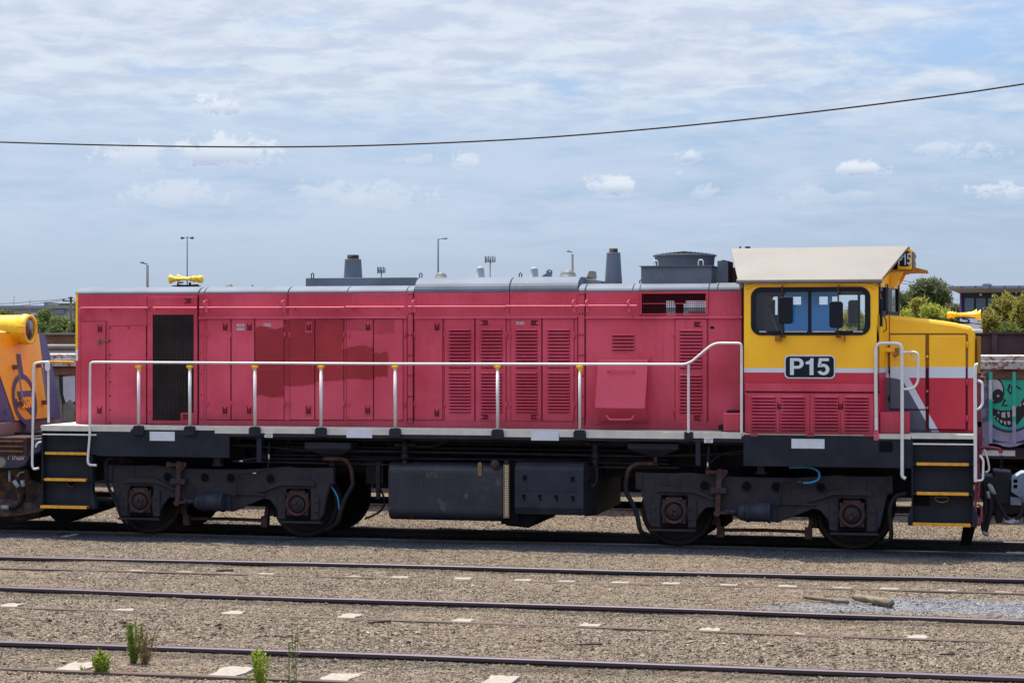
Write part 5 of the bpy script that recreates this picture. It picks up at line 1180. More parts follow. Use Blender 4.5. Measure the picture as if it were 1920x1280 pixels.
g.prism_y([(X(a, yn), Z(a, b, yn)) for a, b in ((1667, 508), (1695, 508), (1688, 522), (1678, 538), (1675, 541), (1671, 540), (1669, 530))], 1.43, 1.48); g.build('gusset', M_yel, ROOT, bevel=.006)
# P15 plate on the cab side
g = G(); x0, x1, z1, z0 = X(1471, YC), X(1566, YC), Z(1518, 665.5, YC), Z(1518, 709.5, YC)
g.prism_y(rrect(x0, x1, z0, z1, .065), YC-.012, YC-.001, 0); g.prism_y(rrect(x0+.018, x1-.018, z0+.018, z1-.018, .05), YC-.016, YC-.011, 1)
o = g.build('number_plate', [M_stripe, M_black], ROOT)
glyphs('lettering', .232, M_stripe, o, ((x0+x1)/2, YC-.0165, (z0+z1)/2+.004))
# louvred cabinet below the cab and its canopy strip
g = G(); x0, x1 = X(1396.5, YS), X(1640, YS); z0, z1 = Z(1518, 814, YS), Z(1518, 737, YS)
g.box(x0, x1, YS, YS+.2, z0, z1); g.box(X(1398, YS), X(1640, YS), YS-.014, YS+.02, Z(1518, 733.5, YS), Z(1518, 719, YS))
cabn = g.build('cabinet', M_red2, ROOT, bevel=.004)
g = G(); g.box(X(1398, YS), X(1650, YS), YS-.006, YS+.02, Z(1518, 735.5, YS), Z(1518, 733.5, YS)); g.build('shadow_gap', M_redgap, cabn)
LR = [745+i*6.05 for i in range(11)]
for a, b in ((1401.5, 1518), (1519.5, 1638)):
    g = G(); g.box(X(a, YS), X(b, YS), YS-.014, YS, Z(1518, 813, YS), Z(1518, 739, YS)); d = g.build('cabinet_door', M_red2, ROOT, bevel=.003)
    m_ = (a+b)/2; louvres(a+7, a+53.5, LR, YS-.0145, d); louvres(b-55 if a < 1500 else b-55, b-8, LR, YS-.0145, d)
    latch(1462 if a < 1500 else 1576, 761, d, y=YS-.014); g = G(); xx = X(1462 if a < 1500 else 1576, YS); g.box(xx-.003, xx+.003, YS-.0155, YS-.013, Z(1518, 813, YS), Z(1518, 770, YS)); g.build('door_seam', M_redgap, d)
for px in (1414, 1520, 1628): g = G(); g.box(X(px, YS)-.05, X(px, YS)+.05, YS-.02, YS-.002, Z(px, 818, YS), Z(px, 813.5, YS)); g.build('bracket', M_red2, cabn)
# red boxes either side of the cabinet
for a, b, t, c in ((1356, 1393.5, 774.5, 808), (1650, 1705.5, 773, 812)):
    g = G(); y = YS+.06; g.box(X(a, y), X(b, y), y, .0 if a < 1500 else -.13, Z(a, c, y), Z(a, t, y)); g.build('sand_filler_box', M_red2, ROOT, bevel=.006)
g = G(); y = YS+.1; g.box(X(1362, y), X(1392, y), y, -.1, Z(1375, 774, y), Z(1375, 770, y)); g.box(X(1347, y), X(1355, y), y, -.1, Z(1350, 806, y), Z(1350, 797, y)); g.build('box_lid', M_black, ROOT)
# ---- short nose
nx0, nx1 = XX(1667), XX(1828)
zn = lambda px, py: Z(px, py, YH)
M_livnose = livery('nose_livery', zn(1740, 687.5), zn(1740, 708), ((XX(1696), zn(1696, 706)), (XX(1752), zn(1752, 806)), .045, (0.075, 0.085, 0.115), XX(1664)))
prof = [(XX(1640), ZW), (XX(1829), ZW), (XX(1829), zn(1829, 628)), (XX(1827), zn(1827, 619)), (XX(1820), zn(1820, 612)), (XX(1790), zn(1790, 605)), (XX(1740), zn(1740, 598)), (XX(1690), zn(1690, 592.5)), (XX(1667), zn(1667, 590.5)), (XX(1640), zn(1640, 590))]
g = G(); g.prism_y(prof, YH, 1.6-YH); nose = g.build('nose', M_livnose, ROOT, bevel=.05)
M_gap = mat('seam_ochre', (0.22, 0.085, 0.006), .7)
def seam(pts, y=YH, d=.004):
    g = G()
    for (a, b, t, c) in pts: g.box(XX(a), XX(b), y-d, y+.002, zn((a+b)/2, c), zn((a+b)/2, t))
    return g
seam([(1667, 1668.5, 591, 800), (1667, 1813, 624.5, 627.5), (1735.5, 1741.5, 627, 690), (1811, 1815, 627, 690), (1664.5, 1667, 640, 690)], d=.005).build('door_recess', M_gap, nose)
seam([(1735.5, 1741.5, 690, 806), (1811, 1814.5, 690, 806), (1668, 1741, 766.5, 768.5), (1741.5, 1811, 804, 806.5)], d=.005).build('door_recess', M_redgap, nose)
for a, b, t, c, hx_ in ((1669, 1735, 628, 766.5, 1667.5), (1742, 1810.5, 628.5, 804, 1813)):
    g = G(); g.box(XX(a), XX(b), YH-.022, YH, zn((a+b)/2, c), zn((a+b)/2, t)); d = g.build('nose_door', M_livnose, nose, bevel=.006)
    for py, mm in (((646, M_yelbright), (716, M_red2), (784, M_red2)) if a > 1700 else ((694, M_navy), (746, M_navy))): hinge(hx_, py, d, YH-.016, mm)
g = G()
for py, mi in ((668, 0), (733, 1), (764, 1)): a = P(1738.5, py, YH); g.cyl((a[0], YH-.01, a[2]), (a[0], YH-.035, a[2]), .018, seg=12, mi=mi)
g.tube([P(1738.5, 655, YH-.02), P(1738.5, 668, YH-.02)], .008, 6, 2); g.build('door_knob', [M_yelbright, M_redrail, M_gold], nose)
g = G(); a, b = P(1650, 655.5, YH-.05), P(1680, 655.5, YH-.05); g.box(a[0], b[0], YH-.06, YH-.03, a[2]-.03, a[2]+.03, 0); c = P(1682, 656, YH-.06); g.tube([c, P(1684, 664, YH-.07), P(1678, 668, YH-.07), P(1675, 664, YH-.07)], .016, 6, 1); g.box(c[0]-.03, c[0]+.03, YH-.08, YH-.03, c[2]-.02, c[2]+.03, 1); g.build('door_catch', [M_yel, M_gold], nose)
# front end: edge strip, lamp, coupler gear
g = G(); g.box(XX(1831), XX(1834), YH+.05, 1.5, zn(1832, 700), zn(1832, 630)); g.build('end_door', M_yel2, ROOT)
g = G(); a = P(1834, 620, .0); g.box(a[0]-.08, a[0]+.06, -.08, .3, a[2]-.03, a[2]+.02); g.build('marker_lamp', M_white, ROOT, bevel=.01)
g = G(); yy = -.1
for a, b, t, c, mi in ((1833, 1840, 700, 800, 0), (1833, 1839, 630, 702, 1), (1831, 1842, 790, 850, 0)): g.box(X(a, yy), X(b, yy), yy, 1.7, Z(a, c, yy), Z(a, t, yy), mi)
g.build('end_frame', [M_rededge, M_yel2], ROOT)
g = G(); yy = -.45; g.tube([P(1836, 840, yy), P(1850, 838, yy), P(1866, 839.5, yy), P(1876, 842, yy), P(1877, 846, yy)], .02, 8, round_=.03); g.cyl(P(1876, 845, yy-.04), P(1876, 845, yy+.04), .035, seg=10); g.tube([P(1834, 828, yy), P(1838, 850, yy), P(1842, 858, yy)], .015, 6)
g.build('uncoupling_lever', M_rededge, ROOT)
g = G(); yy = -.4
for k in range(7): a = P(1876.5+(k % 2)*2, 852+k*4.2, yy); g.tube([(a[0]-.012, yy, a[2]-.018), (a[0]-.012, yy, a[2]+.018), (a[0]+.012, yy, a[2]+.018), (a[0]+.012, yy, a[2]-.018), (a[0]-.012, yy, a[2]-.018)], .004, 5)
g.build('chain', M_pipe, ROOT)
g = G(); yy = .35; g.box(X(1830, yy), X(1875, yy), .5, 1.1, .72, 1.02); g.hexa([(X(1866, yy), .5, .62), (X(1893, yy), .55, .62), (X(1893, yy), 1.1, .62), (X(1866, yy), 1.1, .62), (X(1862, yy), .5, 1.10), (X(1898, yy), .55, 1.08), (X(1898, yy), 1.1, 1.08), (X(1862, yy), 1.1, 1.10)])
g.hexa([(X(1868, yy), .6, .35), (X(1880, yy), .6, .35), (X(1880, yy), .9, .35), (X(1868, yy), .9, .35), (X(1864, yy), .6, .64), (X(1888, yy), .6, .64), (X(1888, yy), .9, .64), (X(1864, yy), .9, .64)])
g.build('coupler', M_bogie, ROOT, bevel=.025)
g = G(); yy = YS+.02; g.box(X(1827.5, yy), X(1831.5, yy), yy, yy+.5, Z(1829, 990, yy), ZW-.05); g.tube([P(1833, 945, yy), P(1840, 950, yy), P(1841, 975, yy), P(1834, 985, yy)], .02, 6); g.tube([P(1834, 860, yy), P(1836, 900, yy), P(1834, 940, yy)], .018, 6); g.box(X(1832, yy), X(1838, yy), yy+.1, yy+.4, Z(1834, 895, yy), Z(1834, 850, yy)); g.build('end_step_frame', M_rededge, ROOT)
for i, (pts, r) in enumerate(((((1845, 900), (1848, 930), (1846, 965), (1842, 990), (1850, 1003)), .03), (((1851, 905), (1858, 930), (1857, 960), (1850, 985), (1847, 1000)), .034), (((1853, 905), (1866, 928), (1878, 955), (1890, 975)), .026), (((1848, 900), (1852, 925), (1850, 950), (1852, 970)), .02))):
    hose([P(a, b, -.2) for a, b in pts], r, M_hose, .1, 'air_hose')
for px, py, dx, dz in ((1857, 915, .03, -.06), (1861, 918, .03, -.06), (1853, 927, .01, -.05), (1848, 1000, .04, -.02), (1892, 979, .06, -.01)): a = P(px, py, -.22); g = G(); g.cyl((a[0]-dx, a[1], a[2]-dz), (a[0]+dx, a[1], a[2]+dz), .026, seg=8); g.build('hose_fitting', M_fit, ROOT)
hose([P(1845, 842, -.5), P(1852, 860, -.5), P(1855, 880, -.5), P(1850, 885, -.5), P(1847, 884, -.5)], .014, M_cream, .05, 'grab_iron')
hose([P(1838, 706, -.3), P(1847, 706, -.3), P(1848, 722, -.3), P(1846, 724, -.3)], .007, M_yel2, .03, 'grab_iron')
# ---- things on the roof
def roofz(px, py, y): return Z(px, py, y)
def horn_set(px, py, dirx, s, name='air_horn'):
    y = .55 if px < 1000 else .35; x, _, z = P(px, py, y); g = G()
    def trumpet(x0, y0, z0, L, r): g.lathe((x0, y0, z0), (dirx, 0, 0), [(0, 0), (0, r*.55), (L*.06, r*.55), (L*.08, r*.3), (L*.5, r*.36), (L*.75, r*.5), (L*.9, r*.78), (L, r*1.15), (L*1.01, r*1.15), (L*.99, r*1.0), (L*.8, r*.45)], 18)
    trumpet(x, y-.10, z, .40*s, .075*s); trumpet(x+.02*dirx, y+.10, z+.02, .32*s, .065*s)
    g.lathe((x-.02*dirx, y-.1, z), (-dirx, 0, 0), [(0, .05*s), (.03, .058*s), (.05, .058*s), (.07, .04*s), (.075, 0)], 14); g.lathe((x, y+.1, z+.01), (-dirx, 0, 0), [(0, .045*s), (.05, .05*s), (.06, 0)], 14)
    h = g.build(name, M_yelbright, ROOT)
    g = G(); zb = z-.13*s; g.box(x-.06, x+.24*dirx if dirx > 0 else x+.06, y-.14, y+.14, zb, zb+.015) if dirx > 0 else g.box(x-.30, x+.06, y-.14, y+.14, zb, zb+.015)
    g.tube([(x-.02, y-.1, z-.05), (x-.02, y-.1, zb)], .02, 6); g.tube([(x+.12*dirx, y-.12, z-.05), (x+.20*dirx, y-.14, z-.06), (x+.22*dirx, y-.12, zb+.02), (x+.1*dirx, y-.1, zb+.01), (x-.12*dirx, y-.1, zb+.02)], .012, 6, round_=.04)
    g.build('horn_base', M_black, h)
horn_set(363, 523.5, -1, .85); 
y = .55; a = P(366, 523, y); g = G(); g.lathe((a[0]+.02, y-.05, a[2]-.005), (1, 0, 0), [(0, .03), (.03, .03), (.05, .055), (.10, .06), (.115, .055), (.12, 0)], 14); g.build('air_horn', M_yelbright, ROOT)
horn_set(1788, 591, 1, .92)
g = G(); g.tube([P(1745, 595, .2), P(1780, 599, .2), P(1800, 603, .2)], .012, 6); g.tube([P(1800, 603, .2), P(1840, 608, .2)], .006, 5); g.build('air_pipe', M_black, ROOT)
g = G(); yq = .45; g.box(X(573, yq), X(778, yq), yq, 1.3, ZR-.1, Z(675, 520.5, yq)); g.build('exhaust_housing', M_grey, ROOT, bevel=.006)
for px, w0, w1, t, ft, b in ((662, 17, 14.8, 485, 478, 521), (1150.3, 16.5, 12.7, 472.5, 466, 533)):
    y = .8; x = X(px, y); sc = X(px+10, y)-x; z0, z1, z2 = Z(px, b, y), Z(px, t, y), Z(px, ft, y); g = G()
    g.lathe((x, y, z0-.02), (0, 0, 1), [(0, w0*sc/10), (z1-z0, w1*sc/10), (z1-z0+.012, w1*sc/10), (z1-z0+.012, w1*sc/10-.03), (.1, .05)], 32, 0)
    w2 = 10.5 if px < 1000 else 8
    g.lathe((x, y, z1-.05), (0, 0, 1), [(0, w2*sc/10), (z2-z1+.05, w2*sc/10), (z2-z1+.05, w2*sc/10-.015), (0, w2*sc/10-.015)], 28, 1); g.build('exhaust_stack', [M_grey, M_brown], ROOT)
def dome(px, w, t, b, m, name, prof, y=.8):
    x = X(px, y); sc = (X(px+10, y)-x)/10; z0, z1 = Z(px, b, y), Z(px, t, y); g = G(); g.lathe((x, y, z0), (0, 0, 1), [(h*(z1-z0), r*w/2*sc) for h, r in prof], 24); g.build(name, m, ROOT)
half_ = [(-.6, 1), (0, 1), (.12, 1.0), (.14, .9), (.5, .82), (.8, .55), (.95, .25), (1, 0)]; can = [(-.4, 1.15), (0, 1.15), (.05, .95), (.7, .84), (.88, .76), (.97, .5), (1, 0)]
M_white2 = mat('dome_white', (0.27, 0.275, 0.285), .55, var=.08, c2=(.3, .29, .27), patch=(.6, .8))
dome(827, 24, 509.5, 521, M_dome, 'vent_dome', half_, .6); dome(1065, 34, 505, 520, M_dome, 'vent_dome', half_, .6); dome(900.5, 17, 499.5, 519.5, M_white2, 'antenna_dome', can); dome(1001.5, 17, 500.5, 519.5, M_white2, 'antenna_dome', can)
dome(430, 14, 531.5, 538, M_dome, 'vent_dome', half_); dome(473, 5, 532.5, 538, M_tan, 'vent_dome', half_)
g = G(); y = .6; x, _, z = P(1027, 516, y); g.prism_y([(x-.09, z-.05), (x-.07, z), (x-.01, z+.03), (x+.02, z+.06), (x+.06, z+.03), (x+.06, z-.05)], y-.03, y+.03)
g.lathe((x+.025, y, z+.045), (0, 1, 0), [(-.015, .025), (-.015, .045), (.015, .045), (.015, .025), (-.015, .025)], 14); g.build('lifting_eye', M_grey, ROOT)
g = G(); y = .5
g.hexa([(X(1084, y), y, ZR), (X(1126, y), y, ZR), (X(1126, y), 1.1, ZR), (X(1084, y), 1.1, ZR), (X(1084, y), y, Z(1084, 520, y)), (X(1126, y), y, Z(1126, 526, y)), (X(1126, y), 1.1, Z(1126, 526, y)), (X(1084, y), 1.1, Z(1084, 520, y))])
g.prism_y([(X(a_, y), Z(a_, b_, y)) for a_, b_ in ((1097, 520), (1110, 521), (1109, 507), (1102, 507))], .6, .9); g.build('intake_cover', M_tan, ROOT, bevel=.006)
for px, py in ((789, 519), (976, 519), (586, 519), (1202, 532), (1331, 531)):
    g = G(); y = .35; x, _, z = P(px, py, y); g.tube([(x-.015, y, z-.03), (x-.02, y, z+.04), (x, y, z+.06), (x+.02, y, z+.04), (x+.015, y, z-.03)], .009, 6); g.build('lifting_lug', M_black, ROOT)
# radiator fan housing
y = .12; zf = Z(1270, 499.5, y); zr0 = ZR-.1
g = G(); g.box(X(1202, y), X(1334, y), y, 1.48, zr0, zf); g.box(X(1199, y), X(1337, y), y-.03, 1.51, zf, zf+.012); fh = g.build('fan_housing', M_grey, ROOT)
yc = .8; x0, x1 = X(1225.5, yc), X(1343, yc); xc, rr = (x0+x1)/2, (x1-x0)/2-.02; z1 = Z(1284, 475, .2); g = G()
g.lathe((xc, yc, zf), (0, 0, 1), [(0, rr-.02), (z1-zf-.02, rr), (z1-zf-.02, rr+.025), (z1-zf, rr+.025), (z1-zf, rr-.01), (.02, rr-.03)], 56); g.build('fan_ring', M_grey, fh)
g = G(); zt = z1+.005
for i in range(-8, 9): o_ = i*rr/8.5; hw = math.sqrt(max(0, rr*rr-o_*o_)); g.tube([(xc-hw, yc+o_, zt), (xc, yc+o_, zt+.05*(1-(o_/rr)**2)), (xc+hw, yc+o_, zt)], .004, 4); g.tube([(xc+o_, yc-hw, zt), (xc+o_, yc, zt+.05*(1-(o_/rr)**2)), (xc+o_, yc+hw, zt)], .004, 4)
g.build('fan_guard', M_pipe, fh)
for px in (1229, 1314):
    g = G(); yy = .3 if px < 1300 else .2; x, _, z = P(px, 496, yy); g.tube([(x-.035, yy, zf), (x-.035, yy, zf+.07), (x-.02, yy, zf+.095), (x+.02, yy, zf+.095), (x+.035, yy, zf+.07), (x+.035, yy, zf)], .008, 6); g.build('lifting_lug', M_white, fh)
g = G(); y = .35
for a, b, t, mi in ((1345, 1365, 489, 0), (1361, 1369, 490, 1), (1371, 1378, 501, 1), (1351, 1358, 487, 1)): g.box(X(a, y), X(b, y), y+.1*mi, y+.3+.1*mi, zr0, Z(a, t, y), mi)
g.build('silencer', [M_grey, M_brown], ROOT)
# ================================================================== THE PURPLE AND YELLOW LOCOMOTIVE AT THE LEFT EDGE
M_purple = mat('purple_grey', (0.085, 0.062, 0.13), .55, var=.15, vscale=2, c2=(.17, .14, .20), patch=(.60, .70))
M_orange = mat('orange_yellow', (0.86, 0.36, 0.008), .45, var=.07, vscale=2, coat=.1)
M_pinkw = mat('dusty_white', (0.36, 0.26, 0.25), .7, var=.1, c2=(.25, .12, .08), patch=(.55, .7))
M_rustorange = mat('rusty_orange', (0.12, 0.055, 0.028), .8, var=.4, vscale=4, c2=(.03, .024, .026), patch=(.40, .55), bump=.3)
S = thing('diesel_locomotive', 'purple and orange locomotive with a big round headlight at the left edge', 'locomotive', (X(-60, .8), .8, 0))
def solve(px, py, y): return P(px, py, y)
xf = X(44, .8); zn1 = 1.70
# front face plane leans back: x falls with height; centre x at z=2.4 is xf
def fx2(z, y): return xf+.10-(z-1.7)*.16-abs(y-.8)**2*.05
Zt = Z(30, 590, .8)
sec = lambda z, hw: [(fx2(z, y), y, z) for y in (.8-hw, .8-hw*.5, .8, .8+hw*.5, .8+hw)]
def band(g, ya0, yb0, ya1, yb1, z0, z1, off, mi, n=6, k=10):      # panel on the front face between two heights, edges interpolated
    vs = []
    for i in range(n+1):
        t = i/n; z = z0+(z1-z0)*t; a_, b_ = ya0+(ya1-ya0)*t, yb0+(yb1-yb0)*t
        for j in range(k+1): y = a_+(b_-a_)*j/k; vs.append((fx2(z, y)+off, y, z))
    g.add(vs, [(i*(k+1)+j, i*(k+1)+j+1, (i+1)*(k+1)+j+1, (i+1)*(k+1)+j) for i in range(n) for j in range(k)], mi)
g = G(); HW = 1.30; zA, zB = 1.66, 3.05; KS = [-1+i/6 for i in range(13)]
for i in range(8):
    z0, z1 = zA+(zB-zA)*i/8, zA+(zB-zA)*(i+1)/8
    w = lambda z: HW-.20*((z-zA)/(zB-zA))**3
    ys0 = [.8+w(z0)*k for k in KS]; ys1 = [.8+w(z1)*k for k in KS]
    for k in range(len(KS)-1): g.add([(fx2(z0, ys0[k]), ys0[k], z0), (fx2(z0, ys0[k+1]), ys0[k+1], z0), (fx2(z1, ys1[k+1]), ys1[k+1], z1), (fx2(z1, ys1[k]), ys1[k], z1)], [(0, 1, 2, 3)])
    g.add([(fx2(z0, ys0[0]), ys0[0], z0), (fx2(z1, ys1[0]), ys1[0], z1), (xf-4, ys1[0], z1), (xf-4, ys0[0], z0)], [(0, 1, 2, 3)]); g.add([(fx2(z0, ys0[-1]), ys0[-1], z0), (fx2(z1, ys1[-1]), ys1[-1], z1), (xf-4, ys1[-1], z1), (xf-4, ys0[-1], z0)], [(3, 2, 1, 0)])
ys1 = [.8+w(zB)*k for k in KS]; g.add([(fx2(zB, y), y, zB) for y in ys1]+[(xf-4, ys1[-1], zB), (xf-4, ys1[0], zB)], [tuple(range(len(KS)+2))])
body2 = g.build('nose', M_purple, S)
g = G(); band(g, .32, 1.55, -.16, 1.62, 1.68, 3.04, .008, 0, n=12); g.build('yellow_panel', M_orange, body2)
# emblem: ring, ribbon and letters
cz = Z(48, 748, .85); cy_ = .72
def onface(y, z, off=.020): return (fx2(z, y)+off, y, z)
g = G(); n = 40; ro, ri = .405, .325
for i in range(n):
    a, b = 2*math.pi*i/n, 2*math.pi*(i+1)/n
    g.add([onface(cy_+ri*math.cos(a), cz+ri*math.sin(a)), onface(cy_+ro*math.cos(a), cz+ro*math.sin(a)), onface(cy_+ro*math.cos(b), cz+ro*math.sin(b)), onface(cy_+ri*math.cos(b), cz+ri*math.sin(b))], [(0, 1, 2, 3)])
def facepoly(pts, off=.019): g.add([onface(cy_+a, cz+b, off) for a, b in pts], [tuple(range(len(pts)))])
facepoly([(-.07, .39), (.07, .39), (.07, .72), (-.07, .72)]); facepoly([(-.09, -.39), (.09, -.39), (.17, -.78), (-.06, -.78)])
facepoly([(-.23, .135), (.27, .135), (.20, -.005), (-.18, -.005)], .022); facepoly([(-.05, -.125), (.20, -.125), (.27, .0), (.30, -.05), (.24, -.30)], .022); facepoly([(-.33, .02), (-.27, .02), (-.25, -.10), (-.33, -.14)], .021)
g.build('emblem', M_purple, body2)
text_mesh('lettering', 'SSR', .235, M_orange, body2, onface(cy_, cz-.058, .034), right=(0, 1, 0), up=(-.16, 0, 1), depth=.003, bold=.010, squash=1.0, shear=.12)
# headlight barrel
hz = Z(56, 617.5, .8); hx = X(58, .8); g = G(); r = Z(56, 590, .8)-hz
g.lathe((hx-2.5, .8, hz), (1, 0, 0), [(0, r*.98), (2.30, r*.98), (2.38, r*1.0), (2.38, r*1.05), (2.42, r*1.05), (2.44, r*1.02), (2.50, r*1.0), (2.50, r*.80), (2.46, r*.78)], 40)
hl = g.build('headlight', M_yelbright, S); g = G(); g.lathe((hx-.04, .8, hz), (1, 0, 0), [(0, r*.78), (.03, r*.6), (.045, 0)], 32); g.build('lens', M_lens, hl)
g = G(); a = P(43, 617, .5); g.box(a[0]-.04, a[0]+.05, .35, .5, a[2]-.06, a[2]+.06); g.build('clasp', M_yel, hl, bevel=.008)
g = G(); g.hexa([(fx2(2.7, .3)-.8, .15, 2.75), (fx2(2.8, .8)+.0, .45, 2.75), (fx2(2.8, .8)+.0, 1.15, 2.75), (fx2(2.7, .3)-.8, 1.45, 2.75), (fx2(2.7, .3)-.9, .45, hz), (hx-.30, .55, hz-.02), (hx-.30, 1.05, hz-.02), (fx2(2.7, .3)-.9, 1.15, hz)]); g.build('headlight_base', M_orange, S, bevel=.04)
g = G()
for (px, py) in ((27, 688), (36, 757), (73, 754), (62, 685)): y = .5 if px < 50 else 1.35; a = P(px, py, y); a = (fx2(a[2], y)+.03, y, a[2]); g.box(a[0]-.03, a[0]+.05, y-.03, y+.03, a[2]-.035, a[2]+.035)
g.build('lamp_bracket', M_rust, S)
for pts, y in ((((31, 691), (37, 700), (41, 750), (37, 757)), .5), (((68, 689), (74, 697), (81, 745), (78, 750)), 1.35)): G().tube([(fx2(Z(a, b, y), y)+.09, y, Z(a, b, y)) for a, b in pts], .014, 6, round_=.04).build('grab_iron', M_tan, S)
g = G(); y = -.42; xa_, za_, zb_ = X(5, y), Z(16, 755, y), Z(16, 790, y)
q = lambda y, z, o=.012: (fx2(z, y)+o, y, z)
g.add([q(-.3, zb_), q(.12, zb_), q(.08, za_), q(-.34, za_)], [(0, 1, 2, 3)]); g.tube([q(.06, (za_+zb_)/2+.03, .02), q(.06, (za_+zb_)/2-.03, .02)], .02, 6); g.build('locker', M_purple, body2)
# white sloping footplate, louvred pilot, number, plough
fz = 1.66; g = G(); xw = X(76, .2)
g.hexa([(xf-4, -.6, 1.50), (fx2(1.66, -.5)+.05, -.6, 1.42), (fx2(1.66, 2.1)-.1, 2.2, 1.42), (xf-4, 2.2, 1.50), (xf-4, -.5, 1.68), (fx2(1.66, -.5)+.10, -.5, 1.66), (fx2(1.66, 2.1)-.02, 2.1, 1.66), (xf-4, 2.1, 1.68)]); g.build('footplate', M_pinkw, S, bevel=.01)
g = G(); yp = -.55; x1 = X(50, yp); g.box(xf-4, x1, yp, 2.1, 1.18, 1.46); plt = g.build('pilot', M_brown, S, bevel=.01)
g = G()
for k in range(3): g.box(xf-3, x1-.05, yp-.03, yp, 1.24+.075*k, 1.262+.075*k)
g.build('slat', M_rust, plt)
g = G(); g.prism_y([(X(a, yp), Z(a, b, yp)) for a, b in ((-60, 845), (50, 845), (58, 822), (74, 822), (74, 846), (52, 856), (44, 872), (30, 878), (-60, 880))], yp+.05, 1.9); skirt = g.build('number_skirt', mat('skirt_purple', (.035, .03, .06), .5, var=.3), S, bevel=.02)
text_mesh('lettering', 'MRBP', .145, mat('letter_pink', (.42, .32, .34), .6), skirt, (X(29, yp), yp+.045, Z(29, 856, yp)), depth=.003, bold=.004, squash=.85)
g = G(); g.lathe((X(-2, yp), yp+.1, Z(-2, 866, yp)), (0, -1, 0), [(0, .09), (.05, .09), (.06, .07), (.05, 0)], 18); g.build('marker_lamp', M_tan, skirt)
g = G(); yq = -.1
g.prism_y([(X(a, yq), Z(a, b, yq)) for a, b in ((-60, 878), (46, 878), (52, 900), (70, 905), (75, 935), (68, 968), (40, 977), (-60, 978))], yq+.1, 1.7); g.build('plough', M_rustorange, S, bevel=.02)
g = G(); yq = -.3; g.prism_y([(X(a, yq), Z(a, b, yq)) for a, b in ((-60, 934), (20, 936), (50, 940), (90, 950), (78, 958), (40, 966), (-60, 974))], yq, yq+.12); g.box(X(32, yq), X(43, yq), yq-.01, yq+.1, Z(38, 960, yq), Z(38, 925, yq)); g.build('plough_edge', M_rustorange, S, bevel=.01)
g = G(); g.box(X(20, .6), X(96, .6), .6, 1.0, .75, 1.05); g.box(X(66, .6), X(92, .6), .5, 1.1, .62, 1.12); g.build('coupler', M_bogie, S, bevel=.02)
for pts, r in ((((22, 897), (33, 903), (43, 925), (40, 943), (25, 952), (8, 951)), .032), (((36, 893), (44, 905), (46, 925)), .028), (((33, 893), (36, 886), (46, 884)), .016)):
    G().tube([P(a, b, -.35) for a, b in pts], r, 8, round_=.15).build('air_hose', M_hose if r > .02 else M_tan, S)
g = G()
for px, py, dx, dz in ((31, 907, .04, -.05), (43, 906, .01, -.05), (10, 951, .06, 0), (18, 892, 0, .09)): a = P(px, py, -.37); g.cyl((a[0]-dx, a[1], a[2]-dz), (a[0]+dx, a[1], a[2]+dz), .036 if dz < .08 else .02, seg=8)
g.build('hose_fitting', M_fit, S)
for k in range(2):
    g = G(); xx = xf-1.6-2.44*k; g.lathe((xx, -.07, .508), (0, 1, 0), [(0, 0), (.05, .4), (0, .45), (0, .505), (.1, .51), (.14, .545), (.14, 0)], 36); g.build('wheel', M_wheel, S)
# pale blue coupler of the next vehicle, standing on the same track at the right edge
M_pale = mat('pale_blue_iron', (.22, .27, .35), .6, var=.15, vscale=6, c2=(.18, .2, .24), patch=(.6, .75), bump=.2)
Q = thing('wagon', 'pale blue coupler end of a wagon cut off by the right edge', 'wagon', (X(1960, .8), .8, 0))
g = G(); yq = .5
g.prism_y([(X(a, yq), Z(a, b, yq)) for a, b in ((1896, 898), (1916, 886), (1960, 884), (1960, 932), (1912, 932), (1896, 922))], .5, 1.05, 0)
g.prism_y([(X(a, yq), Z(a, b, yq)) for a, b in ((1894, 932), (1918, 932), (1922, 948), (1895, 947))], .55, 1.0, 0)
for z in (901, 911): g.box(X(1900, yq), X(1908, yq), .495, .51, Z(1905, z+4, yq), Z(1905, z-3, yq), 1)
g.box(X(1955, yq), X(2010, yq), .6, 1.0, .8, 1.05, 0); g.build('coupler', [M_pale, M_void], Q, bevel=.015)
g = G(); g.box(X(2005, yq), X(2400, yq), -.5, 2.1, 1.1, 1.5); g.build('underframe', M_pipe, Q)
g = G(); g.box(X(2010, yq), X(2400, yq), -.55, 2.15, 1.5, 3.2); g.build('body', M_rust, Q)
g = G(); g.tube([P(1893, 978, -.1), P(1904, 977, -.1), P(1915, 962, -.1), P(1924, 925, 0), P(1935, 905, .3)], .03, 8); g.build('air_hose', M_hose, Q)
g = G(); a = P(1896, 979, -.1); g.cyl((a[0]-.06, a[1], a[2]), (a[0]+.10, a[1], a[2]+.02), .035, seg=8); g.build('hose_fitting', M_fit, Q)
g = G(); g.lathe((X(2120, 0), -.07, .46), (0, 1, 0), [(0, 0), (.05, .35), (0, .4), (0, .455), (.1, .46), (.14, .5), (.14, 0)], 30); g.build('wheel', M_wheel, Q)

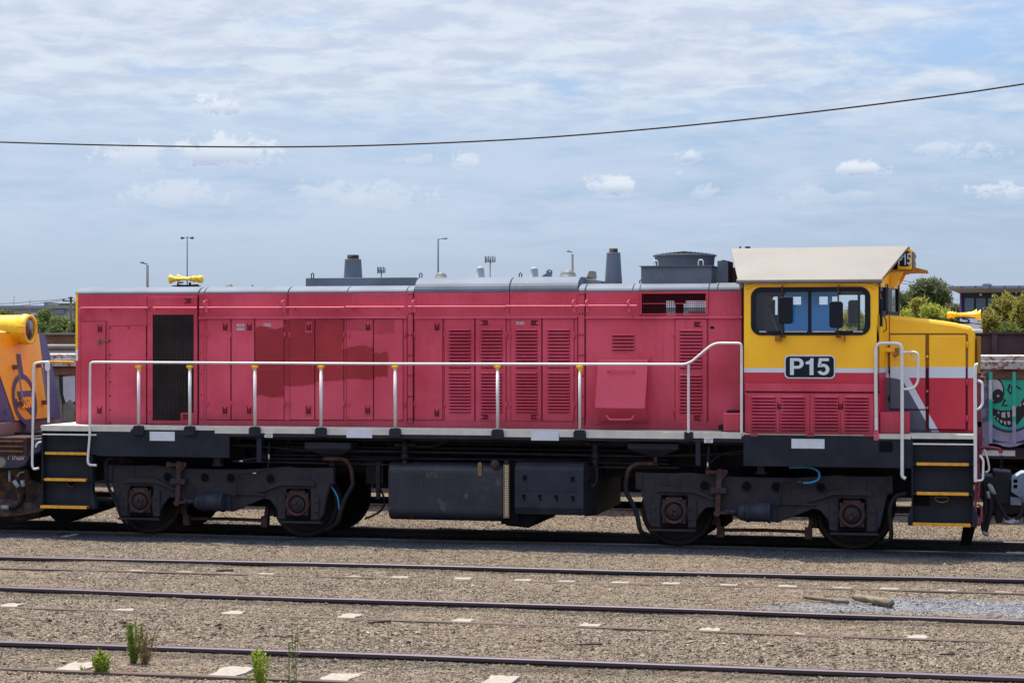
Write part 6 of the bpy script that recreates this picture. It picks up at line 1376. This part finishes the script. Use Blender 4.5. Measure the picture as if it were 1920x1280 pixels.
# ================================================================== WAGONS ON THE TRACK BEHIND
YW = 5.35
M_wtop = mat('chipped_white', (.38, .36, .34), .7, var=.15, vscale=5, c2=(.17, .08, .05), patch=(.48, .58), streak=.5, streakc=(.20, .10, .06))
M_wblue = mat('faded_blue_grey', (.13, .145, .21), .6, var=.2, vscale=1.5, c2=(.05, .05, .12), patch=(.5, .6), streak=.3, streakc=(.1, .08, .07))
M_wgrey = mat('dirty_olive_grey', (.15, .145, .125), .7, var=.25, vscale=3, c2=(.05, .045, .04), patch=(.55, .7), streak=.6, streakc=(.06, .045, .035))
ztop, zbot = Z(1880, 667, YW), Z(1880, 832, YW)
def hopper(x0, x1, mside, label):
    h = thing('hopper_wagon', label, 'wagon', ((x0+x1)/2, 6.7, 0), 'hopper wagons on the track behind')
    g = G(); zt = ztop
    g.box(x0, x1, YW, YW+2.7, zbot, zt-.38); g.build('body', mside, h)
    g = G(); g.box(x0-.02, x1+.02, YW-.03, YW+2.73, zt-.38, zt-.22, 1); g.box(x0-.03, x1+.03, YW-.10, YW+2.8, zt-.22, zt-.08, 0); g.box(x0-.03, x1+.03, YW-.06, YW+2.76, zt-.08, zt, 0); g.build('top_rail', [M_wtop, M_rust], h, bevel=.01)
    x = x0+.66
    while x < x1-.3:
        g = G(); g.box(x-.065, x+.065, YW-.09, YW, zbot-.05, zt-.39); g.build('rib', mside, h); x += 1.33
    g = G(); g.box(x0, x1, YW+.05, YW+.2, .98, 1.16, 0); g.box(x0, x1, YW+.35, YW+2.35, .9, zbot-.001, 1); g.build('underframe', [M_bogie, M_void], h)
    g = G(); g.box(x0+.5, x0+1.15, YW+.044, YW+.05, 1.03, 1.12); g.build('number_strip', M_plate, h)
    g = G(); g.box(x0+3.4, x1-3.4, 5.75, 7.6, .30, .9); g.build('discharge_hopper', M_void, h)
    for bx in (x0+1.9, x1-1.9):
        g = G(); g.box(bx-1.2, bx+1.2, 5.62, 5.72, .42, .72); g.box(bx-.4, bx+.4, 5.6, 7.7, .3, .9); bg_ = g.build('bogie', M_bogie, h)
        for dx in (-.85, .85):
            for yy, d in ((5.83, 1), (7.57, -1)): g = G(); g.lathe((bx+dx, yy, .43), (0, d, 0), [(0, 0), (.03, .3), (0, .36), (0, .425), (.1, .43), (.14, .46), (.14, 0)], 28); g.build('wheel', M_wheel, bg_)
    g = G(); g.box(x0-.4, x1+.4, 6.5, 6.9, .78, 1.0); g.build('coupler', M_bogie, h)
    return h
H1 = hopper(-22.6, -9.3, M_wgrey, 'grey hopper wagon with black and white lettering behind the gap at the left')
H2 = hopper(-8.4, 5.2, M_wblue, 'hopper wagon hidden behind the red locomotive, only its wheels showing')
H3 = hopper(X(1880, YW)-.95, 20.4, M_wblue, 'hopper wagon with a winking teal graffiti face at the right')
# graffiti: flat paint on the steel, modelled as thin shapes on the wagon side
M_teal = mat('graffiti_teal', (.022, .36, .25), .5, var=.1, vscale=3); M_gblk = mat('graffiti_black', (.012, .012, .018), .5); M_gwht = mat('graffiti_white', (.42, .42, .46), .5, var=.1); M_gnavy = mat('graffiti_navy', (.03, .035, .11), .5, var=.2); M_glil = mat('graffiti_lilac', (.25, .24, .36), .55, var=.15, vscale=4)
def flat(parent, pts, m, y, name='graffiti'):
    g = G(); n = len(pts); g.add([(X(a, YW), y, Z(a, b, YW)) for a, b in pts], [tuple(range(n))]); return g.build(name, m, parent)
def ell(cx_, cy2, rx, ry, n=32, a0=0, rot=0): return [(cx_+rx*math.cos(t)*math.cos(rot)-ry*math.sin(t)*math.sin(rot), cy2+rx*math.cos(t)*math.sin(rot)+ry*math.sin(t)*math.cos(rot)) for t in [2*math.pi*i/n for i in range(n)]]
def stroke(parent, pts, w, m, y, seg=1):
    g = G(); vs = []; q = [Vector((X(a, YW), Z(a, b, YW))) for a, b in pts]; n = len(q)
    for i in range(n):
        d = (q[min(i+1, n-1)]-q[max(i-1, 0)]).normalized(); nn = Vector((-d.y, d.x))*w/2; vs += [(q[i].x+nn.x, y, q[i].y+nn.y), (q[i].x-nn.x, y, q[i].y-nn.y)]
    g.add(vs, [(2*i, 2*i+1, 2*i+3, 2*i+2) for i in range(n-1)]); return g.build('graffiti', m, parent)
def arc(cx_, cy2, rx, ry, a0, a1, n=24): return [(cx_+rx*math.cos(R(a0+(a1-a0)*i/n)), cy2+ry*math.sin(R(a0+(a1-a0)*i/n))) for i in range(n+1)]
y0 = YW-.002; e = .0015
flat(H3, ell(1893, 752, 63, 86), M_glil, y0); flat(H3, ell(1893, 750, 57, 61), M_gnavy, y0-e); flat(H3, ell(1894, 749, 53.5, 57), M_teal, y0-2*e)
flat(H3, [(1840, 828), (1842, 806), (1852, 818), (1870, 826), (1900, 830), (1925, 822), (1950, 800), (1950, 832)], M_gnavy, y0-e*.5)
flat(H3, ell(1864.5, 731.5, 19, 25, rot=-.12), M_gblk, y0-3*e); flat(H3, ell(1864.5, 731, 16, 21.5, rot=-.12), M_gwht, y0-4*e); flat(H3, ell(1871, 742, 11, 13), M_gblk, y0-5*e); flat(H3, ell(1871.5, 742, 2.2, 2.2, 12), M_gwht, y0-6*e)
stroke(H3, [(1894, 720), (1890, 731), (1894, 738), (1899, 732), (1897, 724)], .035, M_gblk, y0-3*e); stroke(H3, [(1898, 727), (1906, 724), (1914, 730)], .028, M_gblk, y0-3*e)
stroke(H3, [(1885, 748), (1879, 760), (1889, 760)], .035, M_gblk, y0-3*e)
mo = [(1856, 761), (1862, 765), (1875, 769), (1893, 769), (1908, 762), (1917, 750), (1922, 742), (1926, 762), (1920, 780), (1908, 795), (1893, 801), (1878, 797), (1866, 786), (1859, 774)]
flat(H3, mo, M_gblk, y0-3*e)
for t in (((1878, 773), (1885, 772), (1885, 783), (1878, 782)), ((1888, 772), (1893, 771), (1894, 781), (1890, 783)), ((1871, 771), (1874, 772), (1873, 776), (1871, 775)), ((1899, 767), (1902, 765), (1902, 772), (1900, 774)), ((1869, 783), (1872, 783), (1872, 788), (1870, 787)), ((1875, 787), (1879, 787), (1879, 793), (1876, 792)), ((1882, 789), (1886, 789), (1886, 796), (1883, 795)), ((1889, 789), (1894, 789), (1895, 795), (1890, 796)), ((1864, 779), (1867, 779), (1866, 783), (1864, 782)), ((1901, 784), (1904, 781), (1904, 788), (1901, 790)), ((1918, 755), (1923, 752), (1922, 757), (1918, 759)), ((1912, 757), (1915, 755), (1914, 761), (1911, 762))): flat(H3, list(t), M_gwht, y0-4*e)
g = G()
for px in (1857.5, 1901.5):                       # ribs carry the paint over the face
    for (t, b, m_) in ((697, 790, 0), (790, 830, 1)): g.box(X(px-3.4, YW-.09), X(px+3.4, YW-.09), YW-.096, YW-.091, Z(px, b, YW), Z(px, t, YW), m_)
    g.box(X(px-3.4, YW-.09), X(px+2.4, YW-.09), YW-.099, YW-.0965, Z(px, 748 if px < 1880 else 780, YW), Z(px, 712 if px < 1880 else 760, YW), 2)
g.build('graffiti', [M_teal, M_glil, M_gwht], H3)
flat(H3, arc(1892, 704, 58, 24, 180, 360)+arc(1892, 706, 50, 14, 360, 180), M_glil, YW-.032); stroke(H3, arc(1892, 704, 58, 25, 180, 360), .05, M_gnavy, YW-.034)
# lettering on the left wagon
flat(H1, [(80, 735), (95, 720), (104, 722), (107, 760), (106, 782), (80, 786)], M_gblk, y0); flat(H1, [(110, 697), (141, 697), (141, 790), (118, 790), (116, 752), (112, 735)], M_gblk, y0-e); flat(H1, [(118, 706), (141, 703), (141, 752), (124, 757), (119, 740)], M_gwht, y0-2*e); flat(H1, [(118, 758), (130, 750), (132, 748), (141, 760), (141, 790), (119, 790)], M_wgrey, y0-3*e)
flat(H1, [(74, 700), (102, 698), (104, 712), (92, 716), (76, 735)], M_glil, y0-2*e); flat(H1, [(96, 768), (105, 766), (105, 793), (96, 794)], M_wgrey, y0-2*e)
# rusty open wagons one track further back
YG = 9.6
gt, gb = Z(1880, 622, YG), Z(1880, 668, YG)-.4
for i, (x0, x1, lab) in enumerate(((-27, -9.5, 'rusty brown open wagon whose top shows above the grey hopper at the left'), (-8.8, 5.5, 'rusty open wagon hidden behind the red locomotive'), (6.1, 24, 'dark rusty open wagon with ribbed side beyond the graffiti face'))):
    h = thing('gondola_wagon', lab, 'wagon', ((x0+x1)/2, YG+1.35, 0), 'rusty open wagons furthest back')
    m_ = M_rust if i == 0 else mat('dark_rust_%s' % 'ab'[i-1], (.055, .030, .030), .85, var=.3, vscale=4, streak=.5, streakc=(.09, .04, .03))
    g = G(); g.box(x0, x1, YG, YG+.08, gb-.9, gt-.04); g.box(x0, x1, YG+2.6, YG+2.68, gb-.9, gt-.04); g.box(x0, x0+.08, YG, YG+2.68, gb-.9, gt-.04); g.box(x1-.08, x1, YG, YG+2.68, gb-.9, gt-.04); g.box(x0, x1, YG, YG+2.68, .8, 1.2); g.build('body', m_, h)
    g = G(); g.box(x0-.02, x1+.02, YG-.05, YG+.12, gt-.04, gt); g.box(x0-.02, x1+.02, YG-.04, YG, gt-.50, gt-.44) if i == 0 else None; g.build('top_rail', M_tan if i == 0 else m_, h)
    x = x0+.3; k = 0
    while x < x1:
        g = G(); w = .05 if i else .07; g.box(x-w, x+w, YG-.06, YG, gb-.9, gt-.05); g.build('rib', M_gold if (i == 0 and k % 2) else m_, h); x += .62 if i else 1.4; k += 1
    for bx in (x0+1.8, x1-1.8):
        g = G(); g.box(bx-1.2, bx+1.2, YG+.3, YG+.4, .4, .75); g.box(bx-.3, bx+.3, YG+.3, YG+2.4, .4, .85); o = g.build('bogie', M_bogie, h)
        for dx in (-.85, .85): g = G(); g.lathe((bx+dx, YG+.5, .43), (0, 1, 0), [(0, 0), (.03, .3), (0, .36), (0, .425), (.1, .43), (.14, .46), (.14, 0)], 20); g.build('wheel', M_wheel, o)
# pipe load in the left gap
g = G(); 
for z, r in ((Z(100, 650, 8.4), .05), (Z(100, 663, 8.4), .06)): g.cyl((-15, 8.6, z), (-10, 8.6, z), r, seg=10)
tag(g.build('steel_pipe', M_tan), 'long pale pipes lying between the two rows of wagons at the left', 'pipe')
# ================================================================== FAR BACKGROUND
def D(px, dist, z=0.0):
    """ground point seen at column px, dist metres along the view axis"""
    rt = (px-960)/F*dist
    return Vector((CX+rt*math.cos(YAW)-dist*math.sin(YAW), CY+rt*math.sin(YAW)+dist*math.cos(YAW), z))
def H(py, dist): return CZ-(py-HORIZON)*dist/F
def crown(blobs, n, leaf, m, seed, parent, name='crown'):
    r_ = np.random.default_rng(seed); w = np.array([b[3]*b[4]*b[5] for b in blobs])**.67; w = w/w.sum(); P_ = []
    cl = 9                                             # leaves come in clumps
    for b, k in zip(blobs, r_.multinomial(n//cl, w)):
        d = r_.normal(size=(k, 3)); d /= np.linalg.norm(d, axis=1)[:, None]; rad = r_.random(k)**.33
        rad = rad*(1+.22*np.sin(d[:, 0]*5+seed)*np.cos(d[:, 2]*4+seed*2))
        c_ = np.array(b[:3])+d*rad[:, None]*np.array(b[3:6]); P_.append(c_)
    P_ = np.concatenate(P_); P_ = np.repeat(P_, cl, 0)+r_.normal(size=(len(P_)*cl, 3))*leaf*1.15
    k = len(P_); a = r_.normal(size=(k, 3)); a /= np.linalg.norm(a, axis=1)[:, None]; b_ = np.cross(a, r_.normal(size=(k, 3))); b_ /= np.linalg.norm(b_, axis=1)[:, None]
    L = leaf*r_.uniform(.6, 1.3, (k, 1)); q = np.stack([P_-a*L, P_+b_*L*.38, P_+a*L, P_-b_*L*.38], 1).reshape(-1, 3)
    o = np_mesh(name, q, np.arange(4*k).reshape(-1, 4), m); o.parent = parent; return o
M_bark = mat('bark', (.06, .045, .035), .9, var=.3, bump=.3)
LM = {'dark': leafmat('leaf_dark', (.035, .055, .018), (.16, .185, .07)), 'mid': leafmat('leaf_mid', (.045, .08, .015), (.17, .22, .05)), 'lime': leafmat('leaf_lime', (.17, .22, .015), (.42, .43, .07)),
      'gold': leafmat('leaf_gold', (.11, .115, .02), (.36, .31, .055)), 'olive': leafmat('leaf_olive', (.06, .06, .03), (.15, .14, .07))}
def tree(px, dist, ptop, w, kind, label, n=5000, leaf=None, cat='tree', seed=1, blobs=None, stem=.45, nb=8, group=None):
    """w: crown width in photo pixels at that distance"""
    base = D(px, dist); top = H(ptop, dist); wm = w*dist/F; t = thing('tree' if cat == 'tree' else 'bush', label, cat, base, group); rr = random.Random(seed)
    leaf = leaf or max(.06, dist/F*3.0)
    if blobs is None:
        z0 = top*stem; hh = top-z0; blobs = []
        for i in range(nb+5):
            a = rr.uniform(0, 6.28); u = rr.uniform(-.15, 1) if i > 2 else rr.uniform(.9, 1); q = math.sqrt(max(0, 1-max(u, 0)**2*.92))*rr.uniform(.75, 1)
            s_ = rr.uniform(.14, .22); blobs.append((math.cos(a)*q*wm*.36, math.sin(a)*q*wm*.36, z0+hh*(.25+.62*u)-hh*rr.uniform(0, .06), wm*s_, wm*s_, max(hh*.13, wm*s_*.62)))
        mx = max(b[2]+b[5] for b in blobs); blobs = [(b[0], b[1], b[2]+top-mx, b[3], b[4], b[5]) for b in blobs]
    crown(blobs, n, leaf, LM[kind], seed, t)
    g = G(); tr = max(.06, wm*.035); zt = top*.62
    g.tube([(0, 0, -.2), (tr*.4, 0, zt*.35), (-tr*.3, tr*.3, zt*.7), (0, 0, zt)], tr, 8)
    for b in blobs[:7]: g.tube([(0, 0, zt*.55), (b[0]*.5, b[1]*.5, (zt*.55+b[2])/2+.1), (b[0], b[1], b[2])], tr*.45, 6)
    o = g.build('trunk', M_bark); o.parent = t; return t
# the broad dark tree with an umbrella crown
dd_ = 190; s = dd_/F; zt = H(526, dd_)
bl = []
for (px, py, rx, ry) in ((1742, 540, 30, 14), (1722, 547, 17, 11), (1760, 549, 17, 12), (1742, 560, 30, 12), (1708, 556, 10, 7), (1770, 565, 12, 12), (1720, 572, 14, 6), (1762, 582, 15, 12), (1778, 577, 7, 8), (1748, 590, 20, 10), (1733, 534, 12, 6)):
    bl.append(((px-1742)*s, random.uniform(-1, 1), H(py, dd_), rx*s, rx*s, ry*s))
tree(1742, dd_, 526, 84, 'dark', 'broad dark evergreen with an umbrella crown beyond the nose of the red locomotive', 17000, .17, seed=3, blobs=bl)
for i, (px, dist, pt, w, kind, lab, n, nb) in enumerate((
    (1690, 115, 549, 60, 'dark', 'dark green tree right of the cab windows, under the orange gusset', 8000, 9),
    (1590, 120, 580, 110, 'gold', 'yellow green tree seen through the cab side window', 8000, 10),
    (1640, 105, 572, 90, 'mid', 'green tree seen through the cab front windows', 7000, 9),
    (1693, 80, 577, 64, 'lime', 'lime green bush at the left of the horn on the nose', 8000, 9),
    (1745, 78, 567, 70, 'lime', 'tallest lime green bush under the umbrella crowned tree', 9000, 9),
    (1783, 82, 580, 56, 'lime', 'lime green bush directly behind the yellow horn', 6000, 8),
    (1722, 110, 556, 70, 'gold', 'olive gold tree between the lime bushes and the umbrella crowned tree', 7000, 9),
    (1788, 125, 566, 70, 'olive', 'grey brown scrubby tree left of the flat roofed building', 6000, 9))):
    tree(px, dist, pt, w, kind, lab, n, seed=20+i, nb=nb, stem=.25, cat='tree' if dist > 100 else 'bush')
# gum trees in front of the building
for i, (px, pt, w, lab, kd, n) in enumerate(((1884, 549, 84, 'tall gold tinged gum tree in front of the flat roofed building', 'gold', 22000), (1925, 552, 76, 'gold tinged gum tree cut by the right edge of the picture', 'gold', 18000), (1858, 580, 52, 'lower round gum tree left of the tall gold tinged one', 'gold', 12000), (1900, 603, 70, 'bright green shrub below the gum trees at the right', 'mid', 9000), (1950, 575, 60, 'olive gum tree beyond the right edge of the building', 'mid', 5000))):
    tree(px, 62-i*.8, pt, w, kd, lab, n, .055, seed=50+i, nb=11, stem=.2, cat='tree')
# trees at the left between the two locomotives
for i, (px, dist, pt, w, kind, lab, n) in enumerate(((84, 120, 579, 44, 'mid', 'green tree left of the wooden power pole', 8000), (112, 112, 592, 60, 'mid', 'lower green tree just left of the power pole', 9000), (72, 118, 602, 40, 'mid', 'green tree whose top touches the round headlight', 6000), (142, 110, 600, 40, 'mid', 'green tree between the power pole and the red locomotive', 5000), (148, 118, 562, 14, 'dark', 'thin dark tree behind the power pole', 2500), (10, 140, 583, 70, 'dark', 'dark low tree above the orange locomotive nose', 5000))):
    tree(px, dist, pt, w, kind, lab, n, seed=80+i, nb=9, stem=.2)
# distant tree line, reads as one mass
r_ = np.random.default_rng(5); pts = []
for px in range(-150, 2100, 14): d_ = 260+r_.uniform(-25, 25); p = D(px, d_); pts.append((p.x, p.y, H(618+r_.uniform(-6, 8), d_)-1.2, 2.2, 2.2, 2.0))
o = crown(pts, 52000, .34, LM['mid'], 9, None, 'far_trees'); stuff(o, 'low distant line of trees along the horizon', 'trees')
# flat roofed dark building at the right
M_bdark = mat('building_charcoal', (.028, .030, .040), .7, var=.1); M_fascia = mat('metal_fascia', (.17, .20, .25), .45, var=.08); M_soffit = mat('soffit', (.26, .25, .24), .7, var=.05); M_bwin = mat('building_glass', (.06, .10, .16), .15, var=.3, vscale=.6, spec=.8)
db = 100; bb = D(1812, db); Bd = thing('building', 'modern charcoal building with a flat overhanging roof at the right', 'building', bb, rz=YAW-R(15.5)); s = db/F
def bp(px): return (px-1812)*s
g = G(); g.box(bp(1803), bp(2050), 0, 14, 0, H(549, db)); o = g.build('wall', M_bdark); o.parent = Bd
g = G(); g.hexa([(bp(1806), -.8, H(549, db)), (bp(2060), -.8, H(549, db)), (bp(2060), 15, H(549, db)), (bp(1806), 15, H(549, db)), (bp(1783), -1.6, H(542, db)), (bp(2060), -1.6, H(542, db)), (bp(2060), 15, H(542, db)), (bp(1783), 15, H(542, db))], 1)
g.box(bp(1782), bp(2060), -1.65, 15, H(542, db), H(537.6, db), 0); rf_ = g.build('roof', [M_fascia, M_soffit]); rf_.parent = Bd
g = G()
for px in (1806, 1831, 1857, 1883, 1909, 1935): g.box(bp(px)-.02, bp(px)+.02, -1.67, -1.65, H(542, db), H(537.6, db))
o = g.build('fascia_seam', M_bdark); o.parent = rf_
g = G(); x = bp(1848); g.box(x-.16*s*37, x+.16*s*37, 1, 2, H(537.6, db), H(534, db)); g.box(x-.25*s*37, x+.25*s*37, .9, 2.1, H(534, db), H(532, db)); g.box(x-.18*s*37, x+.18*s*37, .95, 2.05, H(532, db), H(530, db)); o = g.build('roof_vent', M_fascia, bevel=.02); o.parent = rf_
for a, b in ((1809, 1826), (1830, 1847), (1851, 1868), (1872, 1890), (1894, 1915)):
    g = G(); g.box(bp(a), bp(b), -.05, .0, H(600, db), H(559, db), 0); o = g.build('window', M_bwin); o.parent = Bd
    g = G(); g.box(bp(a)-.03, bp(b)+.03, -.1, -.051, H(586, db), H(584, db)); f_ = g.build('window_frame', M_black); f_.parent = o
g = G(); g.cyl((bp(1838), -.12, H(552.5, db)), (bp(1838), 0, H(552.5, db)), 2.6*s, seg=14); o = g.build('wall_lamp', mat('lamp_cream', (.5, .52, .35), .5)); o.parent = Bd
g = G(); g.box(bp(1800), bp(1802.9), -.1, 1, 0, H(549, db)); o = g.build('corner_trim', mat('purple_trim', (.20, .08, .38), .6)); o.parent = Bd
g = G(); g.box(bp(1802), bp(2050), -1.2, -.11, 0, H(597.5, db)); o = g.build('balcony_wall', M_plate); o.parent = Bd
# tan low building seen through the radiator grille, grey sheds at the left
def shed(px0, px1, dist, pt, m, label, roofm=None, extra=None):
    b0 = D(px0, dist); t = thing('building', label, 'building', b0, rz=YAW); s = dist/F; g = G(); g.box(0, (px1-px0)*s, 0, 12, 0, H(pt, dist)-.3); o = g.build('wall', m); o.parent = t
    g = G(); g.box(-.3, (px1-px0)*s+.3, -.4, 12.4, H(pt, dist)-.3, H(pt, dist)); o = g.build('roof', roofm or M_fascia); o.parent = t
    for (a, b, t0, t1, mm, nm) in (extra or ()): g = G(); g.box((a-px0)*s, (b-px0)*s, -.3 if nm != 'roof_block' else 3, -.01 if nm != 'roof_block' else 8, H(t1, dist), H(t0, dist)); o = g.build(nm, mm); o.parent = t
    return t
M_shed = mat('shed_grey', (.24, .25, .26), .7, var=.06); M_shedw = mat('shed_white', (.46, .48, .50), .6); M_shedb = mat('shed_bluegrey', (.12, .15, .20), .6); M_tanb = mat('tan_wall', (.30, .22, .14), .8)
shed(-60, 136, 210, 573, M_shed, 'long low grey building on the skyline at the left', extra=((104, 122, 580, 588, M_shedb, 'window'), (60, 96, 587, 591, M_shedw, 'canopy'), (70, 77, 565, 573, M_shedb, 'roof_block'), (77, 98, 568, 573, M_tanb, 'roof_block'), (98, 126, 567.5, 573, LM['mid'], 'roof_block')))
shed(1225, 1345, 170, 577, M_tanb, 'low tan building glimpsed through the radiator grille', extra=((1250, 1290, 582, 592, M_shedw, 'window'),))
# poles, lamps, masts
M_pole = mat('pole_grey', (.05, .052, .066), .6); M_polep = mat('pole_dark', (.05, .045, .07), .6); M_lampg = mat('lamp_head_grey', (.07, .075, .085), .5)
def pole(px, dist, pt, wpx, label, name='street_lamp', cat='street lamp', m=None, heads=(), mast=None, wood=False):
    b0 = D(px, dist); t = thing(name, label, cat, b0, rz=YAW); s = dist/F; h = H(pt, dist); r = wpx*s/2
    g = G(); g.cyl((0, 0, 0), (0, 0, h), r*1.05, r, 10); o = g.build('pole', m or M_pole); o.parent = t
    for (dx, dz, L, hgt, up) in heads:
        g = G(); x1 = dx*s; z = h-dz*s; g.tube([(0, 0, z), (x1*.45, 0, z+up*s*.3), (x1, 0, z+up*s)], r*.5, 6); e_ = L*s*(1 if dx > 0 else -1)
        g.lathe((x1*.55, 0, z+up*s), (1 if dx > 0 else -1, 0, 0), [(0, hgt*s*.2), (abs(e_)*.3, hgt*s*.45), (abs(e_)*.8, hgt*s*.5), (abs(e_), hgt*s*.2), (abs(e_)*1.01, 0)], 8); o = g.build('lamp_head', M_lampg if m is None else m); o.parent = t
    return t, s, h
pole(276.5, 70, 497, 4.6, 'thick grey pole with one small lamp pointing left at the far left', heads=((-11, -2, 8, 3, 3),), m=M_pole)
g_ = None
pole(351, 150, 443, 2.2, 'tall thin pole with two lamps like a letter T beside the yellow horns', m=M_polep, heads=((-10, 3, 7, 5, 0), (10, 3, 7, 5, 0)))
pole(821.5, 110, 448, 3.2, 'tall grey pole with one lamp pointing right behind the dark roof dome', heads=((14, 0, 10, 3, 1),))
pole(1073.5, 90, 477, 4, 'grey pole with one small lamp pointing left behind the green dome', heads=((-9, -4, 6, 3, 2),))
def mast(px, dist, pt, label, sc=1.0, pb=516):
    t, s, h = pole(px, dist, pt+8, 1.8, label, 'cell_mast', 'phone mast')
    for k, dx in enumerate((-9, -6, -2.5, 1, 5, 9)):
        g = G(); g.box((dx-1)*s*sc, (dx+1)*s*sc, -.2, .2, H(pt+13-(k % 3), dist), H(pt+(k % 2)*1.5, dist)); o = g.build('antenna', M_lampg); o.parent = t
    g = G(); g.cyl((-9*s*sc, 0, H(pt+8, dist)), (9*s*sc, 0, H(pt+8, dist)), .6*s, seg=6); g.cyl((-9*s*sc, .5, H(pt+11, dist)), (9*s*sc, .5, H(pt+11, dist)), .5*s, seg=6); o = g.build('crossarm', M_pole); o.parent = t
mast(919, 230, 480, 'phone mast with a crown of antennas right of the first white dome'); mast(715, 260, 500, 'small phone mast just right of the first exhaust stack', .75)
t, s, h = pole(133, 105, 556, 4.5, 'wooden power pole with crossarms between the two locomotives', 'power_pole', 'power pole', m=M_bark)
g = G(); g.box(-15*s, 4*s, -.15, .15, H(565, 105), H(563, 105)); g.box(-14.5*s, -12.5*s, -.1, .1, H(563, 105), H(560, 105)); g.box(-4*s, 4*s, -.15, .15, H(559, 105), H(557.5, 105)); o = g.build('crossarm', M_bark); o.parent = t
for px, pt in ((26, 556), (56, 563)): pole(px, 200, pt, 1.0, 'thin lamp pole on the grey building, %s one' % ('left' if px < 40 else 'right'), heads=((2, 0, 2, 1, 0),))
# ---- overhead wire sagging across the sky, hung from a pole outside either edge
M_wire = mat('wire_black', (.01, .01, .014), .6)
yw = -4.0
def W3(px, py, y): return Vector(P(px, py, y))
ctrl = [(-420, 252), (0, 266.5), (250, 273), (480, 275.5), (700, 272.5), (960, 261.5), (1200, 243.5), (1440, 219.5), (1680, 191), (1920, 157.5), (2400, 78)]
v3 = [W3(a, b, yw) for a, b in ctrl]
wp = []
for i in range(len(v3)-1):
    p0, p1, p2, p3 = v3[max(i-1, 0)], v3[i], v3[i+1], v3[min(i+2, len(v3)-1)]
    for k in range(8): t_ = k/8; wp.append(.5*((2*p1)+(-p0+p2)*t_+(2*p0-5*p1+4*p2-p3)*t_**2+(-p0+3*p1-3*p2+p3)*t_**3))
wp.append(v3[-1]); tag(G().tube(wp, .0110, 6).build('overhead_cable', M_wire), 'single black cable sagging across the whole sky', 'cable')
for k, pt in enumerate((wp[0], wp[-1])):
    g = G(); g.cyl((0, 0, 0), (0, 0, pt.z+.6), .16, .12, 12); g.box(-.5, .5, -.05, .05, pt.z+.1, pt.z+.2); o = g.build('power_pole', M_bark); o.location = (pt.x, pt.y, 0); tag(o, 'wooden pole outside the %s edge that carries the sagging black cable' % ('left', 'right')[k], 'power pole')
# thin distant wires
def wire(a, b, d0, d1, r, label, sag=1.0):
    p, q = D(a[0], d0), D(b[0], d1); p.z, q.z = H(a[1], d0), H(b[1], d1); pts = [p.lerp(q, i/12)-Vector((0, 0, sag*4*(i/12)*(1-i/12))) for i in range(13)]
    tag(G().tube(pts, r, 4).build('power_line', M_polep), label, 'cable', 'thin distant power lines')
wire((-150, 574), (133, 559), 105, 105, .018, 'highest thin power line reaching the wooden pole from the left', .1)
wire((-150, 583), (121, 562), 105, 105, .018, 'lower thin power line reaching the crossarm from the left', .15)
wire((1640, 515), (1830, 545), 120, 120, .02, 'highest thin power line between the gusset and the building', .1)
wire((1640, 521), (1830, 549), 120, 120, .02, 'lowest thin power line between the gusset and the building', .1)
wire((60, 620), (150, 590), 100, 100, .015, 'thin wire crossing in front of the green trees at the left', .05)
